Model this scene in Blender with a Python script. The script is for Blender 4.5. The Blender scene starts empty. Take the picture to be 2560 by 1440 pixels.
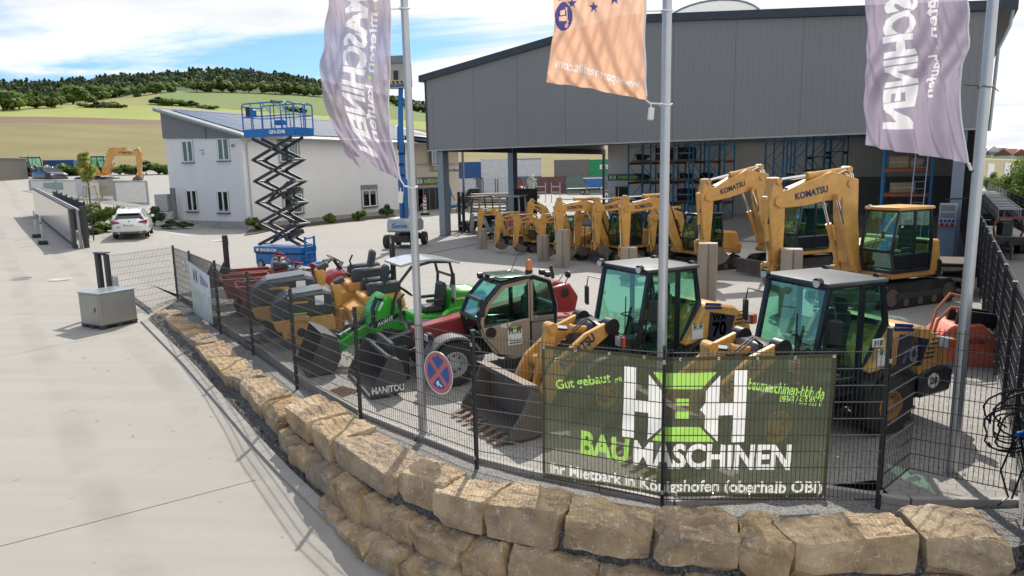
import bpy, bmesh, math, random
from mathutils import Vector, Matrix, noise
from math import radians as R, sin, cos, pi
random.seed(7)
S = bpy.context.scene
COL = S.collection

# ------------------------------------------------------------------ camera
CW, CH, CF = 2560.0, 1440.0, 1760.0
CAM = Vector((0, 0, 3.9)); PITCH = math.atan((720 - 423) / CF); ROLL = R(-1.2)
_f = Vector((0, cos(PITCH), -sin(PITCH))); _u0 = Vector((0, sin(PITCH), cos(PITCH))); _r0 = Vector((1, 0, 0))
_r = cos(ROLL) * _r0 + sin(ROLL) * _u0; _u = -sin(ROLL) * _r0 + cos(ROLL) * _u0
cd = bpy.data.cameras.new("camera"); cam = bpy.data.objects.new("camera", cd); COL.objects.link(cam)
cam.matrix_world = Matrix(((_r.x, _u.x, -_f.x, CAM.x), (_r.y, _u.y, -_f.y, CAM.y), (_r.z, _u.z, -_f.z, CAM.z), (0, 0, 0, 1)))
cd.sensor_width = 36; cd.lens = 36 * CF / CW; cd.clip_start = .1; cd.clip_end = 6000
S.camera = cam
S.render.resolution_x, S.render.resolution_y = 1024, 576

# ------------------------------------------------------------------ sky and sun
SUN_EL, SUN_AZ = R(45.5), R(7)            # azimuth to the right of +y
W = bpy.data.worlds.new("World"); S.world = W; W.use_nodes = True
nt = W.node_tree; N = nt.nodes; L = nt.links; N.clear()
def nn(t, **kw):
    n = N.new(t)
    for k, v in kw.items(): setattr(n, k, v)
    return n
out = nn('ShaderNodeOutputWorld'); bg = nn('ShaderNodeBackground')
sky = nn('ShaderNodeTexSky', sky_type='NISHITA'); sky.sun_disc = False
sky.sun_elevation = SUN_EL; sky.sun_rotation = SUN_AZ; sky.dust_density = .4; sky.ozone_density = 2.5; sky.air_density = 1.0
tc = nn('ShaderNodeTexCoord')
sep = nn('ShaderNodeSeparateXYZ'); L.new(tc.outputs['Generated'], sep.inputs[0])
# project the direction on a cloud layer: (x, y) / (z + .12)
ad = nn('ShaderNodeMath', operation='ADD'); ad.inputs[1].default_value = .10; L.new(sep.outputs[2], ad.inputs[0])
mx = nn('ShaderNodeMath', operation='MAXIMUM'); mx.inputs[1].default_value = .02; L.new(ad.outputs[0], mx.inputs[0])
dx = nn('ShaderNodeMath', operation='DIVIDE'); dy = nn('ShaderNodeMath', operation='DIVIDE')
L.new(sep.outputs[0], dx.inputs[0]); L.new(mx.outputs[0], dx.inputs[1]); L.new(sep.outputs[1], dy.inputs[0]); L.new(mx.outputs[0], dy.inputs[1])
cmb = nn('ShaderNodeCombineXYZ'); L.new(dx.outputs[0], cmb.inputs[0]); L.new(dy.outputs[0], cmb.inputs[1])
mp = nn('ShaderNodeMapping'); mp.inputs['Scale'].default_value = (.62, .95, 1); mp.inputs['Location'].default_value = (3.3, 1.2, 0); L.new(cmb.outputs[0], mp.inputs[0])
n1 = nn('ShaderNodeTexNoise'); n1.inputs['Scale'].default_value = .75; n1.inputs['Detail'].default_value = 9; n1.inputs['Roughness'].default_value = .56; n1.inputs['Distortion'].default_value = .5
L.new(mp.outputs[0], n1.inputs['Vector'])
# fewer clouds towards the left horizon, where the photo shows open blue
bias = nn('ShaderNodeMath', operation='MULTIPLY_ADD'); bias.inputs[1].default_value = .5; bias.inputs[2].default_value = .20; L.new(sep.outputs[0], bias.inputs[0])
cl = nn('ShaderNodeMath', operation='MINIMUM'); cl.inputs[1].default_value = .20; L.new(bias.outputs[0], cl.inputs[0])
su = nn('ShaderNodeMath', operation='ADD'); L.new(n1.outputs['Fac'], su.inputs[0]); L.new(cl.outputs[0], su.inputs[1])
cr = nn('ShaderNodeValToRGB'); L.new(su.outputs[0], cr.inputs[0])
cr.color_ramp.elements[0].position = .47; cr.color_ramp.elements[1].position = .575
n2 = nn('ShaderNodeTexNoise'); n2.inputs['Scale'].default_value = 1.7; n2.inputs['Detail'].default_value = 6; L.new(mp.outputs[0], n2.inputs['Vector'])
cc = nn('ShaderNodeValToRGB'); L.new(n2.outputs['Fac'], cc.inputs[0])
cc.color_ramp.elements[0].position = .34; cc.color_ramp.elements[0].color = (6.3, 6.5, 6.8, 1)
cc.color_ramp.elements[1].position = .60; cc.color_ramp.elements[1].color = (8.5, 8.5, 8.45, 1)
# high overhead, out of view, cloud cover is raised for more fill light
up = nn('ShaderNodeMapRange'); up.inputs['From Min'].default_value = .35; up.inputs['From Max'].default_value = .75; up.inputs['To Min'].default_value = 1; up.inputs['To Max'].default_value = 1.2
L.new(sep.outputs[2], up.inputs['Value'])
fm = nn('ShaderNodeMath', operation='MULTIPLY'); L.new(cr.outputs[0], fm.inputs[0]); L.new(up.outputs[0], fm.inputs[1])
mix = nn('ShaderNodeMix', data_type='RGBA'); L.new(fm.outputs[0], mix.inputs['Factor'])
blu = nn('ShaderNodeMix', data_type='RGBA', blend_type='MULTIPLY'); blu.inputs['Factor'].default_value = 1; L.new(sky.outputs[0], blu.inputs[6]); blu.inputs[7].default_value = (.60, .80, 1., 1); L.new(blu.outputs[2], mix.inputs[6]); L.new(cc.outputs[0], mix.inputs[7])
L.new(mix.outputs[2], bg.inputs[0]); bg.inputs[1].default_value = .10
L.new(bg.outputs[0], out.inputs[0])
sl = bpy.data.lights.new("sun", 'SUN'); sl.energy = 3.4; sl.angle = R(.55); sl.color = (1, .95, .87)
so = bpy.data.objects.new("sun", sl); COL.objects.link(so)
SUNDIR = Vector((sin(SUN_AZ) * cos(SUN_EL), cos(SUN_AZ) * cos(SUN_EL), sin(SUN_EL)))
so.rotation_euler = SUNDIR.to_track_quat('Z', 'Y').to_euler(); so.location = (0, 0, 60)
S.view_settings.view_transform = 'Standard'; S.view_settings.look = 'None'; S.view_settings.exposure = .48; S.view_settings.gamma = 1

# ------------------------------------------------------------------ helpers: from a direction of view to a point of the place
def ray(x, y): return _f * CF + _r * (x - CW / 2) - _u * (y - CH / 2)
def G(x, y, z=0.):
    d = ray(x, y); t = (z - CAM.z) / d.z
    return Vector((d.x * t, d.y * t, z))
def GF(x, y, fn):
    z = 0
    for i in range(40): z = .5 * z + .5 * fn(*G(x, y, z)[:2])
    return G(x, y, z)
def far(x, y, r):
    d = ray(x, y); h = math.hypot(d.x, d.y); return CAM + d * (r / h)
def lerp(a, b, t): return a + (b - a) * t
def sst(a, b, x):
    t = max(0, min(1, (x - a) / (b - a))); return t * t * (3 - 2 * t)
def interp(tab, x):
    if x <= tab[0][0]: return tab[0][1]
    for (a, u), (b, v) in zip(tab, tab[1:]):
        if x <= b: return u + (v - u) * (x - a) / (b - a)
    return tab[-1][1]

# ------------------------------------------------------------------ materials
MATS = {}
def mat(name, col, rough=.55, metal=0., var=.14, vs=2.5, dirt=0., dcol=(.16, .13, .10), ds=1.6, bump=0., bs=60., coat=0., spec=.5):
    if name in MATS: return MATS[name]
    m = bpy.data.materials.new(name); m.use_nodes = True; MATS[name] = m
    t = m.node_tree; n = t.nodes; l = t.links; p = n['Principled BSDF']
    p.inputs['Roughness'].default_value = rough; p.inputs['Metallic'].default_value = metal
    p.inputs['Specular IOR Level'].default_value = spec
    if coat: p.inputs['Coat Weight'].default_value = coat; p.inputs['Coat Roughness'].default_value = .12
    co = n.new('ShaderNodeTexCoord')
    nz = n.new('ShaderNodeTexNoise'); nz.inputs['Scale'].default_value = vs; nz.inputs['Detail'].default_value = 5; nz.inputs['Roughness'].default_value = .6
    l.new(co.outputs['Object'], nz.inputs['Vector'])
    mr = n.new('ShaderNodeMapRange'); mr.inputs['From Min'].default_value = .3; mr.inputs['From Max'].default_value = .7
    mr.inputs['To Min'].default_value = 1 - var; mr.inputs['To Max'].default_value = 1 + var; l.new(nz.outputs['Fac'], mr.inputs['Value'])
    mu = n.new('ShaderNodeVectorMath'); mu.operation = 'SCALE'; mu.inputs[0].default_value = col[:3]; l.new(mr.outputs[0], mu.inputs['Scale'])
    cur = mu.outputs[0]
    if dirt:
        nd = n.new('ShaderNodeTexNoise'); nd.inputs['Scale'].default_value = ds; nd.inputs['Detail'].default_value = 8; nd.inputs['Roughness'].default_value = .7
        l.new(co.outputs['Object'], nd.inputs['Vector'])
        rp = n.new('ShaderNodeMapRange'); rp.inputs['From Min'].default_value = .46; rp.inputs['From Max'].default_value = .72; rp.inputs['To Min'].default_value = 0; rp.inputs['To Max'].default_value = dirt
        l.new(nd.outputs['Fac'], rp.inputs['Value'])
        mi = n.new('ShaderNodeMix'); mi.data_type = 'RGBA'; l.new(rp.outputs[0], mi.inputs['Factor']); l.new(cur, mi.inputs[6]); mi.inputs[7].default_value = (*dcol, 1)
        cur = mi.outputs[2]
        rr = n.new('ShaderNodeMapRange'); rr.inputs['To Min'].default_value = rough; rr.inputs['To Max'].default_value = min(1, rough + .35); l.new(rp.outputs[0], rr.inputs['Value']); l.new(rr.outputs[0], p.inputs['Roughness'])
    l.new(cur, p.inputs['Base Color'])
    if bump:
        nb = n.new('ShaderNodeTexNoise'); nb.inputs['Scale'].default_value = bs; nb.inputs['Detail'].default_value = 4; l.new(co.outputs['Object'], nb.inputs['Vector'])
        b = n.new('ShaderNodeBump'); b.inputs['Strength'].default_value = bump; b.inputs['Distance'].default_value = .02; l.new(nb.outputs['Fac'], b.inputs['Height']); l.new(b.outputs[0], p.inputs['Normal'])
    return m
def glass(name, col, refl=.12, rough=.02):
    if name in MATS: return MATS[name]
    m = bpy.data.materials.new(name); m.use_nodes = True; MATS[name] = m
    t = m.node_tree; n = t.nodes; l = t.links; n.remove(n['Principled BSDF']); o = n['Material Output']
    tr = n.new('ShaderNodeBsdfTransparent'); tr.inputs[0].default_value = (*col, 1)
    gl = n.new('ShaderNodeBsdfGlossy'); gl.inputs['Roughness'].default_value = rough; gl.inputs[0].default_value = (.80, 1, .96, 1)
    fr = n.new('ShaderNodeLayerWeight'); pw = n.new('ShaderNodeMath'); pw.operation = 'POWER'; pw.inputs[1].default_value = 4; l.new(fr.outputs['Facing'], pw.inputs[0])
    ad = n.new('ShaderNodeMath'); ad.operation = 'MULTIPLY_ADD'; ad.inputs[1].default_value = .6; ad.inputs[2].default_value = refl; l.new(pw.outputs[0], ad.inputs[0])
    mi = n.new('ShaderNodeMixShader'); l.new(ad.outputs[0], mi.inputs[0]); l.new(tr.outputs[0], mi.inputs[1]); l.new(gl.outputs[0], mi.inputs[2]); l.new(mi.outputs[0], o.inputs[0])
    return m
def emit(name, col, s):
    m = bpy.data.materials.new(name); m.use_nodes = True; MATS[name] = m
    p = m.node_tree.nodes['Principled BSDF']; p.inputs['Base Color'].default_value = (*col, 1); p.inputs['Emission Color'].default_value = (*col, 1); p.inputs['Emission Strength'].default_value = s
    return m
YEL = mat('yellow paint', (.64, .34, .085), .45, dirt=.5, dcol=(.27, .17, .08), ds=3.2, coat=.1)
YEL2 = mat('ochre paint', (.55, .30, .06), .45, dirt=.25, dcol=(.25, .18, .1))
BLK = mat('black paint', (.018, .019, .022), .38, dirt=.3, dcol=(.07, .065, .06))
CABK = mat('dark cab paint', (.014, .016, .022), .3, var=.05, coat=.3)
ROOFK = mat('dull roof paint', (.06, .068, .076), .55, dirt=.5, dcol=(.16, .15, .14))
RUB = mat('rubber', (.022, .021, .020), .8, dirt=.5, dcol=(.10, .09, .08), bump=.3)
TRK = mat('track rubber', (.02, .02, .02), .75, dirt=.55, dcol=(.09, .08, .07))
STL = mat('worn steel', (.17, .145, .125), .5, metal=.35, dirt=.7, dcol=(.17, .11, .07), bump=.2)
CHR = mat('chrome', (.75, .78, .82), .12, metal=1, var=.03)
GRY = mat('grey metal', (.20, .21, .22), .5, metal=.2, dirt=.3)
LGR = mat('light grey metal', (.42, .44, .45), .45, metal=.3, dirt=.2)
DGR = mat('dark grey plastic', (.045, .047, .05), .55, dirt=.2, dcol=(.12, .11, .1))
ANT = mat('anthracite', (.035, .038, .042), .45, var=.06)
GALV = mat('galvanised steel', (.40, .42, .43), .42, metal=.6, var=.1, vs=8)
ALU = mat('brushed aluminium', (.50, .51, .52), .38, metal=.7, var=.06)
WHT = mat('white paint', (.78, .78, .77), .35, var=.04)
PLA = mat('white lettering', (.82, .82, .82), .5, var=.02)
NAVY = mat('navy lettering', (.012, .02, .075), .5, var=.02)
GRN = mat('green paint', (.03, .36, .028), .33, dirt=.12, coat=.3)
LIME = mat('lime lettering', (.29, .62, .07), .5, var=.04)
RED = mat('red paint', (.30, .028, .030), .35, dirt=.3, dcol=(.2, .1, .08), coat=.2)
DRED = mat('weathered red paint', (.24, .045, .045), .55, dirt=.55, dcol=(.25, .12, .10))
ORG = mat('orange red paint', (.62, .14, .07), .5, dirt=.5, dcol=(.42, .2, .13))
BLU = mat('blue paint', (.006, .13, .40), .35, dirt=.15, dcol=(.08, .14, .25), coat=.2)
BEI = mat('beige paint', (.37, .285, .21), .38, dirt=.2, dcol=(.28, .22, .17), coat=.2)
AMB = mat('amber plastic', (.75, .20, .05), .25)
LMP = mat('lamp glass', (.72, .74, .76), .1, metal=.3)
GLS = glass('green tinted glass', (.74, .94, .86), .10)
GLSD = glass('dark window glass', (.14, .17, .18), .16)
GLSC = glass('clear glass', (.75, .80, .80), .10)
WOOD = mat('pale timber', (.42, .30, .18), .75, var=.25, vs=9)
CONC = mat('concrete', (.46, .44, .41), .85, dirt=.3, dcol=(.32, .30, .28), bump=.3)
PORC = mat('seat vinyl', (.045, .046, .05), .45)

# ------------------------------------------------------------------ mesh builder
SPLIT = {'mirror': ('mirror', .08), 'lettering': ('lettering', .12), 'decals': ('decals', .3), 'rear_lamps': ('rear_lamp', .1), 'front_lamps': ('front_lamp', .12), 'work_lamps': ('work_lamp', .03), 'corner_castings': ('corner_casting', .1), 'rungs': ('rung', .02), 'reveal': ('reveal', .05),
         'canopy_posts': ('canopy_post', .05), 'eyelets': ('eyelet', .02), 'legs': ('leg', .05), 'house_windows': ('window', .1), 'badges': ('badge', .03), 'supports': ('support', .05), 'stakes': ('stake', .02), 'pins': ('pin', .06), 'bumper': ('bumper', .1), 'print': ('print', .06), 'scaffold_rails': ('rail', .05), 'spacers': ('spacer', .05), 'wires': ('wire', .02), 'hoses': ('hoses', .15), 'control_box': ('control_box', .1)}
class B:
    def __init__(s, M=None): s.v = []; s.f = []; s.mi = []; s.slots = []; s.M = M or Matrix(); s.runs = []
    def slot(s, m):
        if m not in s.slots: s.slots.append(m)
        return s.slots.index(m)
    def add(s, vs, fs, m):
        o = len(s.v); k = s.slot(m)
        s.v += [tuple(s.M @ Vector(p)) for p in vs]
        s.runs.append((o, len(s.v), len(s.f), len(s.f) + len(fs)))
        s.f += [tuple(i + o for i in f) for f in fs]; s.mi += [k] * len(fs)
        return s
    def bm(s, bm, m):
        bm.verts.index_update(); s.add([v.co for v in bm.verts], [[v.index for v in f.verts] for f in bm.faces], m); bm.free(); return s
    def box(s, c, d, m, rot=(0, 0, 0), bev=0., seg=1):
        X = Matrix.Translation(c) @ Matrix.Rotation(rot[2], 4, 'Z') @ Matrix.Rotation(rot[1], 4, 'Y') @ Matrix.Rotation(rot[0], 4, 'X') @ Matrix.Diagonal((d[0], d[1], d[2], 1))
        if not bev:
            vs = [X @ Vector((i - .5, j - .5, k - .5)) for i in (0, 1) for j in (0, 1) for k in (0, 1)]
            return s.add(vs, [(0, 1, 3, 2), (4, 6, 7, 5), (0, 4, 5, 1), (2, 3, 7, 6), (0, 2, 6, 4), (1, 5, 7, 3)], m)
        b = bmesh.new(); bmesh.ops.create_cube(b, size=1, matrix=X)
        bmesh.ops.bevel(b, geom=b.edges[:], offset=min(bev, min(d) * .45), segments=seg, profile=.5, affect='EDGES')
        return s.bm(b, m)
    def prism(s, pts, y0, y1, m, bev=0., ax='y'):
        """polygon in (x,z) extruded along y (ax='y'); ax='z': polygon in (x,y) extruded along z; ax='x': polygon in (y,z)"""
        def T(a, b, t): return (a, t, b) if ax == 'y' else ((a, b, t) if ax == 'z' else (t, a, b))
        n = len(pts); b = bmesh.new()
        v0 = [b.verts.new(T(p[0], p[1], y0)) for p in pts]; v1 = [b.verts.new(T(p[0], p[1], y1)) for p in pts]
        b.faces.new(v0); b.faces.new(v1[::-1])
        for i in range(n): b.faces.new((v0[i], v1[i], v1[(i + 1) % n], v0[(i + 1) % n]))
        bmesh.ops.recalc_face_normals(b, faces=b.faces[:])
        if bev: bmesh.ops.bevel(b, geom=b.edges[:], offset=bev, segments=1, affect='EDGES', clamp_overlap=True)
        return s.bm(b, m)
    def cyl(s, p0, p1, r, m, n=12, r1=None, cap=True):
        p0, p1 = Vector(p0), Vector(p1); a = (p1 - p0).normalized(); u = a.orthogonal().normalized(); w = a.cross(u); r1 = r if r1 is None else r1
        vs = []
        for p, q in ((p0, r), (p1, r1)): vs += [p + (u * cos(2 * pi * i / n) + w * sin(2 * pi * i / n)) * q for i in range(n)]
        fs = [(i, (i + 1) % n, n + (i + 1) % n, n + i) for i in range(n)]
        if cap: fs += [tuple(range(n))[::-1], tuple(range(n, 2 * n))]
        return s.add(vs, fs, m)
    def tube(s, pts, r, m, n=6, cap=True):
        pts = [Vector(p) for p in pts]; vs = []; u = None
        for i, p in enumerate(pts):
            a = (pts[min(i + 1, len(pts) - 1)] - pts[max(i - 1, 0)]).normalized()
            u = a.orthogonal().normalized() if u is None else (u - a * u.dot(a)).normalized()
            w = a.cross(u); rr = r[i] if isinstance(r, (list, tuple)) else r
            vs += [p + (u * cos(2 * pi * k / n) + w * sin(2 * pi * k / n)) * rr for k in range(n)]
        fs = [(i * n + k, i * n + (k + 1) % n, (i + 1) * n + (k + 1) % n, (i + 1) * n + k) for i in range(len(pts) - 1) for k in range(n)]
        if cap: fs += [tuple(range(n))[::-1], tuple(range((len(pts) - 1) * n, len(pts) * n))]
        return s.add(vs, fs, m)
    def lathe(s, c, prof, m, axis='y', n=24):
        """prof: list of (radius, offset along axis)"""
        c = Vector(c); A = {'x': Vector((1, 0, 0)), 'y': Vector((0, 1, 0)), 'z': Vector((0, 0, 1))}[axis]; u = A.orthogonal().normalized(); w = A.cross(u)
        vs = [c + A * h + (u * cos(2 * pi * i / n) + w * sin(2 * pi * i / n)) * r for r, h in prof for i in range(n)]
        fs = [(j * n + i, j * n + (i + 1) % n, (j + 1) * n + (i + 1) % n, (j + 1) * n + i) for j in range(len(prof) - 1) for i in range(n)]
        return s.add(vs, fs, m)
    def sph(s, c, r, m, sc=(1, 1, 1), n=10):
        b = bmesh.new(); bmesh.ops.create_uvsphere(b, u_segments=n, v_segments=max(4, n // 2), radius=r, matrix=Matrix.Translation(c) @ Matrix.Diagonal((*sc, 1))); return s.bm(b, m)
    def quad(s, a, b, c, d, m): return s.add([a, b, c, d], [(0, 1, 2, 3)], m)
    def sheet(s, pts, t, m):
        """polygon of 3-D points with thickness t"""
        P = [Vector(p) for p in pts]; nrm = (P[1] - P[0]).cross(P[2] - P[1]).normalized() * t; n = len(P)
        return s.add(P + [p + nrm for p in P], [tuple(range(n))[::-1], tuple(range(n, 2 * n))] + [(i, (i + 1) % n, n + (i + 1) % n, n + i) for i in range(n)], m)
    def build(s, name, parent=None, smooth=35):
        if name in SPLIT and len(s.runs) > 1 and s.runs[-1][1] == len(s.v):
            name, gap = SPLIT[name]; bx = []
            for a, c, _, _ in s.runs: P = s.v[a:c]; bx.append(([min(p[i] for p in P) - gap / 2 for i in range(3)], [max(p[i] for p in P) + gap / 2 for i in range(3)]))
            g = list(range(len(bx)))
            def find(i):
                while g[i] != i: i = g[i]
                return i
            for i in range(len(bx)):
                for j in range(i):
                    if all(bx[i][0][k] <= bx[j][1][k] and bx[j][0][k] <= bx[i][1][k] for k in range(3)): g[find(i)] = find(j)
            roots = sorted({find(i) for i in range(len(bx))})
            if len(roots) > 1:
                for r in roots:
                    q = B(); q.slots = s.slots[:]
                    for i, (a, c, fa, fc) in enumerate(s.runs):
                        if find(i) == r: o = len(q.v) - a; q.v += s.v[a:c]; q.f += [tuple(k + o for k in f) for f in s.f[fa:fc]]; q.mi += s.mi[fa:fc]
                    ob = q.build(name, parent, smooth)
                return ob
        me = bpy.data.meshes.new(name); me.from_pydata(s.v, [], s.f)
        for m in s.slots: me.materials.append(m)
        me.polygons.foreach_set('material_index', s.mi)
        if smooth:
            me.polygons.foreach_set('use_smooth', [True] * len(s.f)); me.set_sharp_from_angle(angle=R(smooth))
        me.update(); o = bpy.data.objects.new(name, me); COL.objects.link(o)
        if parent: o.parent = parent
        return o
def tag(o, label, cat, group=None):
    o['label'] = label; o['category'] = cat
    if group: o['group'] = group
    return o
def stru(o): o['kind'] = 'structure'; return o
def stuff(o): o['kind'] = 'stuff'; return o
def thing(name, label, cat, loc=(0, 0, 0), rz=0., group=None, sc=1.):
    o = bpy.data.objects.new(name, None); COL.objects.link(o); o.empty_display_size = .1
    o.location = loc; o.rotation_euler = (0, 0, rz); o.scale = (sc, sc, sc)
    return tag(o, label, cat, group)
def kids(o): return [c for c in list(COL.objects) if c.parent == o]
def dup(root, loc, rz, label, group=None, sc=None):
    r = root.copy(); COL.objects.link(r); r.location = loc; r.rotation_euler = (0, 0, rz); r['label'] = label
    if sc: r.scale = (sc, sc, sc)
    if group: r['group'] = group
    for ch in kids(root):
        c = ch.copy(); COL.objects.link(c); c.parent = r
        for g in kids(ch): d = g.copy(); COL.objects.link(d); d.parent = c
    return r
def textgeo(txt, size=1., bold=0., shear=0., width=1., spacing=1., thick=0.):
    """flat lettering mesh in the x-y plane, starting at the origin: (verts, faces, width)"""
    c = bpy.data.curves.new('lettering', 'FONT'); c.body = txt; c.size = size; c.offset = bold * size; c.shear = shear; c.space_character = spacing; c.resolution_u = 3; c.extrude = thick
    o = bpy.data.objects.new('lettering', c); COL.objects.link(o)
    bpy.context.view_layer.update(); me = bpy.data.meshes.new_from_object(o.evaluated_get(bpy.context.evaluated_depsgraph_get()))
    vs = [(v.co.x * width, v.co.y, v.co.z) for v in me.vertices]; fs = [tuple(p.vertices) for p in me.polygons]
    bpy.data.objects.remove(o); bpy.data.curves.remove(c); bpy.data.meshes.remove(me)
    return vs, fs, (max(v[0] for v in vs) if vs else 0)
TCACHE = {}
def text(b, txt, O, X, Y, size, m, bold=.012, shear=0., width=1., align='l', off=.004, spacing=1., fit=None):
    """write txt into builder b: origin O, direction X of the line, direction Y up"""
    k = (txt, bold, shear, spacing)
    if k not in TCACHE: TCACHE[k] = textgeo(txt, 1., bold, shear, 1., spacing)
    vs, fs, w = TCACHE[k]; X = Vector(X).normalized(); Y = Vector(Y).normalized(); Z = X.cross(Y); O = Vector(O)
    sx = size * width
    if fit: sx = fit / w
    o = 0 if align == 'l' else (-w * sx / 2 if align == 'c' else -w * sx)
    b.add([O + X * (v[0] * sx + o) + Y * (v[1] * size) + Z * off for v in vs], fs, m); return w * sx
def hbh(b, O, X, Y, h, m1, m2, off=.004):
    """emblem of two mirrored H and a green framed B between them; h = height, width about 1.68 h"""
    X = Vector(X).normalized(); Y = Vector(Y).normalized(); Z = X.cross(Y); O = Vector(O)
    def poly(pts, m): b.add([O + X * (p[0] * h) + Y * (p[1] * h) + Z * off for p in pts], [tuple(range(len(pts)))], m)
    for q in ([(0, 0), (.17, 0), (.17, 1), (0, 1)], [(.17, .38), (.36, .38), (.36, .55), (.17, .55)], [(.36, 0), (.545, .20), (.545, .72), (.36, .93)]): poly(q, m1)
    for q in ([(1.51, 0), (1.68, 0), (1.68, 1), (1.51, 1)], [(1.32, .38), (1.51, .38), (1.51, .55), (1.32, .55)], [(1.14, .20), (1.32, 0), (1.32, .93), (1.14, .72)], [(1.07, .46), (1.14, .38), (1.14, .55)]): poly(q, m1)
    for q in ([(.42, .97), (1.27, .97), (1.08, .75), (.60, .75)], [(.42, 0), (1.27, 0), (1.08, .21), (.60, .21)], [(.74, .52), (.92, .52), (.92, .62), (.74, .62)], [(.74, .33), (.92, .33), (.92, .43), (.74, .43)]): poly(q, m2)
# ================================================================== terrain
ZS = [(-12, -2.6), (0, -1.62), (4, -1.3), (7.3, -1.02), (9.5, -.86), (12.6, -.62), (17, -.44), (22.6, -.30), (30, -.1), (36, .06), (42.5, .33), (55, .75), (67, 1.25), (80, 2.2), (98, 3.7), (130, 5.0), (170, 6)]
def sc_(x, y): return -.6 * x + .8 * y, .8 * x + .6 * y
def xy_(s, c): return -.6 * s + .8 * c, .8 * s + .6 * c
def zst(x, y): return interp(ZS, sc_(x, y)[0])
def zyd(x, y):
    s, c = sc_(x, y); w = max(0, s - 55)
    return max(interp(ZS, s), -.12) * (1 - sst(7 + w * .55, 15 + w * .9, c))
# fence posts, from the left corner along the yard to the right corner
FZ = [-.30, -.32, -.24, -.22, -.2, -.17, -.15, -.08, -.1]
FPX = [(443, 757), (483, 781), (548, 832), (630, 884), (738, 966), (898, 1056), (1188, 1170), (1655, 1260), (2200, 1260)]
FP = [G(x, y, z) for (x, y), z in zip(FPX, FZ)]
FP.append(G(2271, 1200, -.1)); FP.append(G(2560, 1264, -.1)); FZ += [-.1, -.1]
# kerb of the street
KPX = [(350, 803), (450, 905), (520, 985), (620, 1105), (700, 1192), (800, 1290), (880, 1365), (965, 1440)]
KP = [GF(x, y, zst) for x, y in KPX]
KSC = sorted([sc_(p.x, p.y) for p in KP]); k0 = KSC[0]; KSC = [(k0[0] - 3.2, k0[1] + 3.0), (k0[0] - 1.5, k0[1] + 1.1)] + KSC
YSC = sorted([sc_(p.x, p.y) for p in FP]); YSC = [(a, b + .22) for a, b in YSC]; YSC = [(YSC[0][0] - 4, YSC[0][1] + 5)] + YSC + [(42.6, 3.75), (67, 4.2), (110, 5.5), (170, 6)]
KSC = [(-8, KSC[0][1] + 14)] + KSC + [(25.9, interp(YSC, 25.9)), (42.6, 3.75), (67, 4.2), (110, 5.5), (170, 6)]
def ck(s): return interp(KSC, s)
def cy(s): return interp(YSC, s)
def frange(a, b, n): return [a + (b - a) * i / n for i in range(n + 1)]
SROWS = frange(-8, 28, 90) + frange(28.6, 60, 40)[0:] + frange(62, 170, 36)
def sheet_sc(name, lo, hi, zf, m, rows, nc, pw=2.2):
    b = B(); vs = []
    for s in rows:
        a, c = lo(s), hi(s)
        for j in range(nc + 1):
            t = j / nc; t = t ** pw if pw > 0 else 1 - (1 - t) ** (-pw)
            x, y = xy_(s, a + (c - a) * t); vs.append((x, y, zf(x, y)))
    w = nc + 1
    fs = [(i * w + j, i * w + j + 1, (i + 1) * w + j + 1, (i + 1) * w + j) for i in range(len(rows) - 1) for j in range(nc)]
    b.add(vs, fs, m); o = b.build(name, smooth=0); o.data.polygons.foreach_set('use_smooth', [True] * len(fs)); return stru(o)
def gmat(name, build):
    m = bpy.data.materials.new(name); m.use_nodes = True; MATS[name] = m; t = m.node_tree; n = t.nodes; l = t.links
    build(n, l, n['Principled BSDF'], n.new('ShaderNodeTexCoord').outputs['Object']); return m
def nz(n, l, co, sc, det=5, rough=.6):
    x = n.new('ShaderNodeTexNoise'); x.inputs['Scale'].default_value = sc; x.inputs['Detail'].default_value = det; x.inputs['Roughness'].default_value = rough; l.new(co, x.inputs['Vector']); return x.outputs['Fac']
def ramp(n, l, f, stops):
    x = n.new('ShaderNodeValToRGB'); l.new(f, x.inputs[0]); e = x.color_ramp.elements
    while len(e) < len(stops): e.new(.5)
    for k, (p, c) in zip(e, stops): k.position = p; k.color = (*c, 1)
    return x.outputs[0]
def mixc(n, l, f, a, b, bt='MIX'):
    x = n.new('ShaderNodeMix'); x.data_type = 'RGBA'; x.blend_type = bt
    for i, v in ((0, f), (6, a), (7, b)):
        if hasattr(v, 'links'): l.new(v, x.inputs[i])
        else: x.inputs[i].default_value = v if i == 0 else (*v, 1)
    return x.outputs[2]
def mapg(n, l, co, rot=0, sc=(1, 1, 1), loc=(0, 0, 0)):
    x = n.new('ShaderNodeMapping'); x.inputs['Rotation'].default_value = (0, 0, rot); x.inputs['Scale'].default_value = sc; x.inputs['Location'].default_value = loc; l.new(co, x.inputs[0]); return x.outputs[0]
def bumpn(n, l, p, h, st, dist):
    b = n.new('ShaderNodeBump'); b.inputs['Strength'].default_value = st; b.inputs['Distance'].default_value = dist; l.new(h, b.inputs['Height']); l.new(b.outputs[0], p.inputs['Normal'])
def rng(n, l, f, a, b, c, d):
    x = n.new('ShaderNodeMapRange')
    for k, v in zip(('From Min', 'From Max', 'To Min', 'To Max'), (a, b, c, d)): x.inputs[k].default_value = v
    l.new(f, x.inputs['Value']); return x.outputs[0]
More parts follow.
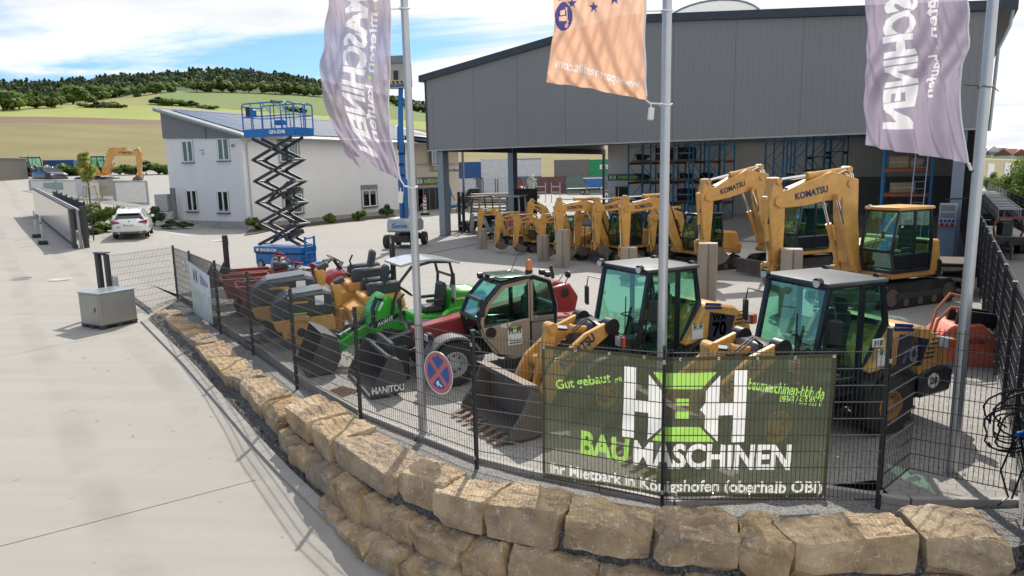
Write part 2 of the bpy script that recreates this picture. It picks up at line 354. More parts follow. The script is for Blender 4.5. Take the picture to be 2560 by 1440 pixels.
def m_street(n, l, p, co):
    st = nz(n, l, mapg(n, l, co, R(-127), (.12, 1.6, 1)), 1.4, 6); big = nz(n, l, co, .22, 4); fine = nz(n, l, co, 26, 3); sp = nz(n, l, co, 1.3, 7, .7)
    a = ramp(n, l, st, [(.3, (.325, .305, .27)), (.7, (.38, .357, .32))])
    a = mixc(n, l, rng(n, l, big, .35, .7, 0, .5), a, (.31, .29, .255)); a = mixc(n, l, rng(n, l, sp, .58, .75, 0, .45), a, (.255, .235, .205)); a = mixc(n, l, rng(n, l, fine, .3, .75, 0, .2), a, (.24, .225, .20))
    tw = n.new('ShaderNodeTexWave'); tw.inputs['Scale'].default_value = .16; tw.inputs['Distortion'].default_value = 2.2; tw.inputs['Detail'].default_value = 1.5; tw.inputs['Detail Scale'].default_value = .4; l.new(mapg(n, l, co, R(-37)), tw.inputs[0])
    pt = nz(n, l, co, .55, 5, .7); tm = n.new('ShaderNodeMath'); tm.operation = 'MULTIPLY'; l.new(rng(n, l, tw.outputs['Fac'], .72, .95, 0, .42), tm.inputs[0]); l.new(rng(n, l, pt, .38, .6, 0, 1), tm.inputs[1]); a = mixc(n, l, tm.outputs[0], a, (.225, .205, .18))
    sp2 = nz(n, l, co, 4.5, 2, .5); a = mixc(n, l, rng(n, l, sp2, .715, .74, 0, .55), a, (.17, .155, .135))
    l.new(a, p.inputs['Base Color']); p.inputs['Roughness'].default_value = .85; bumpn(n, l, p, fine, .12, .01)
def m_yard(n, l, p, co):
    r = mapg(n, l, co, R(31.4))
    sx = n.new('ShaderNodeSeparateXYZ'); l.new(r, sx.inputs[0])
    # dog-tooth joints: shift the long joints in small steps
    def pm(v, sc, amp):
        a = n.new('ShaderNodeMath'); a.operation = 'MULTIPLY'; a.inputs[1].default_value = sc; l.new(v, a.inputs[0])
        t = n.new('ShaderNodeMath'); t.operation = 'PINGPONG'; t.inputs[1].default_value = .5; l.new(a.outputs[0], t.inputs[0])
        g = n.new('ShaderNodeMapRange'); g.inputs['From Min'].default_value = .2; g.inputs['From Max'].default_value = .3; g.inputs['To Max'].default_value = amp; l.new(t.outputs[0], g.inputs['Value']); return g.outputs[0]
    ay = n.new('ShaderNodeMath'); ay.operation = 'ADD'; l.new(sx.outputs[1], ay.inputs[0]); l.new(pm(sx.outputs[0], 5., .045), ay.inputs[1])
    c = n.new('ShaderNodeCombineXYZ'); l.new(sx.outputs[0], c.inputs[0]); l.new(ay.outputs[0], c.inputs[1])
    br = n.new('ShaderNodeTexBrick'); br.inputs['Scale'].default_value = 1; br.inputs['Brick Width'].default_value = .20; br.inputs['Row Height'].default_value = .165; br.inputs['Mortar Size'].default_value = .0055; br.inputs['Mortar Smooth'].default_value = .1
    br.inputs['Color1'].default_value = (.37, .35, .32, 1); br.inputs['Color2'].default_value = (.325, .308, .282, 1); br.inputs['Mortar'].default_value = (.13, .122, .11, 1); br.inputs['Bias'].default_value = 0
    l.new(c.outputs[0], br.inputs['Vector'])
    big = nz(n, l, co, .3, 6, .65); fine = nz(n, l, co, 30, 3); mid = nz(n, l, co, 1.7, 6, .7)
    a = mixc(n, l, rng(n, l, big, .4, .7, 0, .4), br.outputs[0], (.26, .245, .225)); a = mixc(n, l, rng(n, l, mid, .56, .74, 0, .4), a, (.26, .245, .225)); a = mixc(n, l, rng(n, l, fine, .3, .8, 0, .18), a, (.24, .23, .21))
    l.new(a, p.inputs['Base Color']); p.inputs['Roughness'].default_value = .82; bumpn(n, l, p, fine, .1, .01)
STREET = gmat('street concrete', m_street); YARD = gmat('yard pavers', m_yard)
def m_gravel(n, l, p, co):
    v = n.new('ShaderNodeTexVoronoi'); v.inputs['Scale'].default_value = 34; l.new(co, v.inputs['Vector']); w = nz(n, l, co, 2.2, 4)
    a = ramp(n, l, v.outputs['Color'], [(.1, (.045, .045, .048)), (.5, (.10, .098, .098)), (.9, (.21, .205, .20))]); a = mixc(n, l, rng(n, l, w, .45, .7, 0, .4), a, (.15, .14, .125))
    l.new(a, p.inputs['Base Color']); p.inputs['Roughness'].default_value = .9; bumpn(n, l, p, v.outputs['Distance'], 1., .03)
def m_gravel2(n, l, p, co):
    v = n.new('ShaderNodeTexVoronoi'); v.inputs['Scale'].default_value = 70; l.new(co, v.inputs['Vector'])
    a = ramp(n, l, v.outputs['Color'], [(.1, (.10, .097, .092)), (.5, (.23, .22, .21)), (.9, (.36, .35, .33))])
    l.new(a, p.inputs['Base Color']); p.inputs['Roughness'].default_value = .9; bumpn(n, l, p, v.outputs['Distance'], .8, .015)
GRAV = gmat('basalt gravel', m_gravel); GRIT = gmat('grey grit', m_gravel2)
sheet_sc('ground', lambda s: -80, lambda s: 110, lambda x, y: lerp(zst(x, y), zyd(x, y), sst(0, 6, sc_(x, y)[1] - ck(sc_(x, y)[0]))) - .35, STREET, SROWS, 60, 1)
sheet_sc('street', lambda s: -75, ck, zst, STREET, SROWS, 40, -2.2)
sheet_sc('yard_paving', cy, lambda s: 110, zyd, YARD, [r for r in SROWS if r > 2.3], 60)
# gravel strip between kerb and wall, and grit on top of the wall
grows = frange(-8, 25.8, 120)
sheet_sc('gravel_strip', lambda s: ck(s) + .19, lambda s: cy(s) + .3, lambda x, y: zst(x, y) + .03, GRAV, grows, 10, 1)
# expansion joints in the street concrete
b = B()
JC = mat('joint filler', (.16, .15, .135), .9)
def joint(p, q, w=.012):
    n_ = 24; P = [p.lerp(q, i / n_) for i in range(n_ + 1)]; d = (q - p).normalized(); o = Vector((-d.y, d.x, 0)) * w / 2
    vs = []
    for k in P: z = zst(k.x, k.y) + .004; vs += [(k.x - o.x, k.y - o.y, z), (k.x + o.x, k.y + o.y, z)]
    b.add(vs, [(2 * i, 2 * i + 1, 2 * i + 3, 2 * i + 2) for i in range(n_)], JC)
for a_, c_ in (((0, 1366), (640, 1200)), ((0, 893), (250, 842)), ((0, 704), (105, 697)), ((105, 697), (230, 640))): joint(GF(*a_, zst), GF(*c_, zst))
stru(b.build('expansion_joint', smooth=0))
# kerb stones
b = B(); KERB = mat('kerb concrete', (.34, .32, .285), .85, var=.12, dirt=.3, dcol=(.27, .25, .22), bump=.2)
ks = frange(KSC[1][0], 26, 60)
for s0, s1 in zip(ks, ks[1:]):
    p = Vector((*xy_(s0, ck(s0)), 0)); q = Vector((*xy_(s1, ck(s1)), 0)); p.z = zst(p.x, p.y); q.z = zst(q.x, q.y); d = (q - p); o = Vector((d.y, -d.x, 0)).normalized() * .2; e = d.normalized() * .006
    b.add([p + e - Vector((0, 0, .1)), p + e + Vector((0, 0, .05)), p + e + o * .9 + Vector((0, 0, .07)), p + e + o + Vector((0, 0, -.1)), q - e - Vector((0, 0, .1)), q - e + Vector((0, 0, .05)), q - e + o * .9 + Vector((0, 0, .07)), q - e + o + Vector((0, 0, -.1))], [(0, 4, 5, 1), (1, 5, 6, 2), (2, 6, 7, 3), (0, 1, 2, 3), (7, 6, 5, 4)], KERB)
stru(b.build('kerb', smooth=0))
# edging kerb of the yard paving
b = B(); EDGE = mat('edging concrete', (.40, .38, .35), .8, dirt=.25, dcol=(.33, .31, .28))
es = frange(2.6, 25.5, 26)
for s0, s1 in zip(es, es[1:]):
    for k in range(1):
        p = Vector((*xy_(s0, cy(s0)), 0)); q = Vector((*xy_(s1, cy(s1)), 0)); d = (q - p).normalized(); L_ = (q - p).length - .012; mdp = (p + q) / 2; z = zyd(mdp.x, mdp.y)
        b.box((mdp.x, mdp.y, z - .10), (L_, .09, .24), EDGE, rot=(0, 0, math.atan2(d.y, d.x)), bev=.008)
stru(b.build('yard_kerb'))

# ------------------------------------------------------------------ far land: fields climbing to the ridge
XS = list(range(-1300, 3801, 50))
T1 = [(-1300, 330), (0, 307), (200, 309), (400, 313), (700, 322), (1000, 330), (1400, 350), (1900, 380), (2300, 396), (2560, 404), (3800, 425)]
T2 = [(-1300, 315), (0, 291), (200, 293), (400, 300), (700, 310), (1000, 320), (1400, 343), (2000, 378), (2300, 394), (2560, 402), (3800, 420)]
T3 = [(-1300, 290), (0, 269), (200, 265), (400, 264), (560, 272), (700, 284), (1000, 300), (1400, 330), (2000, 370), (2300, 388), (2560, 398), (3800, 415)]
T4 = [(-1300, 280), (0, 262), (100, 262), (200, 254), (300, 243), (400, 226), (560, 229), (700, 233), (800, 238), (1000, 256), (1100, 276), (1400, 312), (2000, 352), (2300, 376), (2560, 393), (3800, 410)]
T5 = [(-1300, 240), (0, 216), (200, 208), (300, 196), (400, 194), (480, 184), (560, 182), (650, 186), (760, 201), (800, 212), (1000, 266), (1100, 282), (1400, 320), (2000, 356), (2300, 367), (2480, 373), (2560, 384), (3800, 405)]
RAD = [92, 300, 345, 450, 650, 1000, 1500]
def c0(x):
    p = far(x, 420, 126); p.z = zyd(p.x, p.y) - .05; return p
def cont(i, x):
    if i == 0: return c0(x)
    if i == 6: p = cont(5, x); q = far(x, 430, 1500); q.z = p.z * .6; return q
    return far(x, interp((T1, T2, T3, T4, T5)[i - 1], x), RAD[i])
def terr(x, y):
    """point of the far land seen at pixel (x, y)"""
    ys = [interp(t, x) for t in (T1, T2, T3, T4, T5)]
    for i in range(4):
        if ys[i] >= y >= ys[i + 1]: t = (ys[i] - y) / max(1e-3, ys[i] - ys[i + 1]); return far(x, y, lerp(RAD[i + 1], RAD[i + 2], t))
    return far(x, y, RAD[5]) if y < ys[4] else far(x, y, RAD[1])
def band(name, i, j, xs, m, sub=6):
    b = B(); vs = []
    for x in xs:
        p, q = cont(i, x), cont(j, x)
        for k in range(sub + 1): t = k / sub; v = p.lerp(q, t); vs.append((v.x, v.y, v.z - (.6 * abs(sin(pi * t)) if i == 0 else 0)))
    w = sub + 1
    b.add(vs, [(a * w + k, (a + 1) * w + k, (a + 1) * w + k + 1, a * w + k + 1) for a in range(len(xs) - 1) for k in range(sub)], m)
    return stru(b.build(name, smooth=0))
def m_field(c1, c2, sc, stripe=None, rot=0):
    def f(n, l, p, co):
        a = ramp(n, l, nz(n, l, mapg(n, l, co, rot, (1, .25, 1)), sc, 7, .65), [(.32, c1), (.68, c2)])
        if stripe:
            w = n.new('ShaderNodeTexWave'); w.inputs['Scale'].default_value = stripe[0]; w.inputs['Distortion'].default_value = stripe[3] if len(stripe) > 3 else 1.; w.inputs['Detail'].default_value = 2; w.bands_direction = stripe[2]; l.new(mapg(n, l, co, rot), w.inputs[0])
            a = mixc(n, l, rng(n, l, w.outputs['Fac'], .45, .6, 0, stripe[1]), a, stripe[4] if len(stripe) > 4 else (.08, .13, .03))
        l.new(a, p.inputs['Base Color']); p.inputs['Roughness'].default_value = .95
    return f
WHEAT = gmat('ripening wheat', m_field((.17, .15, .047), (.225, .19, .067), .06, (.012, .5, 'Y', 3., (.18, .135, .048)), R(20)))
PLOW = gmat('ploughed soil', m_field((.15, .095, .06), (.19, .12, .08), .1))
MEAD = gmat('meadow grass', m_field((.22, .26, .045), (.29, .31, .07), .05))
VINE = gmat('vineyard rows', m_field((.15, .205, .04), (.20, .25, .055), .05, (.05, .8, 'X', .4, (.06, .11, .022)), R(35)))
SLOPE = gmat('dry slope grass', m_field((.18, .20, .045), (.27, .24, .08), .03))
FORF = gmat('forest floor', m_field((.03, .05, .015), (.05, .075, .02), .03))
band('wheat_field', 0, 1, XS, WHEAT, 12); band('ploughed_field', 1, 2, XS, PLOW); band('meadow', 2, 3, XS, MEAD)
XL = [x for x in XS if x <= 400]; XM = [x for x in XS if 400 <= x <= 1500]; XR = [x for x in XS if x >= 1500]
band('grass_slope', 3, 4, XL, SLOPE); band('vineyard', 3, 4, XM, VINE); band('hill_field', 3, 4, XR, MEAD)
band('forest_floor', 4, 5, XL + XM[1:], FORF); band('hilltop_field', 4, 5, XR, SLOPE); band('hill_back', 5, 6, XS, FORF)

# ------------------------------------------------------------------ vegetation
def m_leaf(c1, c2):
    def f(n, l, p, co):
        a = ramp(n, l, nz(n, l, co, .9, 3), [(.3, c1), (.7, c2)]); l.new(a, p.inputs['Base Color']); p.inputs['Roughness'].default_value = .6
        o = n['Material Output']; t = n.new('ShaderNodeBsdfTranslucent'); l.new(a, t.inputs[0]); m = n.new('ShaderNodeMixShader'); m.inputs[0].default_value = .5; l.new(p.outputs[0], m.inputs[1]); l.new(t.outputs[0], m.inputs[2]); l.new(m.outputs[0], o.inputs[0])
    return f
LF = gmat('mid green leaves', m_leaf((.095, .165, .03), (.18, .26, .055))); LFD = gmat('dark needles', m_leaf((.042, .078, .03), (.078, .125, .045))); LFL = gmat('light green leaves', m_leaf((.12, .17, .035), (.19, .24, .06))); LFY = gmat('yellow green leaves', m_leaf((.27, .31, .05), (.36, .39, .08)))
BARK = mat('bark', (.10, .075, .055), .9, var=.3, bump=.5)
def crown(b, c, rad, n, ls, m, seed, flat=1., clumps=9, cone=False, rnd=.5, upb=.3):
    rd = random.Random(seed); C = []
    for k in range(clumps):
        if cone:
            t = k / clumps; C.append((Vector((rd.gauss(0, .12), rd.gauss(0, .12), -.9 + 1.9 * t)), .12 + .45 * (1 - t)))
        else:
            v = Vector((rd.gauss(0, 1), rd.gauss(0, 1), rd.gauss(0, .8))).normalized() * rd.uniform(.25, .72); C.append((v, rd.uniform(.28, .46)))
    vs, fs = [], []
    for i in range(n):
        q, r = C[i % clumps]; d = Vector((rd.gauss(0, 1), rd.gauss(0, 1), rd.gauss(0, 1))).normalized(); p = q + d * r * rd.uniform(.55, 1.05)
        p = Vector((p.x * rad, p.y * rad, p.z * rad * flat)) + Vector(c)
        a = (d + Vector((rd.gauss(0, rnd), rd.gauss(0, rnd), rd.gauss(0, rnd) + upb))).normalized(); u = a.orthogonal().normalized(); w = a.cross(u); t = rd.uniform(0, 6.28); u, w = u * cos(t) + w * sin(t), w * cos(t) - u * sin(t); k = ls * rd.uniform(.6, 1.3); o = len(vs)
        vs += [p - u * k * .5, p + w * k * .35, p + u * k * .55, p - w * k * .35]; fs.append((o, o + 1, o + 2, o + 3))
    b.add(vs, fs, m)
TP = {}
def tree_parts(kind):
    if kind in TP: return TP[kind]
    k, seed = kind; t = B(); c = B()
    if k == 'far':
        t.tube([(0, 0, -.5), (.1, 0, 2), (0, .1, 5)], [.3, .22, .1], BARK); crown(c, (0, 0, 4.3), 4.9, 1100, 1.3, [LF, LFL, LFD][seed % 3], seed, .92, 14, False, .3, .4)
    elif k == 'bush':
        t.tube([(0, 0, -.3), (0, 0, 1.2)], [.12, .05], BARK); crown(c, (0, 0, 1.5), 2.6, 420, .9, [LF, LFD, LFL][seed % 3], seed, .62, 7)
    elif k == 'conifer':
        t.tube([(0, 0, -.5), (0, 0, 9)], [.28, .05], BARK); crown(c, (0, 0, 6), 5.2, 420, 1.2, LFD, seed, 1., 9, True)
    elif k == 'near':
        t.tube([(0, 0, -.5), (.1, 0, 1.5), (0, .1, 4)], [.28, .2, .08], BARK)
        for i in range(5): a = i * 1.3; t.tube([(0, 0, 1.6 + .3 * i), (cos(a) * .9, sin(a) * .9, 2.6 + .3 * i), (cos(a) * 1.7, sin(a) * 1.7, 3.8 + .3 * i)], [.1, .06, .03], BARK)
        crown(c, (0, 0, 4.3), 3.6, 5200, .34, [LF, LFL][seed % 2], seed, 1.05, 16)
    TP[kind] = (t, c); return t, c
TM = {}
def tree(name, kind, label, loc, sc, group, rz=0.):
    r = thing(name, label, 'tree' if 'bush' not in name and 'shrub' not in name else 'shrub', loc, rz, group); r.scale = sc if isinstance(sc, tuple) else (sc, sc, sc)
    if kind not in TM:
        t, c = tree_parts(kind); TM[kind] = (t.build('trunk', None).data, c.build('crown', None, smooth=0).data)
        for o in [o for o in COL.objects if o.data in TM[kind]]: bpy.data.objects.remove(o)
    for nm, me in zip(('trunk', 'crown'), TM[kind]): o = bpy.data.objects.new(nm, me); COL.objects.link(o); o.parent = r
    return r
# forest on the ridge: a wood that reads as one mass
b = B(); rd = random.Random(3); protos = []
for k in range(6):
    q = B(); crown(q, (0, 0, 5.2), 4.6, 130, 2.5, [LFD, LFD, LF, LFD, LF, LFD][k], 50 + k, 1.1 if k % 2 else .95, 8, k in (0, 3), .22, .5); protos.append(q)
for i in range(4600):
    x = rd.uniform(-900, 1130); ya, yb = interp(T4, x), interp(T5, x); t = rd.random() ** .8
    if x > 400 and t < .12: continue
    y = lerp(ya, yb, t); p = far(x, y, lerp(650, 1000, t)); q = protos[rd.choice((0, 1, 3, 5)) if t > .3 else rd.choice((2, 4, 4, 0))]; s = rd.uniform(.6, 1.15) * (1. if t > .3 else .85); a = rd.uniform(0, 6.28)
    X = Matrix.Translation(p - Vector((0, 0, 2.2))) @ Matrix.Rotation(a, 4, 'Z') @ Matrix.Scale(s, 4); b.M = X; b.add(q.v, q.f, q.slots[0])
stuff(b.build('ridge_forest', smooth=0))
FT = [(8, 278, 52, 0), (48, 274, 40, 0), (95, 272, 26, 1), (138, 270, 36, 1), (184, 262, 46, 0), (214, 258, 30, 1), (240, 252, 38, 0), (270, 247, 33, 0), (300, 243, 30, 1), (352, 240, 26, 1), (392, 236, 30, 0), (420, 232, 24, 1),
      (492, 231, 30, 1), (520, 231, 26, 1), (556, 231, 36, 1), (590, 232, 30, 1), (622, 233, 27, 1), (655, 234, 32, 1), (688, 236, 30, 1), (716, 237, 34, 1), (745, 238, 30, 1), (772, 240, 28, 1), (795, 243, 26, 1), (1000, 268, 26, 0), (1030, 278, 28, 2), (1058, 284, 26, 2), (985, 262, 24, 1)]
WH = ['bushy dark green', 'rounded light green', 'dark slender']
for i, (x, y, h, k) in enumerate(FT):
    p = terr(x, y); d = math.hypot(p.x, p.y); s = h / CF * d / 9.6
    nxt = 'at the edge of the wood'
    tree('deciduous_tree', ('far', i % 2 * 3 + k), '%s tree below the ridge wood, %s from the left of the row' % (WH[k], ['first', 'second', 'third', 'fourth', 'fifth', 'sixth', 'seventh', 'eighth', 'ninth', 'tenth', 'eleventh', 'twelfth', '13th', '14th', '15th', '16th', '17th', '18th', '19th', '20th', '21st', '22nd', '23rd', '25th', '26th', '27th', '24th'][i]), (p.x, p.y, p.z - .4), (s * 1.6, s * 1.5, s * 1.12), 'trees below the wood', i)
for i, (x, y, h) in enumerate([(215, 270, 14), (245, 271, 16), (275, 270, 22), (300, 271, 12), (395, 262, 18), (420, 264, 20), (450, 265, 20), (480, 268, 16), (505, 271, 14), (530, 274, 12), (345, 244, 10), (690, 262, 14), (735, 280, 18), (755, 283, 14)]):
    p = terr(x, y); s = h / CF * math.hypot(p.x, p.y) / 3.1
    tree('hedge_bush', ('bush', i % 3), 'dark hedge bush between the fields on the hillside, %s from the left' % ['1st', '2nd', '3rd', '4th', '6th', '7th', '8th', '9th', '10th', '11th', '5th', '12th', '13th', '14th'][i], (p.x, p.y, p.z - .3), (s * 1.5, s * 1.5, s), 'hedge bushes on the hillside', i)
# ================================================================== dry stone wall
def m_stone(n, l, p, co):
    oi = n.new('ShaderNodeObjectInfo'); wv = n.new('ShaderNodeVectorMath'); wv.operation = 'ADD'; sc = n.new('ShaderNodeVectorMath'); sc.operation = 'SCALE'; sc.inputs[0].default_value = (31, 17, 23); l.new(oi.outputs['Random'], sc.inputs['Scale']); l.new(co, wv.inputs[0]); l.new(sc.outputs[0], wv.inputs[1]); v = wv.outputs[0]
    a = ramp(n, l, nz(n, l, v, 1.7, 9, .66), [(.30, (.17, .10, .045)), (.43, (.37, .24, .115)), (.56, (.55, .39, .205)), (.70, (.69, .54, .35))])
    a = mixc(n, l, rng(n, l, oi.outputs['Random'], 0, 1, 0, .5), a, (.27, .20, .14)); hs = n.new('ShaderNodeMath'); hs.operation = 'PINGPONG'; hs.inputs[1].default_value = .13; l.new(oi.outputs['Random'], hs.inputs[0]); a = mixc(n, l, rng(n, l, hs.outputs[0], 0, .13, 0, .22), a, (.36, .34, .31))
    a = mixc(n, l, rng(n, l, nz(n, l, v, 2.6, 7, .72), .555, .66, 0, .75), a, (.15, .145, .14))
    # pale calcite scratches
    w = n.new('ShaderNodeTexVoronoi'); w.feature = 'DISTANCE_TO_EDGE'; w.inputs['Scale'].default_value = 6.5; ds = n.new('ShaderNodeMix'); ds.data_type = 'RGBA'; nv = n.new('ShaderNodeTexNoise'); nv.inputs['Scale'].default_value = 5; l.new(v, nv.inputs['Vector']); ds.inputs['Factor'].default_value = .55; l.new(v, ds.inputs[6]); l.new(nv.outputs['Color'], ds.inputs[7]); l.new(ds.outputs[2], w.inputs['Vector'])
    e = rng(n, l, w.outputs['Distance'], .0, .03, 1, 0); g = n.new('ShaderNodeMath'); g.operation = 'MULTIPLY'; l.new(e, g.inputs[0]); l.new(rng(n, l, nz(n, l, v, 6, 4), .46, .6, 0, .9), g.inputs[1])
    a = mixc(n, l, g.outputs[0], a, (.78, .73, .65)); l.new(a, p.inputs['Base Color']); p.inputs['Roughness'].default_value = .88
    bumpn(n, l, p, nz(n, l, v, 16, 8, .7), .75, .035)
STONE = gmat('quarry stone', m_stone)
def stone_mesh(Lx, D, H, seed):
    rd = random.Random(seed); b = bmesh.new(); bmesh.ops.create_cube(b, size=1, matrix=Matrix.Diagonal((Lx, D, H, 1)))
    for v in b.verts: v.co += Vector((rd.uniform(-.05, .05), rd.uniform(-.05, .05), rd.uniform(-.035, .035)))
    # break off corners and edges by planes
    for k in range(11):
        n_ = Vector((rd.choice((-1, 1)) * rd.uniform(.1, 1), rd.choice((-1, 1, -1)) * rd.uniform(.1, 1), rd.choice((-1, 1)) * rd.uniform(.05, 1)))
        if k < 6: n_[rd.choice((0, 1, 2))] *= .08
        n_.normalize(); ext = max(v.co.dot(n_) for v in b.verts); cut = ext - rd.uniform(.015, .075)
        r = bmesh.ops.bisect_plane(b, geom=b.verts[:] + b.edges[:] + b.faces[:], plane_co=n_ * cut, plane_no=n_, clear_outer=True)
        ed = [e for e in r['geom_cut'] if isinstance(e, bmesh.types.BMEdge)]
        if ed: bmesh.ops.contextual_create(b, geom=ed)
    bmesh.ops.triangulate(b, faces=b.faces[:])
    for it in range(5):
        ed = [e for e in b.edges if e.calc_length() > (.30, .17, .10, .065, .06)[it]]
        if ed: bmesh.ops.subdivide_edges(b, edges=ed, cuts=1); bmesh.ops.triangulate(b, faces=[f for f in b.faces if len(f.verts) > 3])
    of = Vector((rd.uniform(-50, 50), rd.uniform(-50, 50), rd.uniform(-50, 50))); b.normal_update()
    for v in b.verts:
        p = v.co; up = max(0, v.normal.z); q = p * 2.2 + of
        d = noise.noise(q) * .035 + noise.noise(p * 6 + of) * (.016 + .012 * up) + abs(noise.noise(Vector((p.x * 5, p.y * 5, p.z * 14)) + of)) * .02 * (1 - up)
        if up > .6: d += .022 * (noise.noise(Vector((p.x * 9, p.y * 3, 1)) + of)) - .012 * (noise.noise(p * 18 + of) > .15)
        v.co = p + v.normal * d
    me = bpy.data.meshes.new('quarry_stone'); b.to_mesh(me); b.free(); me.materials.append(STONE); me.polygons.foreach_set('use_smooth', [True] * len(me.polygons)); me.set_sharp_from_angle(angle=R(19)); return me
ORD = ['first', 'second', 'third', 'fourth', 'fifth', 'sixth', 'seventh', 'eighth', 'ninth', 'tenth', 'eleventh', 'twelfth', 'thirteenth', 'fourteenth', 'fifteenth', 'sixteenth', 'seventeenth', 'eighteenth', 'nineteenth', 'twentieth', '21st', '22nd', '23rd', '24th', '25th', '26th', '27th', '28th']
def place_stone(p, q, inward, D, H, ztop, seed, label, grp):
    d = (q - p); L_ = math.hypot(d.x, d.y) - .03; m = (p + q) / 2 + inward * D / 2
    o = bpy.data.objects.new('quarry_stone', stone_mesh(L_, D, H, seed)); COL.objects.link(o); o.location = (m.x, m.y, ztop - H / 2); rd = random.Random(seed + 99)
    o.rotation_euler = (rd.uniform(-.05, .05), rd.uniform(-.04, .04), math.atan2(d.y, d.x) + rd.uniform(-.05, .05)); return tag(o, label, 'stone', grp)
TOPR = [(2530, 1350), (2322, 1350), (1975, 1365), (1850, 1350), (1632, 1330), (1400, 1300), (1205, 1258), (1085, 1225), (975, 1190), (832, 1095), (772, 1058), (712, 1008)]
TOPL = [(694, 1040), (652, 1002), (597, 950), (569, 938), (523, 896), (490, 862), (458, 835), (432, 815), (404, 792), (372, 772)]
ZT = lambda x: .07 if x > 1000 else (.04 if x > 800 else 0.)
PR = [G(x, y, ZT(x)) for x, y in TOPR]; PL = [G(x, y, -.2) for x, y in TOPL]
FACE = ['broad-topped', 'long tan', 'short squarish', 'rough brown', 'smooth-faced', 'sunlit sandy', 'hollowed', 'ochre', 'long pale', 'small', 'thick', 'rugged']
def inw(p, q): d = (q - p); d.z = 0; d.normalize(); n_ = Vector((d.y, -d.x, 0)); return n_ if n_.y * 1 > 0 or n_.x > .6 else -n_
cg = 'quarry stones of the dry wall'
for i, (p, q) in enumerate(zip(PR, PR[1:])):
    rd = random.Random(i); place_stone(q, p, inw(p, q), .66 + rd.uniform(-.06, .08), .40 + rd.uniform(-.03, .03), ZT(TOPR[i][0]) + rd.uniform(-.02, .03), 10 + i, '%s quarry stone of the top course, %s from the concrete pillar' % (FACE[i], ORD[i]), cg)
for i, (p, q) in enumerate(zip(PL, PL[1:])):
    rd = random.Random(40 + i); place_stone(q, p, inw(p, q), .62, .44, -.2 + rd.uniform(-.03, .03), 60 + i, 'sandy quarry stone of the far low wall stretch, %s after the step' % ORD[i], cg)
def course(path, k, dz, off, zt, step, seed, nm):
    rd = random.Random(seed); pts = []
    for i, p in enumerate(path):
        a = path[max(0, i - 1)]; c = path[min(len(path) - 1, i + 1)]; n_ = inw(a, c); pts.append(p - n_ * off)
    # resample by irregular lengths
    out_, i, cur, need = [pts[0]], 0, pts[0], rd.uniform(*step)
    while i < len(pts) - 1:
        seg = pts[i + 1] - cur; s_ = seg.length
        if s_ >= need: cur = cur + seg * (need / s_); out_.append(cur); need = rd.uniform(*step)
        else: need -= s_; i += 1; cur = pts[i]
    n_ = 0
    for p, q in zip(out_, out_[1:]):
        m = (p + q) / 2; zg = zst(m.x, m.y)
        zt_ = zt - dz
        if zt_ < zg + .13: continue
        H = max(.32, min(.44, zt_ - zg + .2)); place_stone(q, p, inw(p, q), .55, max(.25, H), zt_ + rd.uniform(-.03, .03), seed * 100 + n_, '%s quarry stone of the %s, %s from the right' % (FACE[(n_ * 5 + k) % 12], nm, ORD[n_]), cg); n_ += 1
course([PR[0] + Vector((.5, .1, 0))] + PR, 1, .42, .22, .05, (.55, 1.1), 5, 'second course down')
course([PR[0] + Vector((.8, .1, 0))] + PR, 2, .80, .42, .05, (.5, 1.), 6, 'third course down')
course(PL[:5], 3, .36, .27, -.2, (.5, .85), 8, 'buried course of the far wall')
# gravel body of the wall: slope behind the stones and the grit along the fence foot
b = B(); vs = []; allp = [PR[0] + Vector((1.6, .7, 0))] + [PR[0] + Vector((.5, .15, 0))] + PR + PL + [PL[-1] + (PL[-1] - PL[-2]) * 3]
cols = []
for i, p in enumerate(allp):
    a = allp[max(0, i - 1)]; c = allp[min(len(allp) - 1, i + 1)]; n_ = inw(a, c); zf = p.z - .05; zg = zst(p.x, p.y)
    h = zf - .12 - zg; o_ = []
    lo = max(zg + .04, p.z - .56)
    s_, c_ = sc_(p.x, p.y); kf = max(.1, min(1, (.75 * (c_ - ck(s_)) - .2) / .66))
    for off, z in ((-.66 * kf, zg - .05), (-.48 * kf, zg + .01), (-.36 * kf, zg + .03), (-.12, lo), (.05, lo + .03), (.12, zf - .12), (.55, -.15 if p.z > -.1 else -.26), (1.0, -.17 if p.z > -.1 else -.27), (1.7, -.2 if p.z > -.1 else -.3)): o_.append(p + n_ * off + Vector((0, 0, z - p.z)))
    cols.append(o_)
# refine along the path
def cat(P, t):
    i = min(int(t), len(P) - 2); f = t - i; return P[i].lerp(P[i + 1], f)
NT = (len(cols) - 1) * 6; rows = []
for k in range(NT + 1):
    t = k / 6; i = min(int(t), len(cols) - 2); f = t - i; rows.append([cols[i][j].lerp(cols[i + 1][j], f) + noise.noise_vector(cols[i][j] * 3 + Vector((t, 0, 0))) * .02 for j in range(9)])
for r_ in rows: vs += r_
b.add(vs, [(i * 9 + j, i * 9 + j + 1, (i + 1) * 9 + j + 1, (i + 1) * 9 + j) for i in range(NT) for j in range(5)], GRAV)
b.add(vs, [(i * 9 + j, i * 9 + j + 1, (i + 1) * 9 + j + 1, (i + 1) * 9 + j) for i in range(NT) for j in range(5, 8)], GRIT)
o = stuff(b.build('wall_gravel', smooth=0)); o['label'] = 'dark gravel between the stones and grey grit along the fence foot'; o['category'] = 'gravel'
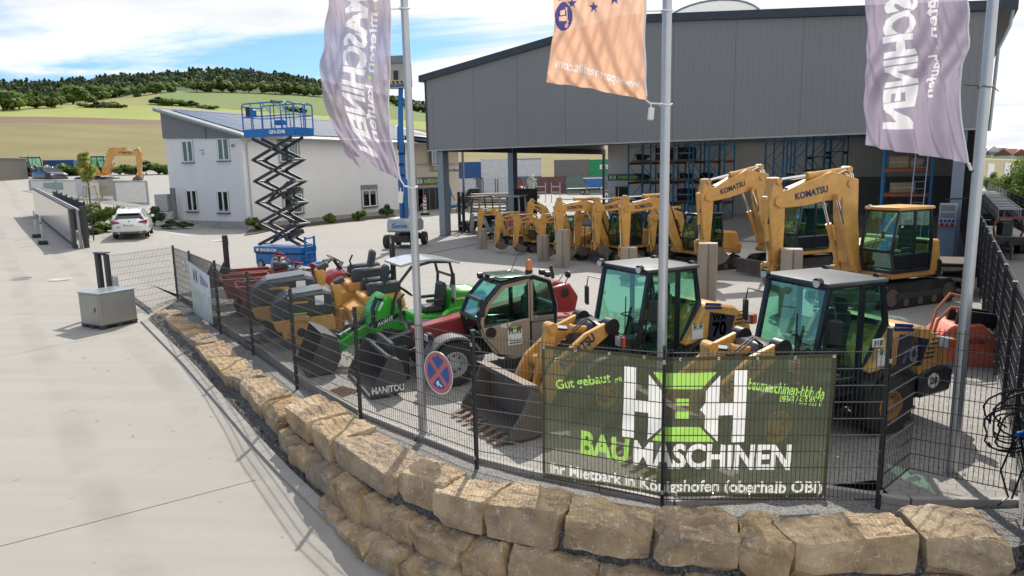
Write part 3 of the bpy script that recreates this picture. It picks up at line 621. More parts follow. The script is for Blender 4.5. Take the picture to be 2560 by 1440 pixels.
# loose gravel grains in the strip along the kerb
b = B(); rd = random.Random(12); G1 = [mat('grain dark', (.05, .05, .055), .9), mat('grain mid', (.11, .108, .105), .9), mat('grain pale', (.22, .21, .20), .9)]
for i in range(5200):
    s = rd.uniform(2.5, 25) ** 1.0; a, c = ck(s) + .14, cy(s) - .55
    if c - a < .2: continue
    x, y = xy_(s, rd.uniform(a, min(c, a + 1.3))); z = zst(x, y) + .035; r = rd.uniform(.008, .024); m = rd.choice(G1)
    u = [Vector((rd.gauss(0, 1), rd.gauss(0, 1), rd.gauss(0, 1))).normalized() * r for k in range(3)]; p = Vector((x, y, z))
    b.add([p + u[0], p + u[1], p + u[2], p - u[0] * .8, p - (u[1] + u[2]) * .5 + Vector((0, 0, r))], [(0, 1, 2), (0, 1, 4), (1, 2, 4), (2, 0, 4), (0, 3, 1), (1, 3, 2), (3, 4, 2)], m)
o = stuff(b.build('loose_gravel', smooth=0)); o['label'] = 'loose dark gravel lying along the street kerb'; o['category'] = 'gravel'
# concrete pillar closing the wall at the right
b = B(); p = G(2548, 1330, -.5); b.box((p.x + .17, p.y + .05, -.55), (.22, .5, 1.25), CONC, rot=(0, 0, .2), bev=.015)
tag(b.build('concrete_pillar'), 'pale concrete pillar closing the right end of the dry stone wall', 'pillar')

# ================================================================== wire mesh fence
FH = 1.9
fence = thing('wire_fence', 'anthracite wire mesh fence running along the top of the stone wall', 'fence', FP[5])
def loc(p): return Vector(p) - Vector(fence.location)
def wire_panel(parent, p, q, z0, z1, m, org, pitch=.05, rowh=.2, over=.03, wr=.0036):
    b = B(); d = q - p; L_ = math.hypot(d.x, d.y); n_ = max(2, int(L_ / pitch)); zz = lambda t: lerp(z0, z1, t); side = Vector((d.y, -d.x, 0)).normalized() * .007
    for i in range(n_ + 1):
        t = i / n_; x, y = p.x + d.x * t - org.x, p.y + d.y * t - org.y; z = zz(t) - org.z; b.cyl((x, y, z + .04), (x, y, z + FH - .03 + over), wr, m, 4, cap=False)
    k = 0
    while k * rowh < FH - .06:
        for sgn in (1, -1):
            a = Vector((p.x, p.y, z0 + .06 + k * rowh)) + side * sgn - org; c = Vector((q.x, q.y, z1 + .06 + k * rowh)) + side * sgn - org; b.cyl(a, c, wr * 1.15, m, 4, cap=False)
        k += 1
    return b.build('wire_panel', parent, smooth=0)
org = Vector(fence.location)
def fpost(i, h=FH + .03, up=.0):
    b = B(); p = FP[i] - org; a = FP[max(0, i - 1)]; c = FP[min(len(FP) - 1, i + 1)]; d = c - a; z = FZ[i] - org.z; rz = math.atan2(d.y, d.x); nv = Vector((d.y, -d.x, 0)).normalized()
    if nv.y < 0: nv = -nv
    p = p + nv * .035
    b.box((p.x, p.y, z + h / 2 - .05), (.04, .06, h + .1), ANT, rot=(0, 0, rz), bev=.004); b.box((p.x, p.y, z + h + .006), (.046, .066, .012), DGR, rot=(0, 0, rz))
    for k in range(5): b.box((p.x - nv.x * .042, p.y - nv.y * .042, z + .15 + k * .4), (.03, .012, .05), LGR if k in (0, 4) else ANT, rot=(0, 0, rz))
    return b.build('post', fence)
for i in range(9): fpost(i, FH + (.22 if i == 8 else .03))
for i in range(10):
    dz = .18 if i >= 8 else 0
    z0, z1 = FZ[i] + dz, FZ[i + 1] + dz
    if i == 8: z0 = FZ[8] + .1; z1 = FZ[9] + .1
    if i == 9: z0 = z1 = FZ[9] + .1
    wire_panel(fence, FP[i], FP[i + 1], z0, z1, ANT, org)
# return panel with the slide gate post at the left corner
GP = G(283, 792, -.3); wire_panel(fence, GP, FP[0], -.3, -.3, ANT, org, wr=.003)
gp = thing('gate_post', 'double anthracite gate post with a grey control box beside the steel cabinet', 'post', GP, math.atan2(*(FP[0] - GP).yx))
b = B(); b.box((0, 0, .95), (.12, .12, 1.95), ANT, bev=.006); b.box((-.02, .34, .98), (.14, .14, 2.02), ANT, bev=.006); b.box((-.02, .17, 1.92), (.05, .34, .05), ANT); b.box((-.02, .17, 1.97), (.22, .5, .03), DGR); b.build('frame', gp)
b = B(); b.box((.13, -.05, 1.05), (.17, .2, .42), LGR, bev=.04, seg=2); b.box((.13, -.05, .75), (.03, .03, .4), DGR); b.build('control_box', gp)

def PV(x, y, A, Bp, off=0.):
    """point seen at (x, y) on the vertical plane through A and Bp, moved off along its normal away from the camera"""
    d = Bp - A; n_ = Vector((d.y, -d.x, 0)).normalized(); n_ = n_ if n_.y > 0 else -n_
    A2 = A + n_ * off; r_ = ray(x, y); t = (A2 - CAM).dot(n_) / r_.dot(n_); return CAM + r_ * t
def raster(b, x0, x1, nx, y0, y1, ny):
    """which cell of a cloth grid carries which print material"""
    out_ = {}; sx, sy = nx / (x1 - x0), ny / (y1 - y0)
    for f, k in zip(b.f, b.mi):
        P = [((b.v[i][0] - x0) * sx - .5, (b.v[i][1] - y0) * sy - .5) for i in f]
        lo, hi = max(0, math.ceil(min(p[0] for p in P))), min(nx - 1, math.floor(max(p[0] for p in P)))
        for i in range(lo, hi + 1):
            ys = []
            for (xa, ya), (xb, yb) in zip(P, P[1:] + P[:1]):
                if (xa <= i) != (xb <= i): ys.append(ya + (yb - ya) * (i - xa) / (xb - xa))
            ys.sort()
            for u, v in zip(ys[::2], ys[1::2]):
                for j in range(max(0, math.ceil(u)), min(ny - 1, math.floor(v)) + 1): out_[(i, j)] = k
    return out_
# ------------------------------------------------------------------ banner on the fence
def cloth(name, col, tr, tl, rough=.7):
    m = bpy.data.materials.new(name); m.use_nodes = True; MATS[name] = m; t = m.node_tree; n = t.nodes; l = t.links; o = n['Material Output']; p = n['Principled BSDF']; p.inputs['Base Color'].default_value = (*col, 1); p.inputs['Roughness'].default_value = rough; p.inputs['Specular IOR Level'].default_value = .25
    a = n.new('ShaderNodeBsdfTranslucent'); a.inputs[0].default_value = (*col, 1); b_ = n.new('ShaderNodeBsdfTransparent'); b_.inputs[0].default_value = (1, .98, .92, 1)
    x = n.new('ShaderNodeMixShader'); x.inputs[0].default_value = tl; l.new(p.outputs[0], x.inputs[1]); l.new(a.outputs[0], x.inputs[2])
    y = n.new('ShaderNodeMixShader'); y.inputs[0].default_value = tr; l.new(x.outputs[0], y.inputs[1]); l.new(b_.outputs[0], y.inputs[2]); l.new(y.outputs[0], o.inputs[0]); return m
BAN = cloth('olive mesh banner', (.12, .135, .085), .34, .6); BANL = cloth('white print', (.90, .89, .87), .04, .62); BANG = cloth('lime print', (.42, .74, .15), .05, .62); BANH = cloth('banner hem', (.10, .10, .06), .14, .5)
A7, A8, A9 = FP[6], FP[7], FP[8]
TL, BL = PV(1355, 862, A7, A8, .03), PV(1357, 1188, A7, A8, .03); TR, BR = PV(2092, 886, A8, A9, .03), PV(2064, 1244, A8, A9, .03); TM_, BM_ = PV(1667, 893, A8, A9, .03), PV(1657, 1240, A8, A9, .03)
wl = (TM_ - TL).length; wr_ = (TR - TM_).length; bw = wl + wr_; bh = (TL - BL).length
def bmap(u, v, off=0.):
    """u metres from the left edge, v metres up from the lower hem"""
    nL = (TM_ - TL).cross(Vector((0, 0, 1))).normalized(); nL = nL if nL.y < 0 else -nL
    if u <= wl: t = u / wl; a, c = BL.lerp(BM_, t), TL.lerp(TM_, t)
    else: t = (u - wl) / wr_; a, c = BM_.lerp(BR, t), TM_.lerp(TR, t)
    p = a.lerp(c, v / bh); w = .03 * sin(v * 3.2 + .6 * sin(u * 3)) * sin(u * 2.1) + .016 * sin(u * 5 + v * 4) + .010 * sin(u * 13 - v * 7 + 2 * sin(v * 4))
    return p + nL * (w * .6 + off)
bn = thing('advertising_banner', 'olive green mesh banner with the large white and green emblem tied to the fence', 'banner', BL)
def bbuild(bb, name, m=None):
    for i, p in enumerate(bb.v): bb.v[i] = tuple(Vector(p) - BL)
    return bb.build(name, bn, smooth=0)
def on_banner(b0, off=.014, cut=.06):
    """bend flat geometry (x = u, y = v) onto the banner"""
    bm = bmesh.new(); vs = [bm.verts.new(v) for v in b0.v]
    for f, k in zip(b0.f, b0.mi):
        try: bm.faces.new([vs[i] for i in f]).material_index = k
        except ValueError: pass
    x = 0
    while x < bw + .1: bmesh.ops.bisect_plane(bm, geom=bm.verts[:] + bm.edges[:] + bm.faces[:], plane_co=(x if abs(x - wl) > .06 else wl, 0, 0), plane_no=(1, 0, 0)); x += cut
    bmesh.ops.bisect_plane(bm, geom=bm.verts[:] + bm.edges[:] + bm.faces[:], plane_co=(wl, 0, 0), plane_no=(1, 0, 0)); y = .06
    while y < bh: bmesh.ops.bisect_plane(bm, geom=bm.verts[:] + bm.edges[:] + bm.faces[:], plane_co=(0, y, 0), plane_no=(0, 1, 0)); y += .07
    bm.verts.index_update(); r = B(); r.slots = b0.slots
    r.v = [tuple(bmap(v.co.x, v.co.y, off)) for v in bm.verts]; r.f = [tuple(v.index for v in f.verts) for f in bm.faces]; r.mi = [f.material_index for f in bm.faces]; bm.free(); return r
def buv(x, y):
    """banner coordinates of a pixel"""
    p = PV(x, y, A7, A8, .03); u = (p - BL).dot((BM_ - BL).normalized())
    if x > 1660: p = PV(x, y, A8, A9, .03); u = wl + (p - BM_).dot((BR - BM_).normalized())
    tt = u / wl if u <= wl else (u - wl) / wr_; zb = (BL.lerp(BM_, tt) if u <= wl else BM_.lerp(BR, tt)).z; return u, p.z - zb
X_, Y_ = (1, 0, 0), (0, 1, 0)
b = B()
def btext(t, px0, px1, m, size, bold=.02, **k):
    a, c = buv(*px0), buv(*px1); d = Vector((c[0] - a[0], c[1] - a[1], 0)); text(b, t, (a[0], a[1], 0), d, (-d.y, d.x, 0), size, m, bold=bold, off=0, fit=d.length, **k)
btext('Gut gebaut', (1380, 972), (1514, 950), BANG, .17); btext('mit', (1523, 952), (1542, 948), BANG, .10)
btext('baumaschinen-hbh.de', (1871, 968), (2061, 998), BANG, .19); btext('09343 / 615 921 0', (1951, 1002), (2056, 1015), BANG, .12)
btext('BAU', (1445, 1130), (1568, 1153), BANG, .42, .035); btext('MASCHINEN', (1578, 1155), (1977, 1172), BANL, .42, .035)
btext('Ihr Mietpark in Königshofen (oberhalb OBI)', (1375, 1180), (2057, 1232), BANL, .20, .025)
h0 = buv(1550, 1083); h1 = buv(1556, 906); h2 = buv(1862, 1100); hs = h1[1] - h0[1]; hw = (h2[0] - h0[0]) / 1.68
bb = B(); hbh(bb, (0, 0, 0), X_, Y_, 1, BANL, BANG, 0); bb.v = [(h0[0] + v[0] * hw, h0[1] - .02 + v[1] * hs, 0) for v in bb.v]
b.slots = b.slots; base = len(b.v); b.v += bb.v; ks_ = [b.slot(m) for m in bb.slots]; b.f += [tuple(i + base for i in f) for f in bb.f]; b.mi += [ks_[k] for k in bb.mi]
NU, NV = 920, 300; cells = raster(b, 0, bw, NU, 0, bh, NV); sl_m = [BAN] + b.slots
c_ = B(); c_.slots = sl_m; c_.v = [tuple(bmap(bw * i / NU, bh * j / NV)) for i in range(NU + 1) for j in range(NV + 1)]; c_.f = [(i * (NV + 1) + j, (i + 1) * (NV + 1) + j, (i + 1) * (NV + 1) + j + 1, i * (NV + 1) + j + 1) for i in range(NU) for j in range(NV)]; c_.mi = [cells.get((i, j), -1) + 1 for i in range(NU) for j in range(NV)]
o = bbuild(c_, 'cloth'); o.data.polygons.foreach_set('use_smooth', [True] * len(o.data.polygons))
b = B()
for (u0, v0, u1, v1) in ((0, 0, bw, .045), (0, bh - .045, bw, bh), (0, .045, .045, bh - .045), (bw - .045, .045, bw, bh - .045)): b.add([(u0, v0, 0), (u1, v0, 0), (u1, v1, 0), (u0, v1, 0)], [(0, 1, 2, 3)], BANH)
bbuild(on_banner(b, .004), 'hem')
b = B()
for i in range(9):
    for v in (.025, bh - .025): p = bmap(.03 + (bw - .06) * i / 8, v, .01); b.lathe(p, [(.008, 0), (.012, -.004), (.017, -.004), (.018, .002)], CHR, 'y', 10)
bbuild(b, 'eyelets')

# ------------------------------------------------------------------ round no stopping sign on the fence
SC = PV(1096, 932, FP[5], FP[6], -.03); d = (FP[6] - FP[5]); d.z = 0; d.normalize(); SN = Vector((d.y, -d.x, 0)); SN = SN if SN.y < 0 else -SN
SR = mat('faded sign red', (.50, .135, .115), .45); SB = mat('sign blue', (.012, .075, .32), .4)
def round_sign(C, X, r, name, label, blue=True):
    X = Vector(X).normalized(); Z = Vector((0, 0, 1)); N_ = X.cross(Z); t = thing(name, label, 'sign', C); O = Vector((0, 0, 0))
    def pt(a, q, off): return X * (cos(a) * q) + Z * (sin(a) * q) + N_ * off
    def ring(b, r0, r1, off, m, n=40):
        if r0 == 0: b.add([pt(2 * pi * i / n, r1, off) for i in range(n)], [tuple(range(n))], m)
        else: b.add([pt(2 * pi * i / n, q, off) for q in (r0, r1) for i in range(n)], [(i, (i + 1) % n, n + (i + 1) % n, n + i) for i in range(n)], m)
    b = B(); b.cyl(N_ * -.004, N_ * .0, r, GALV, 40); b.box(N_ * -.02 + Z * .1, (.08, .03, .04), GALV, rot=(0, 0, math.atan2(X.y, X.x))); b.build('plate', t)
    b = B(); ring(b, r * .955, r, .002, WHT); ring(b, 0, r * .955, .003, SR if blue else WHT)
    if blue:
        for k in range(4):
            a0, a1 = pi / 2 * k - pi / 4 + .17 + pi / 4 * 0, pi / 2 * (k + 1) - pi / 4 - .17; rr = r * .76; g = .095 * r * 1.414; c = Vector((cos((a0 + a1) / 2) * g * 1.15, sin((a0 + a1) / 2) * g * 1.15, 0)); n = 10
            arc = [pt(a0 + (a1 - a0) * i / n, rr, .005) for i in range(n + 1)]; b.add(arc + [X * c.x + Z * c.y + N_ * .005], [tuple(range(n + 2))], SB)
        # white arrow pointing to the left in the lower field
        A = lambda x, z: X * (x * r) + Z * (z * r) + N_ * .007
        b.add([A(.26, -.56), A(.24, -.64), A(-.02, -.54), A(.0, -.46)], [(0, 1, 2, 3)], PLA); b.add([A(-.16, -.46), A(.02, -.36), A(.06, -.42), A(-.02, -.5), A(.0, -.64), A(-.07, -.64)], [(0, 1, 2, 3), (0, 3, 4, 5)], PLA)
        b.add([A(-.18, .83), A(.02, .78), A(.02, .80), A(-.18, .85)], [(0, 1, 2, 3)], BLK); b.add([A(.02, .84), A(.10, .77), A(.0, .75)], [(0, 1, 2)], BLK)
    else:
        ring(b, r * .76, r * .955, .004, SR); text(b, '10', N_ * .004 + X * 0 + Z * (-r * .3), X, Z, r * .85, BLK, bold=.03, align='c')
    b.build('face', t); return t
round_sign(SC, d, .31, 'traffic_sign', 'round red and blue no stopping sign with a white arrow on the mesh fence')
d1 = (FP[1] - FP[0]); d1.z = 0
s_ = PV(459, 664, FP[0], FP[1], -.03); round_sign(s_, d1, .24, 'traffic_sign', 'small white round sign with a faded red rim on the far fence corner', False)
# pale printed banner on the far fence panel
A2, A3 = FP[1], FP[2]; q = [PV(470, 652, A2, A3, -.02), PV(523, 690, A2, A3, -.02), PV(533, 812, A2, A3, -.02), PV(484, 782, A2, A3, -.02)]
t = thing('printed_banner', 'pale white and green printed banner on the far end of the mesh fence', 'banner', q[3])
PB = gmat('printed banner', lambda n, l, p, co: (l.new(mixc(n, l, rng(n, l, nz(n, l, co, 3.5, 5), .42, .62, 0, .75), (.62, .63, .66), (.30, .50, .27)), p.inputs['Base Color'])))
PBW = mat('banner white', (.66, .67, .70), .6)
b = B(); q = [p - q[3] for p in q]; m1, m2 = q[0].lerp(q[3], .45), q[1].lerp(q[2], .45); b.quad(q[0], q[1], m2, m1, PBW); b.quad(m1, m2, q[2], q[3], PB); b.build('cloth', t)
b = B(); X = (q[1] - q[0]); X.z = 0; PUR = mat('violet print', (.14, .09, .25), .6); hbh(b, q[0].lerp(q[3], .32) + X * .22, X, (0, 0, 1), .36, PUR, LIME, .008)
for i in range(7): p = q[0].lerp(q[3], .30) + X * (.58 + .05 * i); b.box(p + Vector((0, 0, .14 - .01 * i)), (.03, .01, .3 - .03 * i), PUR)
b.build('print', t)

# ================================================================== flag poles and flags
def flagpole(base, r0, r1, top, label):
    t = thing('flag_pole', label, 'flag pole', base, 0, 'flag poles along the fence'); b = B()
    b.tube([(0, 0, 0), (0, 0, top * .5), (0, 0, top)], [r0, (r0 + r1) / 2, r1], ALU, 18); b.build('pole', t)
    b = B(); b.cyl((0, 0, 0), (0, 0, .03), r0 * 1.7, GRY, 20); b.box((0, 0, .012), (r0 * 4, r0 * 4, .024), GRY, bev=.004)
    for i in range(4): a = i * pi / 2 + pi / 4; b.cyl((cos(a) * r0 * 2.2, sin(a) * r0 * 2.2, .02), (cos(a) * r0 * 2.2, sin(a) * r0 * 2.2, .05), .012, GRY, 6)
    b.build('base_plate', t); b = B(); b.sph((0, 0, top), r1 * 1.3, ALU); b.build('cap', t); return t
B1, B2, B3 = G(1058, 1088, -.14), G(1650, 1196, -.12), G(2378, 1185, -.12)
flagpole(B1, .062, .05, 8.6, 'silver flag pole holding the first violet flag, left of the orange one'); flagpole(B2, .062, .052, 8.6, 'silver flag pole in the middle holding the orange flag'); flagpole(B3, .066, .056, 8.6, 'silver flag pole at the right holding the second violet flag')
def PD(x, y, base, dn=Vector((0, 1, 0))):
    r_ = ray(x, y); t = (base - CAM).dot(dn) / r_.dot(dn); return CAM + r_ * t
def crom(P, t):
    n_ = len(P) - 1; t = max(0, min(.9999, t)) * n_; i = int(t); f = t - i; a, b_, c, d_ = P[max(0, i - 1)], P[i], P[i + 1], P[min(n_, i + 2)]
    return .5 * ((2 * b_) + (c - a) * f + (2 * a - 5 * b_ + 4 * c - d_) * f * f + (3 * b_ - a - 3 * c + d_) * f ** 3)
def make_flag(name, label, base, Rp, Lp, m, wave, draw, names):
    Rv = [PD(x, y, base) for x, y in Rp]; Lv = [PD(x, y, base) for x, y in Lp]; W_ = (Rv[1] - Lv[1]).length; H_ = sum((a - c).length for a, c in zip(Rv, Rv[1:]))
    O = Rv[-1]; t = thing(name, label, 'flag', O)
    def mp_(u, v, off=0.):
        """u 0 at the pole side .. 1 at the fly edge, v 0 top .. 1 bottom"""
        p = crom(Rv, v).lerp(crom(Lv, v), u); return p + Vector((0, -off + wave(u, v), 0)) - O
    f = B(); draw(f); nu, nv = 120, 330; cells = raster(f, 0, 1, nu, 0, 1, nv)
    b = B(); b.slots = [m] + f.slots; b.v = [tuple(mp_(i / nu, j / nv)) for i in range(nu + 1) for j in range(nv + 1)]; b.f = [(i * (nv + 1) + j, (i + 1) * (nv + 1) + j, (i + 1) * (nv + 1) + j + 1, i * (nv + 1) + j + 1) for i in range(nu) for j in range(nv)]; b.mi = [cells.get((i, j), -1) + 1 for i in range(nu) for j in range(nv)]
    o = b.build('cloth', t, smooth=0); o.data.polygons.foreach_set('use_smooth', [True] * len(o.data.polygons))
    b = B(); b.tube([mp_(0, j / 24, .0) for j in range(25)], .012, WHT if 'orange' not in label else PLA, 6); b.build('edge_cord', t)
    return t, mp_, O
FLV = cloth('violet flag cloth', (.40, .345, .43), .13, .5); FLO = cloth('orange flag cloth', (.86, .52, .35), .08, .5); FLW = cloth('flag white print', (.86, .85, .86), .04, .45); FLG = cloth('flag lime print', (.45, .66, .28), .04, .45); FLN = cloth('flag indigo print', (.075, .06, .26), .03, .35)
def vert_text(f, t, u, v0, v1, capu, m, bold=.02):
    """mirrored lettering running down the flag (v0 to v1), letter tops towards the fly edge"""
    vs, fs, w = textgeo(t, 1., bold); k = (v1 - v0) / w; f.add([(u + p[1] * capu / .72, v0 + p[0] * k, 0) for p in vs], fs, m)
def d1_(f):
    # rows: v=0 is y=-60 px, v=1 is y=452 px
    vert_text(f, 'BAU', .36, -.24, .145, .30, FLG, .03); vert_text(f, 'MASCHINEN', .36, .165, .93, .31, FLW, .045); vert_text(f, 'service', .21, -.20, .20, .12, FLW); vert_text(f, 'mieten', .21, .255, .53, .12, FLW); vert_text(f, 'kaufen', .21, .585, .86, .12, FLW)
    for v in (.235, .555): f.add([(.25 + .025 * cos(a * .7), v + .009 * sin(a * .7), 0) for a in range(9)], [tuple(range(9))], FLG)
def w1(u, v): return .03 * sin(u * 34 - v * 22 + 3 * sin(v * 5)) * v + .018 * sin(u * 52 + v * 30) + .10 * sin(u * 7 + v * 3) * (.25 + u) + .05 * sin(u * 15 - v * 8) + .03 * sin(v * 26 + u * 9) + .10 * u * sin(v * 6) + .15 * sst(.8, 1, v) * u
fl1, mp1, O1 = make_flag('advertising_flag', 'violet grey flag with white mirrored lettering beside the blue scissor lift', B1 + Vector((0, 0, 0)), [(979, -60), (976, 0), (975, 110), (970, 230), (975, 330), (1003, 452)], [(812, -60), (808, 0), (802, 100), (801, 190), (822, 285), (862, 378)], FLV, w1, d1_, ['lettering'])
b = B(); b.add([PD(x, y, B1) + Vector((0, dy_, 0)) - O1 for x, y, dy_ in ((862, 372, -.02), (876, 360, -.1), (892, 392, -.14), (905, 420, -.1), (885, 408, .05), (850, 376, .1), (858, 392, .12))], [(0, 1, 2), (0, 2, 4), (2, 3, 4), (0, 4, 6), (0, 6, 5)], FLV); b.build('folded_corner', fl1, smooth=0)
def d2_(f):
    vs, fs, w = textgeo('www.partnerlift.com', 1., .01); k = .86 / w; f.add([(.07 + p[0] * k, .905 - p[1] * .085 + (.07 + p[0] * k) * -.035, 0) for p in vs], fs, FLW)
    def star(cu, cv, r):
        P = [(cu + (r if i % 2 == 0 else r * .4) * sin(i * pi / 5), cv - (r if i % 2 == 0 else r * .4) * cos(i * pi / 5) * .95, 0) for i in range(10)]; f.add(P + [(cu, cv, 0)], [(i, (i + 1) % 10, 10) for i in range(10)], FLN)
    star(.80, .30, .060); star(.565, .355, .062); star(.33, .29, .064); star(.6, .07, .06)
    f.add([(.90 + .095 * cos(i * .314), .43 + .145 * sin(i * .314), 0) for i in range(20)], [tuple(range(20))], FLN); f.add([(.93 + .07 * cos(i * .314), .17 + .1 * sin(i * .314), 0) for i in range(20)], [tuple(range(20))], FLN)
    for q_ in ([(.95, .47), (.86, .47), (.86, .42), (.95, .42)], [(.93, .41), (.885, .41), (.885, .36), (.93, .36)], [(.852, .50), (.862, .34), (.872, .34), (.865, .50)]): f.add([(x, y, .002) for x, y in q_], [(0, 1, 2, 3)], FLO)
    f.add([(.87 + .018 * cos(i * .6), .52 + .026 * sin(i * .6), .002) for i in range(10)], [tuple(range(10))], FLO)
def w2(u, v): return .022 * sin(u * 30 + v * 26 + 2 * sin(v * 6)) * (.3 + v) + .012 * sin(u * 55 - v * 20) + .07 * sin(u * 5 + v * 2) * (.3 + u) + .03 * sin(u * 12 - v * 9) * v + .02 * sin(u * 22 + v * 12) + .05 * u * sin(v * 5)
fl2, mp2, O2 = make_flag('advertising_flag', 'orange flag with indigo stars and mirrored white web address', B2, [(1613, -90), (1613, 0), (1613, 130), (1614, 249)], [(1392, -90), (1384, 0), (1386, 60), (1377, 120), (1366, 205)], FLO, w2, d2_, ['print'])
def d3_(f):
    vert_text(f, 'BAUM', .53, -.62, -.05, .25, FLW, .03); vert_text(f, 'ASCHINEN', .53, .0, .87, .27, FLW, .045); vert_text(f, 'mieten', .285, .0, .375, .14, FLW); vert_text(f, 'kaufen', .285, .47, .735, .14, FLW)
    f.add([(.32 + .022 * cos(a * .7), .435 + .013 * sin(a * .7), 0) for a in range(9)], [tuple(range(9))], FLG)
def w3(u, v): return .022 * sin(u * 38 - v * 18 + 3 * sin(v * 7)) * (.4 + v) + .012 * sin(u * 60 + v * 24) + .08 * sin(u * 8 + v * 2) * (.3 + u * .7) + .035 * sin(u * 19 - v * 6) + .025 * sin(u * 30 + v * 14) * v + .04 * sin(v * 11 - u * 4)
fl3, mp3, O3 = make_flag('advertising_flag', 'violet grey flag with white mirrored lettering on the rightmost flag pole', B3, [(2420, -40), (2418, 30), (2412, 140), (2409, 240), (2422, 409)], [(2168, -40), (2166, 60), (2171, 170), (2160, 270), (2164, 362)], FLV, w3, d3_, ['lettering'])
# ties, cords and weights
def tie(parent, pts, r, m, O, name='tie'): b = B(); b.tube([Vector(p) - O for p in pts], r, m, 5); return b.build(name, parent)
def hoop(base, z, r): return [Vector((base.x + r * cos(a * .45), base.y + r * sin(a * .45), z + .01 * sin(a))) for a in range(15)]
TAG = mat('white plastic tag', (.72, .71, .67), .5)
def weight(parent, x, y, base, O, h=.19):
    p = PD(x, y, base) - O; b = B(); b.box(p - Vector((0, .02, h / 2 + .05)), (.075, .03, h), TAG, rot=(0, .08, .1), bev=.012); b.tube([p, p - Vector((0, .02, .06))], .008, TAG, 5); b.build('weight', parent)
e = PD(1003, 452, B1); z1 = PD(1030, 468, B1).z; tie(fl1, [e, PD(1012, 466, B1)] + hoop(B1, z1, .075), .011, PLA, O1); weight(fl1, 1001, 470, B1, O1, .17); z1 = PD(1000, 22, B1).z; tie(fl1, [PD(975, 23, B1)] + hoop(B1, z1, .07), .011, PLA, O1)
e = PD(1614, 249, B2); z1 = PD(1645, 262, B2).z; tie(fl2, [e, PD(1625, 258, B2)] + hoop(B2, z1, .075), .010, PLA, O2); weight(fl2, 1627, 258, B2, O2, .15); z1 = PD(1645, 28, B2).z; tie(fl2, [PD(1613, 28, B2)] + hoop(B2, z1, .07), .009, PLA, O2)
tie(fl3, [PD(2422, 409, B3), PD(2428, 425, B3)], .02, TAG, O3, 'strap'); tie(fl3, [PD(2428, 425, B3), PD(2445, 450, B3), PD(2458, 470, B3)], .007, BLK, O3, 'cord'); z1 = PD(2460, 470, B3).z; z2 = PD(2450, 218, B3).z; tie(fl3, [PD(2410, 212, B3)] + hoop(B3, z2, .08) + [PD(2497, 228, B3)], .006, BLK, O3, 'cord')

# ================================================================== privacy fence on the right, on a concrete plinth
PA, PB_ = G(2545, 1240, 0), G(2470, 860, 0); pd = (PB_ - PA).normalized(); PN = Vector((-pd.y, pd.x, 0)) * -1
PLEN = 31.; b = B()
L0 = -1.2
b.box((PA + pd * (L0 + PLEN) / 2 + PN * .1)[:2] + (.06,), (PLEN - L0, .16, .42), mat('plinth concrete', (.50, .48, .44), .8, dirt=.2, dcol=(.35, .33, .31)), rot=(0, 0, math.atan2(pd.y, pd.x)), bev=.012)
tag(b.build('fence_plinth'), 'pale concrete plinth under the dark slatted fence at the right', 'plinth')
pf = thing('privacy_fence', 'anthracite fence with woven privacy strips and steel posts along the right edge of the yard', 'fence', PA, math.atan2(pd.y, pd.x))
STRIP = mat('privacy strip', (.022, .023, .025), .6, var=.1)
i = 0
x = L0
while x < PLEN - 1:
    b = B(); b.box((x, .02, 1.15), (.05, .06, 1.95), ANT, bev=.004); b.box((x, .02, 2.13), (.056, .066, .012), LGR)
    for k in range(5): b.box((x + .02, .055, .4 + k * .4), (.05, .02, .025), GRY)
    b.build('post', pf)
    b = B()
    for k in range(10): b.box((x + 1.01, -.03, .37 + .18 * k), (1.96, .012, .176), STRIP)
    b.build('privacy_strips', pf, smooth=0)
    b = B()
    for k in range(11): b.box((x + 1.01, .0, .28 + .18 * k), (1.98, .007, .007), GALV)
    for k in range(1, 20): b.box((x + k * .1, .003, 1.18), (.005, .005, 1.84), ANT)
    b.build('wire_panel', pf, smooth=0)
    x += 2.02; i += 1
# cable coil with a blue coupling on the end post
p = G(2540, 1262, -.05); t = thing('cable_coil', 'loose coil of black cable with a blue coupling hanging at the fence end', 'cable', p); CB = mat('black cable', (.012, .012, .013), .45)
b = B(); rd = random.Random(5)
for k in range(7):
    r0 = rd.uniform(.16, .34); c = Vector((rd.uniform(-.12, .05), rd.uniform(-.1, .1), 1.0 + rd.uniform(-.15, .12))); ph = rd.uniform(0, 6); b.tube([c + Vector((r0 * cos(a * .35 + ph) * (1 + .15 * sin(a)), .05 * sin(a * .5), r0 * sin(a * .35 + ph) * .9)) for a in range(18)], .011, CB, 6)
b.tube([(-.1, 0, .8), (-.18, .05, .4), (-.1, 0, .1), (-.25, -.05, .02)], .012, CB, 6); b.tube([(0, .1, 1.0), (.05, 0, .5), (-.02, .05, .05)], .012, CB, 6); b.build('cable', t)
b = B(); b.cyl((-.04, -.12, .93), (-.16, -.12, .90), .035, mat('coupling blue', (.01, .12, .45), .4), 12); b.build('coupling', t)

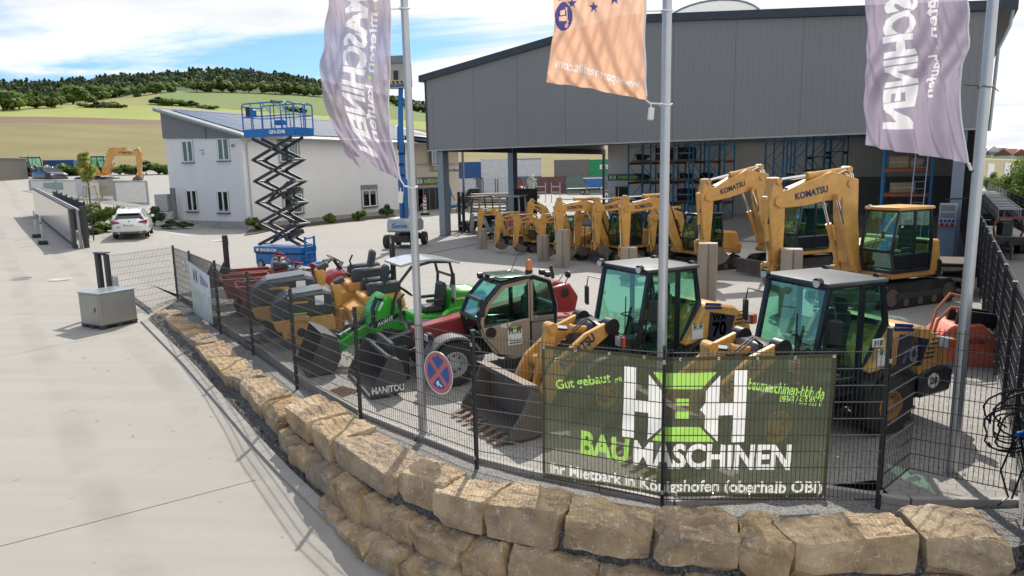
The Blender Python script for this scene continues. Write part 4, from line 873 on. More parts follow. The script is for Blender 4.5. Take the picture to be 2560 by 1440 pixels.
# ================================================================== steel cabinet on a plastic pallet beside the street
cA, cB, cD = GF(255, 826, zst), GF(345, 806, zst), GF(226, 800, zst); dx_ = (cB - cA); wv = math.hypot(dx_.x, dx_.y); cz = min(cA.z, cB.z) - .02
t = thing('steel_cabinet', 'square stainless steel cabinet on a black plastic pallet at the kerb', 'cabinet', (cA.x, cA.y, cz), math.atan2(dx_.y, dx_.x)); dp = .95; w_ = wv
INOX = mat('stainless sheet', (.36, .345, .32), .42, metal=.55, var=.08, vs=1.2); INT = mat('cabinet top', (.42, .47, .48), .3, metal=.6)
b = B(); b.box((w_ / 2, dp / 2, .14 + .44), (w_, dp, .88), INOX, bev=.01); b.build('body', t)
b = B(); b.box((w_ / 2, dp / 2, 1.04), (w_ + .03, dp + .03, .035), INT, bev=.006); b.build('lid', t)
b = B()
for x in (.08, w_ / 2, w_ - .08):
    for y in (.08, dp / 2, dp - .08): b.box((x, y, .06), (.16, .16, .12), DGR, bev=.01)
b.box((w_ / 2, dp / 2, .125), (w_ + .02, dp + .02, .03), DGR); b.build('pallet', t)
b = B(); b.box((-.006, dp * .5, .58), (.012, .86, .82), INOX, bev=.004); b.box((-.016, .2, .58), (.02, .03, .12), BLK); b.build('door', t)
# round manhole covers and drain grates
def cover(name, label, p, r, zf, m):
    t = thing(name, label, 'manhole cover', p); b = B(); b.lathe((0, 0, .006), [(r, 0), (r, .006), (r * .86, .006), (r * .84, .002), (0, .002)], m, 'z', 28); b.build('cover', t); b = B(); b.lathe((0, 0, .004), [(r * 1.0, .004), (r * 1.18, .004), (r * 1.2, -.01)], CONC, 'z', 28); b.build('rim', t)
IRON = mat('cast iron', (.15, .145, .135), .7, dirt=.4)
cover('manhole_cover', 'round manhole cover in the street, the left one of two with a dark ring', GF(55, 696, zst) + Vector((0, 0, .006)), .36, zst, IRON); cover('manhole_cover', 'pale round manhole cover in the street, right of the dark ringed one', GF(150, 699, zst) + Vector((0, 0, .006)), .34, zst, CONC)
cover('manhole_cover', 'pale round manhole cover in the yard in front of the white house', GF(540, 602, zyd) + Vector((0, 0, .006)), .4, zyd, CONC)
def grate(p, rz, label, name='drain_grate'):
    t = thing(name, label, 'drain', (p.x, p.y, p.z + .004), rz); b = B()
    for i in range(9): b.box((-.2 + .05 * i, 0, .006), (.02, .46, .012), mat('rusty iron', (.16, .085, .05), .8, dirt=.5))
    b.box((0, .24, .006), (.48, .03, .013), MATS['rusty iron']); b.box((0, -.24, .006), (.48, .03, .013), MATS['rusty iron']); b.build('bars', t)
    b = B(); b.box((0, 0, .001), (.46, .46, .004), mat('drain dark', (.01, .01, .01), .9)); b.build('pit', t)
grate(GF(855, 980, zyd), .9, 'rusty square drain grate in the paving beside the black bucket'); grate(GF(645, 855, zyd), .8, 'rusty square drain grate in the paving beside the yellow roller wheel')

b = B(); chp = [GF(x, y, zyd) for x, y in ((640, 735), (800, 690), (1000, 648), (1180, 613), (1400, 575))]
for p, q in zip(chp, chp[1:]):
    d = (q - p).normalized(); o_ = Vector((-d.y, d.x, 0)) * .09; up_ = Vector((0, 0, .009)); b.quad(p + o_ + up_, p - o_ + up_, q - o_ + up_, q + o_ + up_, IRON)
stru(b.build('drain_channel', smooth=0))
# ================================================================== the big grey hall
HL = G(1097, 590); HR = G(2400, 640); he = (HR - HL); he.z = 0; HW = he.length; he.normalize(); HA = math.atan2(he.y, he.x); hn = Vector((-he.y, he.x, 0))
hall = thing('machine_hall', 'large grey metal clad hall with an open front standing behind the machines', 'building', HL, HA)
HD = 24.; ZB = 5.12; ZL, ZRG, ZR, UR = 9.1, 10.85, 9.5, 12.0     # lower edge of the front, eaves left, ridge, eaves right, ridge position
def m_panel(c, pitch, seam=0):
    def f(n, l, p, co):
        s = n.new('ShaderNodeSeparateXYZ'); l.new(co, s.inputs[0]); m = n.new('ShaderNodeMath'); m.operation = 'PINGPONG'; m.inputs[1].default_value = pitch / 2; l.new(s.outputs[0], m.inputs[0])
        g = rng(n, l, m.outputs[0], 0, pitch * .09, 1, 0); a = mixc(n, l, nz(n, l, co, .25, 4), tuple(k * .9 for k in c), tuple(k * 1.1 for k in c)); a = mixc(n, l, rng(n, l, g, 0, 1, 0, .22), a, tuple(k * .35 for k in c))
        if seam:
            q = n.new('ShaderNodeMath'); q.operation = 'PINGPONG'; q.inputs[1].default_value = seam / 2; l.new(s.outputs[0], q.inputs[0]); a = mixc(n, l, rng(n, l, q.outputs[0], 0, .022, .7, 0), a, tuple(k * .22 for k in c))
        l.new(a, p.inputs['Base Color']); p.inputs['Roughness'].default_value = .5; p.inputs['Metallic'].default_value = .1; bumpn(n, l, p, g, .35, .015)
    return f
PAN = gmat('grey wall cladding', m_panel((.255, .25, .24), .25, 2.9)); PANI = gmat('inner wall cladding', m_panel((.52, .51, .49), .25, 2.)); TRIM = mat('anthracite trim', (.055, .062, .072), .45, metal=.2)
UL, UE = -.45, HW + .42
b = B(); b.prism([(UL, ZB), (UE, ZB), (UE, ZR), (UR, ZRG), (UL, ZL)], -.14, .02, PAN); b.build('front_cladding', hall)
SKC, SKW = UR + 3.2, 2.6                      # barrel skylight: centre and half width
zr_ = lambda u: ZL - .05 + (ZRG - ZL + .05) * (u - UL + .35) / (UR - UL + .35) if u < UR else ZRG + (ZR - .05 - ZRG) * (u - UR) / (UE + .75 - UR)
b = B()
for u0, u1, v0, v1 in ((UL - .35, UR, -.34, HD + .3), (UR, SKC - SKW, -.34, HD + .3), (SKC + SKW, UE + .75, -.34, HD + .3), (SKC - SKW, SKC + SKW, -.34, 3.3), (SKC - SKW, SKC + SKW, HD - 2, HD + .3)): b.prism([(u0, zr_(u0)), (u1, zr_(u1)), (u1, zr_(u1) + .36), (u0, zr_(u0) + .36)], v0, v1, TRIM)
b.build('roof', hall)
b = B(); b.box(((UL + UE) / 2, -.16, ZB - .03), (UE - UL, .1, .07), mat('pale sheet edge', (.42, .40, .36), .5)); b.box((UL, -.08, (ZB + ZL) / 2), (.10, .22, ZL - ZB), TRIM); b.box((UE, -.08, (ZB + ZR) / 2), (.10, .22, ZR - ZB), TRIM)
for i in range(44): b.cyl((UL + .4 + i * .6, -.145, ZB + 2.05), (UL + .4 + i * .6, -.152, ZB + 2.05), .018, LGR, 6)
b.build('edge_trim', hall)
b = B(); b.tube([(UE + .62, -.3, ZR + .1), (UE + .62, 12, ZR + .1)], .1, LGR, 8); b.tube([(UE + .6, -.2, ZR), (UE + .55, -.15, ZR - .6), (UE + .25, 0, ZR - 1.4), (UE + .2, .1, 5)], .06, LGR, 8); b.build('gutter', hall)
HCOL = mat('column paint', (.25, .285, .32), .45, metal=.2, var=.05)
def hcol(u, v, w=.42, d=.55):
    b = B(); b.box((u, v + .015, (ZB + .2) / 2), (.022, d - .05, ZB + .2), HCOL)
    for k in (-1, 1): b.box((u, v + k * d / 2, (ZB + .2) / 2), (w, .035, ZB + .2), HCOL)
    b.box((u, v, .02), (w + .12, d + .12, .04), GRY); return b.build('column', hall)
for u, v in ((.25, .35), (.25, 8.4), (HW - .3, .35)): hcol(u, v)
b = B(); b.box((HW + .28, 12, 4.5), (.12, 24, 9), TRIM); b.box((HW + .3, .1, 4.7), (.24, .3, 9.3), TRIM); b.build('side_wall', hall)
b = B(); b.box((.25, HD / 2, ZB + .1), (.3, HD, .42), TRIM); b.box((.25, HD / 2, ZB + 2.2), (.12, HD, 3.9), PANI); b.build('side_beam', hall)
b = B()
b.box((HW / 2 + .35, HD, 5.2), (HW - .6, .14, 10.4), PANI); b.box((.25, HD - .02, ZB / 2), (.2, .22, ZB), TRIM); b.build('back_wall', hall)
b = B(); b.box((HW * .72, HD - .1, 2.85), (HW * .54, .05, .08), mat('pale rail', (.45, .45, .44), .5)); b.box((HW * .75, HD - .085, 1.42), (HW * .48, .02, 2.8), mat('painted wall shade', (.16, .16, .16), .6)); b.build('impact_rail', hall)  # lower sheet paints the shade on the wall; the rail is a part
b = B(); US = MATS.get('underside sheet') or mat('underside sheet', (.42, .42, .41), .6)
for u0, u1, v0, v1 in ((UL, SKC - SKW, .1, HD), (SKC + SKW, UE, .1, HD), (SKC - SKW, SKC + SKW, .1, 3.2), (SKC - SKW, SKC + SKW, HD - 1.9, HD)): z0, z1 = zr_(UL) - .1, zr_(UE) - .1; f = lambda u: z0 + (z1 - z0) * (u - UL) / (UE - UL); b.prism([(u0, f(u0)), (u1, f(u1)), (u1, f(u1) - .08), (u0, f(u0) - .08)], v0, v1, US)
for v in (.4, 8.4, 16.4, 23.6): b.box((HW / 2, v, ZB + .35 + .6), (HW, .2, .6), GRY)
b.build('ceiling', hall)
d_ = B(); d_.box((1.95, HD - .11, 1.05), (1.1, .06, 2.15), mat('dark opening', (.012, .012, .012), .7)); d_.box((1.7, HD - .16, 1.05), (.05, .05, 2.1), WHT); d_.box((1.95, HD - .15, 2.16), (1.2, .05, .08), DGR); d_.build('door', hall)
b = B(); SGN = mat('dark sign board', (.075, .08, .078), .5); b.box((2.35, HD - .12, 3.0), (3.3, .06, .55), SGN); sg = b.build('sign', hall)
b = B(); hbh(b, (.86, HD - .155, 2.84), (1, 0, 0), (0, 0, 1), .33, PLA, LIME); text(b, 'WERKSTATT', (1.65, HD - .155, 2.87), (1, 0, 0), (0, 0, 1), .36, LIME, bold=.03, fit=2.2); b.build('lettering', sg)
b = B(); b.box((.85, HD - .14, 1.35), (.34, .1, .42), LGR); b.cyl((.56, HD - .14, 1.15), (.56, HD - .14, 1.5), .07, RED, 10); b.box((.9, HD - .1, 2.35), (.3, .02, .06), WHT); b.build('fire_extinguisher', hall)
b = B(); b.box((UE - 1.75, -.2, ZB + 1.9), (.1, .12, .1), WHT); b.cyl((UE - 1.75, -.22, ZB + 1.9), (UE - 1.95, -.55, ZB + 1.75), .06, WHT, 10); b.build('camera', hall)
b = B(); b.box((UE - .95, -.2, ZB + 1.95), (.14, .16, .14), WHT); b.sph((UE - .95, -.30, ZB + 1.93), .075, BLK); b.build('camera', hall)
SKY_ = cloth('skylight sheet', (.78, .80, .82), .25, .75); b = B(); n = 16; pts = [(SKC + SKW * cos(pi * i / n), ZRG + .1 + 1.15 * sin(pi * i / n)) for i in range(n + 1)]
b.add([(x, v, z) for v in (3.3, HD - 2) for x, z in pts], [(i, i + 1, n + 2 + i, n + 1 + i) for i in range(n)], SKY_); b.add([(x, 3.3, z) for x, z in pts], [tuple(range(n + 1))], SKY_); sk_ = b.build('skylight', hall)
b = B()
for v in (3.3, 6.9, 10.5, 14.1, 17.7, HD - 2): b.tube([(x, v, z) for x, z in pts], .05, LGR, 5)
b.build('skylight_ribs', sk_)
def HP(u, v, z=0): return HL + he * u + hn * v + Vector((0, 0, z))

# ------------------------------------------------------------------ blue racks with orange beams
RBL = mat('rack blue', (.02, .20, .42), .45, var=.06); ROR = mat('rack orange', (.42, .075, .025), .5, dirt=.3); CRT = mat('dark load', (.012, .012, .013), .6)
def rack(u, v, w, h, label, levels=(1.1, 2.6, 4.0), dep=1.1, bays=1, loads=True, seed=1, beams=True):
    t = thing('storage_rack', label, 'rack', HP(u, v), HA, 'blue storage racks in the hall'); rd = random.Random(seed)
    for k in range(bays + 1):
        b = B(); x = k * w
        for y in (0, dep): b.box((x, y, h / 2), (.10, .08, h), RBL)
        z = .25; sg = 1; nstep = int(h / 1.3)
        for i in range(nstep): z0, z1 = .25 + i * (h - .5) / nstep, .25 + (i + 1) * (h - .5) / nstep; b.cyl((x, 0 if sg > 0 else dep, z0), (x, dep if sg > 0 else 0, z1), .025, RBL, 5); sg = -sg
        b.cyl((x, 0, h - .2), (x, dep, h - .2), .025, RBL, 5); b.build('upright_frame', t)
    for z in levels if beams else ():
        b = B()
        for y in (0, dep): b.box((bays * w / 2, y, z), (bays * w - .1, .05, .13), ROR)
        b.box((bays * w / 2, dep / 2, z + .085), (bays * w - .15, dep, .03), mat('rack board', (.16, .10, .06), .8)); b.build('beam', t)
    return t
def load(p, rz, kind, label, seed=0):
    rd = random.Random(seed); t = thing('pallet_load' if kind == 'pallet' else 'crate', label, 'pallet load' if kind == 'pallet' else 'crate', p, rz)
    b = B()
    for k in range(3): b.box((0, -.45 + k * .45, .05), (1.15, .1, .1), WOOD)
    for k in range(5): b.box((-.5 + k * .25, 0, .115), (.12, 1.0, .025), WOOD)
    b.build('pallet', t); b = B()
    if kind == 'pallet':
        for i in range(5): b.box((rd.uniform(-.35, .35), rd.uniform(-.3, .3), .13 + .18), (rd.uniform(.2, .6), rd.uniform(.2, .5), rd.uniform(.2, .42)), [CRT, CRT, DGR, RUB][i % 4], rot=(0, rd.uniform(-.2, .2), rd.uniform(0, 1)), bev=.03)
        for i in range(3): b.cyl((rd.uniform(-.4, .4), -.4, .5), (rd.uniform(-.4, .4), .4, .4), .09, CRT, 8)
    else: b.box((0, 0, .55), (1.05, .9, .82), CRT, bev=.03); b.box((0, -.46, .55), (.9, .03, .1), LGR)
    b.build('goods', t)
def upx(px, v):
    d = ray(px, 440); P_ = HP(0, v); t = (P_ - CAM).dot(hn) / d.dot(hn); return (CAM + d * t - HL).dot(he)
def face_rack(px1, v, w, h, label, levels, seed):
    u = upx(px1, v); t = rack(u, v, w, h, label, levels, seed=seed); t.rotation_euler = (0, 0, HA + pi / 2); return u
LV = (1.2, 2.7, 4.1)
us = [face_rack(px, v, 2.7, 5.5, lb, LV, i) for i, (px, v, lb) in enumerate([(1607, 14.5, 'leftmost blue rack in the hall, loaded with pallets beside the workshop sign'), (1664, 13.8, 'second blue rack in the hall from the left, behind the middle flag pole'), (1722, 14.5, 'loaded blue rack just right of the middle flag pole'), (1772, 14.5, 'fourth blue rack from the left in the hall'), (1810, 16.0, 'slim looking blue rack at the right end of the loaded group')])]
for i, (k, dv, z, kind, lb) in enumerate([(0, 1.3, 2.82, 'pallet', 'pallet of dark parts on the middle shelf of the leftmost rack'), (0, 1.3, 4.22, 'pallet', 'pallet of dark parts on the top shelf of the leftmost rack'), (2, 1.3, 4.22, 'crate', 'tall black crate on the top shelf right of the middle flag pole'), (1, 1.3, 2.82, 'pallet', 'pallet of black attachments on the middle shelf behind the flag pole'), (3, 1.3, 2.82, 'pallet', 'pallet of dark buckets on the fourth rack'), (0, 1.3, 1.32, 'pallet', 'pallet of machine parts on the lowest shelf of the leftmost rack'), (2, 1.3, 1.32, 'crate', 'black crate on the lowest shelf right of the middle flag pole'), (3, 1.3, 1.32, 'crate', 'black crate on the lowest shelf of the fourth rack'), (1, 1.3, 4.22, 'crate', 'black crate on the top shelf behind the flag pole'), (2, 1.3, 2.82, 'pallet', 'pallet of dark parts on the middle shelf right of the flag pole')]):
    load(HP(us[k] - .55, [14.5, 13.8, 14.5, 14.5, 16.0][k] + dv, z), HA, kind, lb, i)
for i, (px, v, lv, lb) in enumerate([(1956, 14.0, (), 'empty blue rack frame at the left of the right group in the hall'), (2012, 13.2, (3.2,), 'empty blue rack with one orange beam in the middle of the right group'), (2060, 14.5, (3.4, 4.2), 'empty blue rack with two orange beams in the right group'), (2104, 15.5, (4.5,), 'empty blue rack at the right end of the right group')]): face_rack(px, v, 2.7, 5.6, lb, lv, 20 + i)
t = thing('orange_box', 'orange steel box on the empty blue rack in the hall', 'box', HP(upx(2030, 15), 15.0, 2.4), HA); b = B(); b.box((0, 0, .35), (1.1, .8, .7), ROR, bev=.02); b.build('body', t)
b = B(); b.box((0, -.42, .35), (.8, .03, .08), DGR); b.build('handle', t)
RR = HP(HW - 2.25, 2.2); t = rack(HW - 3.15, 2.0, 1.9, 5.0, 'blue rack full of boxes at the right end of the hall behind the ladder', levels=(1.2, 2.4, 3.5), seed=6)
BOX = mat('cardboard', (.40, .28, .16), .8, var=.1)
for i, (du, z, w, h, m) in enumerate([(.6, 3.6, .8, .5, BOX), (1.3, 3.6, .5, .42, BOX), (.8, 2.5, 1.0, .45, BOX), (.9, 1.3, 1.2, .5, DGR), (.9, 4.2, .9, .35, BOX)][:4]):
    t = thing('storage_box', ['wide cardboard box on the upper shelf behind the ladder', 'small cardboard box on the upper shelf behind the ladder', 'cardboard box on the middle shelf behind the ladder', 'dark box on the lower shelf behind the ladder'][i], 'box', HP(HW - 3.15 + du, 2.5, z), HA); b = B(); b.box((0, 0, h / 2), (w, .6, h), m, bev=.01); b.build('carton', t); b = B(); b.box((0, -.305, h / 2), (w * .96, .006, .05), mat('packing tape', (.5, .42, .3), .4)); b.build('tape', t)
t = thing('beam_stack', 'orange steel beams leaning in the rack at the right end of the hall', 'beams', HP(HW - 2.6, 1.7), HA); b = B()
for k in range(3): b.box((.1 + .25 * k, .2, .9), (.14, .1, 1.9), ROR, rot=(0, .5 - .35 * k, 0))
b.build('beams', t)
t = thing('ladder', 'tall pale aluminium ladder leaning on the rack at the right of the hall', 'ladder', HP(HW - 1.75, 1.15), HA)
b = B(); lt = lambda k, x: Vector((x + .10 * k * .12, .75 * k / 5.1, k))
for x in (-.24, .24): b.box((x + .05, .37, 2.55), (.035, .07, 5.2), ALU, rot=(-.145, .02, 0))
b.build('stile', t); b = B()
for k in range(17): z = .3 + k * .3; b.cyl((-.22 + .012 * z, .75 * z / 5.2, z), (.30 + .0 * z, .75 * z / 5.2, z), .02, ALU, 6)
b.build('rungs', t)
# power cabinet on the right column
t = thing('power_distributor', 'pale power distribution box with blue and red sockets on the right hall column', 'socket box', HP(HW - .55, -.35), HA); b = B(); b.box((0, 0, .95), (.62, .16, 1.9), HCOL, bev=.01); b.build('post', t)
b = B(); b.box((0, -.14, 1.72), (.62, .14, .92), LGR, bev=.02); b.box((0, -.215, 1.98), (.5, .02, .24), GRY); b.box((0, -.215, 1.70), (.5, .02, .2), GRY); b.build('box', t); b = B()
for k in range(4): b.cyl((-.21 + .14 * k, -.2, 1.49), (-.21 + .14 * k, -.27, 1.47), .05, mat('socket blue', (.01, .05, .4), .4), 10)
for k in range(3): b.cyl((-.18 + .18 * k, -.2, 1.34), (-.18 + .18 * k, -.28, 1.31), .06, mat('socket red', (.45, .01, .015), .4), 10)
b.build('sockets', t); b = B(); b.tube([(.0, -.1, 2.2), (-.1, -.12, 2.32), (.2, -.1, 2.36), (.6, -.05, 2.36)], .03, BLK); b.build('cable', t)
# stack of timber platforms at the foot of the right column
PT = G(2418, 742); t = thing('platform_stack', 'stack of weathered flat platforms with a dark brown deck at the hall corner', 'platforms', PT, HA + .05)
b = B(); MUD = mat('weathered grey board', (.34, .32, .29), .8, dirt=.7, dcol=(.12, .09, .07), ds=3)
for k in range(3):
    b.box((-.72, .85, .16 + .32 * k), (1.5, 1.7, .10), MUD, bev=.01)
    for x in (-1.35, -.72, -.1): b.box((x, .85, .05 + .32 * k), (.14, 1.65, .16), MUD)
b.build('boards', t); b = B(); b.box((-.72, .85, .93), (1.6, 1.8, .06), mat('dark brown deck', (.085, .05, .04), .55, dirt=.3), bev=.01); b.box((.11, .85, .91), (.04, 1.82, .12), LGR); b.build('deck', t)

# ================================================================== white office house
HC = G(621, 573); ha = R(62); hx = Vector((cos(ha), sin(ha), 0)); hy = Vector((-sin(ha), cos(ha), 0))
house = thing('office_house', 'white two storey house with a sloping solar roof and grey clad gable', 'building', HC, ha)
PLAS = mat('white plaster', (.76, .755, .75), .9, var=.04, vs=.5, bump=.15, bs=90); PLAB = mat('cream plaster', (.60, .52, .43), .9, var=.05, vs=.5, bump=.15, bs=90); SOCK = mat('grey plinth plaster', (.38, .36, .34), .9); CORR = gmat('grey corrugated sheet', lambda n, l, p, co: (lambda s: (l.new(co, s.inputs[0]), (lambda m: (m.inputs[1].__setattr__('default_value', .035), setattr(m, 'operation', 'PINGPONG'), l.new(s.outputs[2], m.inputs[0]), l.new(mixc(n, l, rng(n, l, m.outputs[0], .006, .03, 0, 1), (.10, .10, .10), (.27, .27, .265)), p.inputs['Base Color']), bumpn(n, l, p, m.outputs[0], .6, .03)))(n.new('ShaderNodeMath'))))(n.new('ShaderNodeSeparateXYZ')))
HLn, HWd, E0, E1 = 29.5, 8.2, 6.62, 8.7
b = B(); b.prism([(0, -1), (HWd, -1), (HWd, E1), (0, E0)], 0, 20.8, PLAS, ax='x'); b.build('wall', house)
b = B(); b.prism([(.35, -1), (HWd, -1), (HWd, E1), (.35, E0)], 20.82, HLn, PLAB, ax='x'); b.build('wall', house)
b = B(); b.box((10.4, -.01, .08), (20.86, .1, .6), SOCK); b.box((-.02, HWd / 2, .25), (.1, HWd + .04, .6), SOCK); b.build('plinth', house)
b = B(); b.prism([(-.12, 6.45), (HWd + .1, 6.75), (HWd + .1, E1 + .02), (-.12, E0 + .04)], -.10, -.003, CORR, ax='x'); b.build('gable_cladding', house)
b = B(); b.prism([(-.12, 6.45), (HWd + .1, 6.75), (HWd + .1, E1), (-.12, E0)], -.125, -.104, TRIM, ax='x') if False else b.box((-.115, HWd * .42, 7.1), (.03, .06, 1.1), TRIM); b.build('cladding_joint', house)
b = B(); sl_ = (E1 - E0) / HWd; b.prism([(-.75, E0 - .75 * sl_ + .02), (HWd + .4, E1 + .4 * sl_), (HWd + .4, E1 + .4 * sl_ + .22), (-.75, E0 - .75 * sl_ + .2)], -.5, HLn + .2, mat('roof edge', (.23, .225, .22), .5), ax='x'); rf = b.build('roof', house)
SOL = mat('solar module', (.018, .024, .045), .14, var=.1); b = B(); fr_ = mat('module frame', (.42, .43, .45), .3, metal=.6)
rt = lambda y: E0 + y * sl_ + .215
for i in range(16):
    for j in range(5):
        y0, y1 = .0 + j * 1.62, .0 + j * 1.62 + 1.58; x0, x1 = .6 + i * 1.75, .6 + i * 1.75 + 1.70; b.add([(x0, y0, rt(y0) + .06), (x1, y0, rt(y0) + .06), (x1, y1, rt(y1) + .06), (x0, y1, rt(y1) + .06)], [(0, 1, 2, 3)], SOL)
        for k in range(3): b.box(((x0 + x1) / 2 + .5 * (k - 1), (y0 + y1) / 2, rt((y0 + y1) / 2) + .065), (.03, .05, .006), fr_, rot=(math.atan(sl_), 0, 0))
b.build('solar_panels', rf, smooth=0)
b = B(); b.tube([(-.45, -.82, E0 - .08), (HLn, -.82, E0 - .08)], .08, LGR, 8); b.tube([(.45, -.8, E0 - .1), (.40, -.3, E0 - .35), (.38, -.09, E0 - .6), (.38, -.09, .1)], .05, LGR, 8); b.tube([(21.0, -.8, E0 - .1), (21.0, -.12, E0 - .5), (21.0, -.12, .1)], .05, LGR, 8); b.build('gutter', house)
b = B(); b.box((-.5, HWd / 2 - .1, (E0 + E1) / 2 + .17), (.06, HWd + 1.2, .14), fr_, rot=(math.atan(sl_), 0, 0)); b.box((HLn / 2, HWd + .3, E1 + .38), (HLn, .1, .12), PLA); b.build('roof_trim', rf)
def window(face, u, z, w, h, shutter=False, reveal=.14):
    """face 'g' gable (u along y) or 'l' long side (u along x)"""
    def P(a, d, q): return (-d, a, q) if face == 'g' else (a, -d, q)
    def bx(b, a, d, q, sa, sd, sq, m): b.box(P(a, d, q), ((sd, sa, sq) if face == 'g' else (sa, sd, sq)), m)
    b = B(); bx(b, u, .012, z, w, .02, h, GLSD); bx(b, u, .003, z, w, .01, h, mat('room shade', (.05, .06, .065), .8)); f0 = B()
    for k in (-1, 0, 1): bx(f0, u + k * (w / 2 - .04), .03, z, .09 if k else .12, .06, h, WHT)
    for k in (-1, 1): bx(f0, u, .03, z + k * (h / 2 - .04), w, .058, .09, WHT)
    f = f0.build('window', house); b.build('pane', f); s = B(); bx(s, u, .09, z - h / 2 - .05, w + .18, .2, .06, TRIM); s.build('sill', f)
    r = B()
    for k in (-1, 1): bx(r, u + k * (w / 2 + .03), .02, z, .06, .05, h + .06, LGR)
    if shutter: bx(r, u, .05, z + h / 2 + .22, w + .3, .12, .4, GRY); [bx(r, u + k * (w / 2 + .12), .045, z, .07, .07, h + .1, LGR) for k in (-1, 1)]
    r.build('shutter_rail' if shutter else 'reveal', f)
for u, z in ((1.85, 5.75), (5.7, 5.72), (2.35, 1.98), (5.75, 2.05)): window('g', u, z, 1.18, 1.6)
for u, z in ((4.5, 5.55), (4.55, 1.62), (13.8, 1.62)): window('l', u, z, 1.9, 1.5, True)
window('l', 24.4, 5.2, 1.0, 1.6); window('l', 20.3, 1.7, .9, 1.6)
b = B(); b.box((-.12, 4.0, 5.75), (.5, .1, .05), GRY, rot=(0, 0, .0)); b.box((-.05, 4.0, 5.5), (.08, .08, .2), LGR); b.build('wall_lamp', house); b = B(); b.box((-.06, .75, 6.0), (.12, .24, .22), LGR); b.box((-.13, .8, 5.95), (.05, .12, .12), RED); b.cyl((-.1, .6, 6.1), (-.35, .5, 6.12), .04, WHT, 8); b.build('alarm_box', house)
b = B(); b.box((23.4, .22, 2.9), (4.2, .1, .75), SGN); s_ = b.build('sign', house); b = B(); hbh(b, (21.5, .165, 2.68), (1, 0, 0), (0, 0, 1), .45, PLA, LIME); text(b, 'ANMELDUNG', (22.6, .165, 2.72), (1, 0, 0), (0, 0, 1), .5, LIME, bold=.03, fit=2.7); b.build('lettering', s_)
b = B(); hbh(b, (24.0, .34, 3.75), (1, 0, 0), (0, 0, 1), .42, DGR, LIME); text(b, '-der Baumaschinen-Mietpark', (24.8, .34, 3.8), (1, 0, 0), (0, 0, 1), .42, BLK, bold=.02, fit=5.2); b.build('wall_lettering', house)
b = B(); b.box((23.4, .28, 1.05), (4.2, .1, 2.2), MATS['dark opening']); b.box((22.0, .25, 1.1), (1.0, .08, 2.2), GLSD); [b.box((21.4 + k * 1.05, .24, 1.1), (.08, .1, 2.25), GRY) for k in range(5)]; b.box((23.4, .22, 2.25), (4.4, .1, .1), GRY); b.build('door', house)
b = B(); b.tube([(21, -.1, 4.55), (29, -.1, 4.55)], .04, GRY); b.tube([(25, -.1, 4.55), (25, -.1, 4.0)], .02, GRY); b.build('conduit', house)
# open lean-to roof between house and hall
t = thing('canopy', 'open steel canopy roof between the white house and the grey hall', 'canopy', HC + hx * 22 + hy * 1.2, ha); b = B()
b.prism([(-1.0, 6.95), (-6.5, 6.4), (-6.5, 6.3), (-1.0, 6.8)], 0, 13, TRIM, ax='x') if False else None
b.box((5, -2.4, 7.0), (13, 4.6, .08), TRIM, rot=(.12, 0, 0)); b.box((5, -2.4, 7.12), (13.2, 4.7, .05), MATS['roof edge'], rot=(.12, 0, 0)); b.build('roof', t); b = B()
for k in range(6): b.box((-1 + k * 2.4, -2.4, 6.85), (.12, 4.6, .2), LGR, rot=(.12, 0, 0))
b.build('rafters', t); b = B(); p_ = G(1161, 522) - (HC + hx * 22 + hy * 1.2); q_ = Matrix.Rotation(-ha, 4, 'Z') @ p_; b.box((q_.x, q_.y, 3.4), (.18, .18, 6.8), GRY); b.build('post', t)
# shrubs along the house
for i, (x, y, h) in enumerate([(838, 565, 44), (640, 576, 38), (740, 566, 30), (825, 558, 30), (898, 552, 30), (967, 545, 32)][1:]):
    p = GF(x, y, zyd); s = h / CF * p.y / 2.9; tree('garden_shrub', ('bush', i % 3), '%s small shrub along the long wall of the white house' % ['first', 'second', 'third', 'fourth', 'last'][i], (p.x, p.y, p.z), (s * .8, s * .8, s), 'shrubs along the house', i)
b = B(); SOIL = mat('bed soil', (.075, .06, .045), .95, var=.3); pts = [GF(x, y, zyd) for x, y in ((610, 590), (700, 573), (990, 541), (985, 536), (700, 562), (622, 576))]; b.add([p + Vector((0, 0, .03)) for p in pts], [tuple(range(6))], SOIL); o = stru(b.build('planting_bed', smooth=0))
# parking lines and dark shaded stall
b = B()
for a, c in (((398, 577), (475, 590)),): p, q = GF(*a, zyd), GF(*c, zyd); d = (q - p).normalized(); o_ = Vector((-d.y, d.x, 0)) * .06; b.add([p + o_ + Vector((0, 0, .008)), p - o_ + Vector((0, 0, .008)), q - o_ + Vector((0, 0, .008)), q + o_ + Vector((0, 0, .008))], [(0, 1, 2, 3)], WHT)
stru(b.build('parking_line', smooth=0))
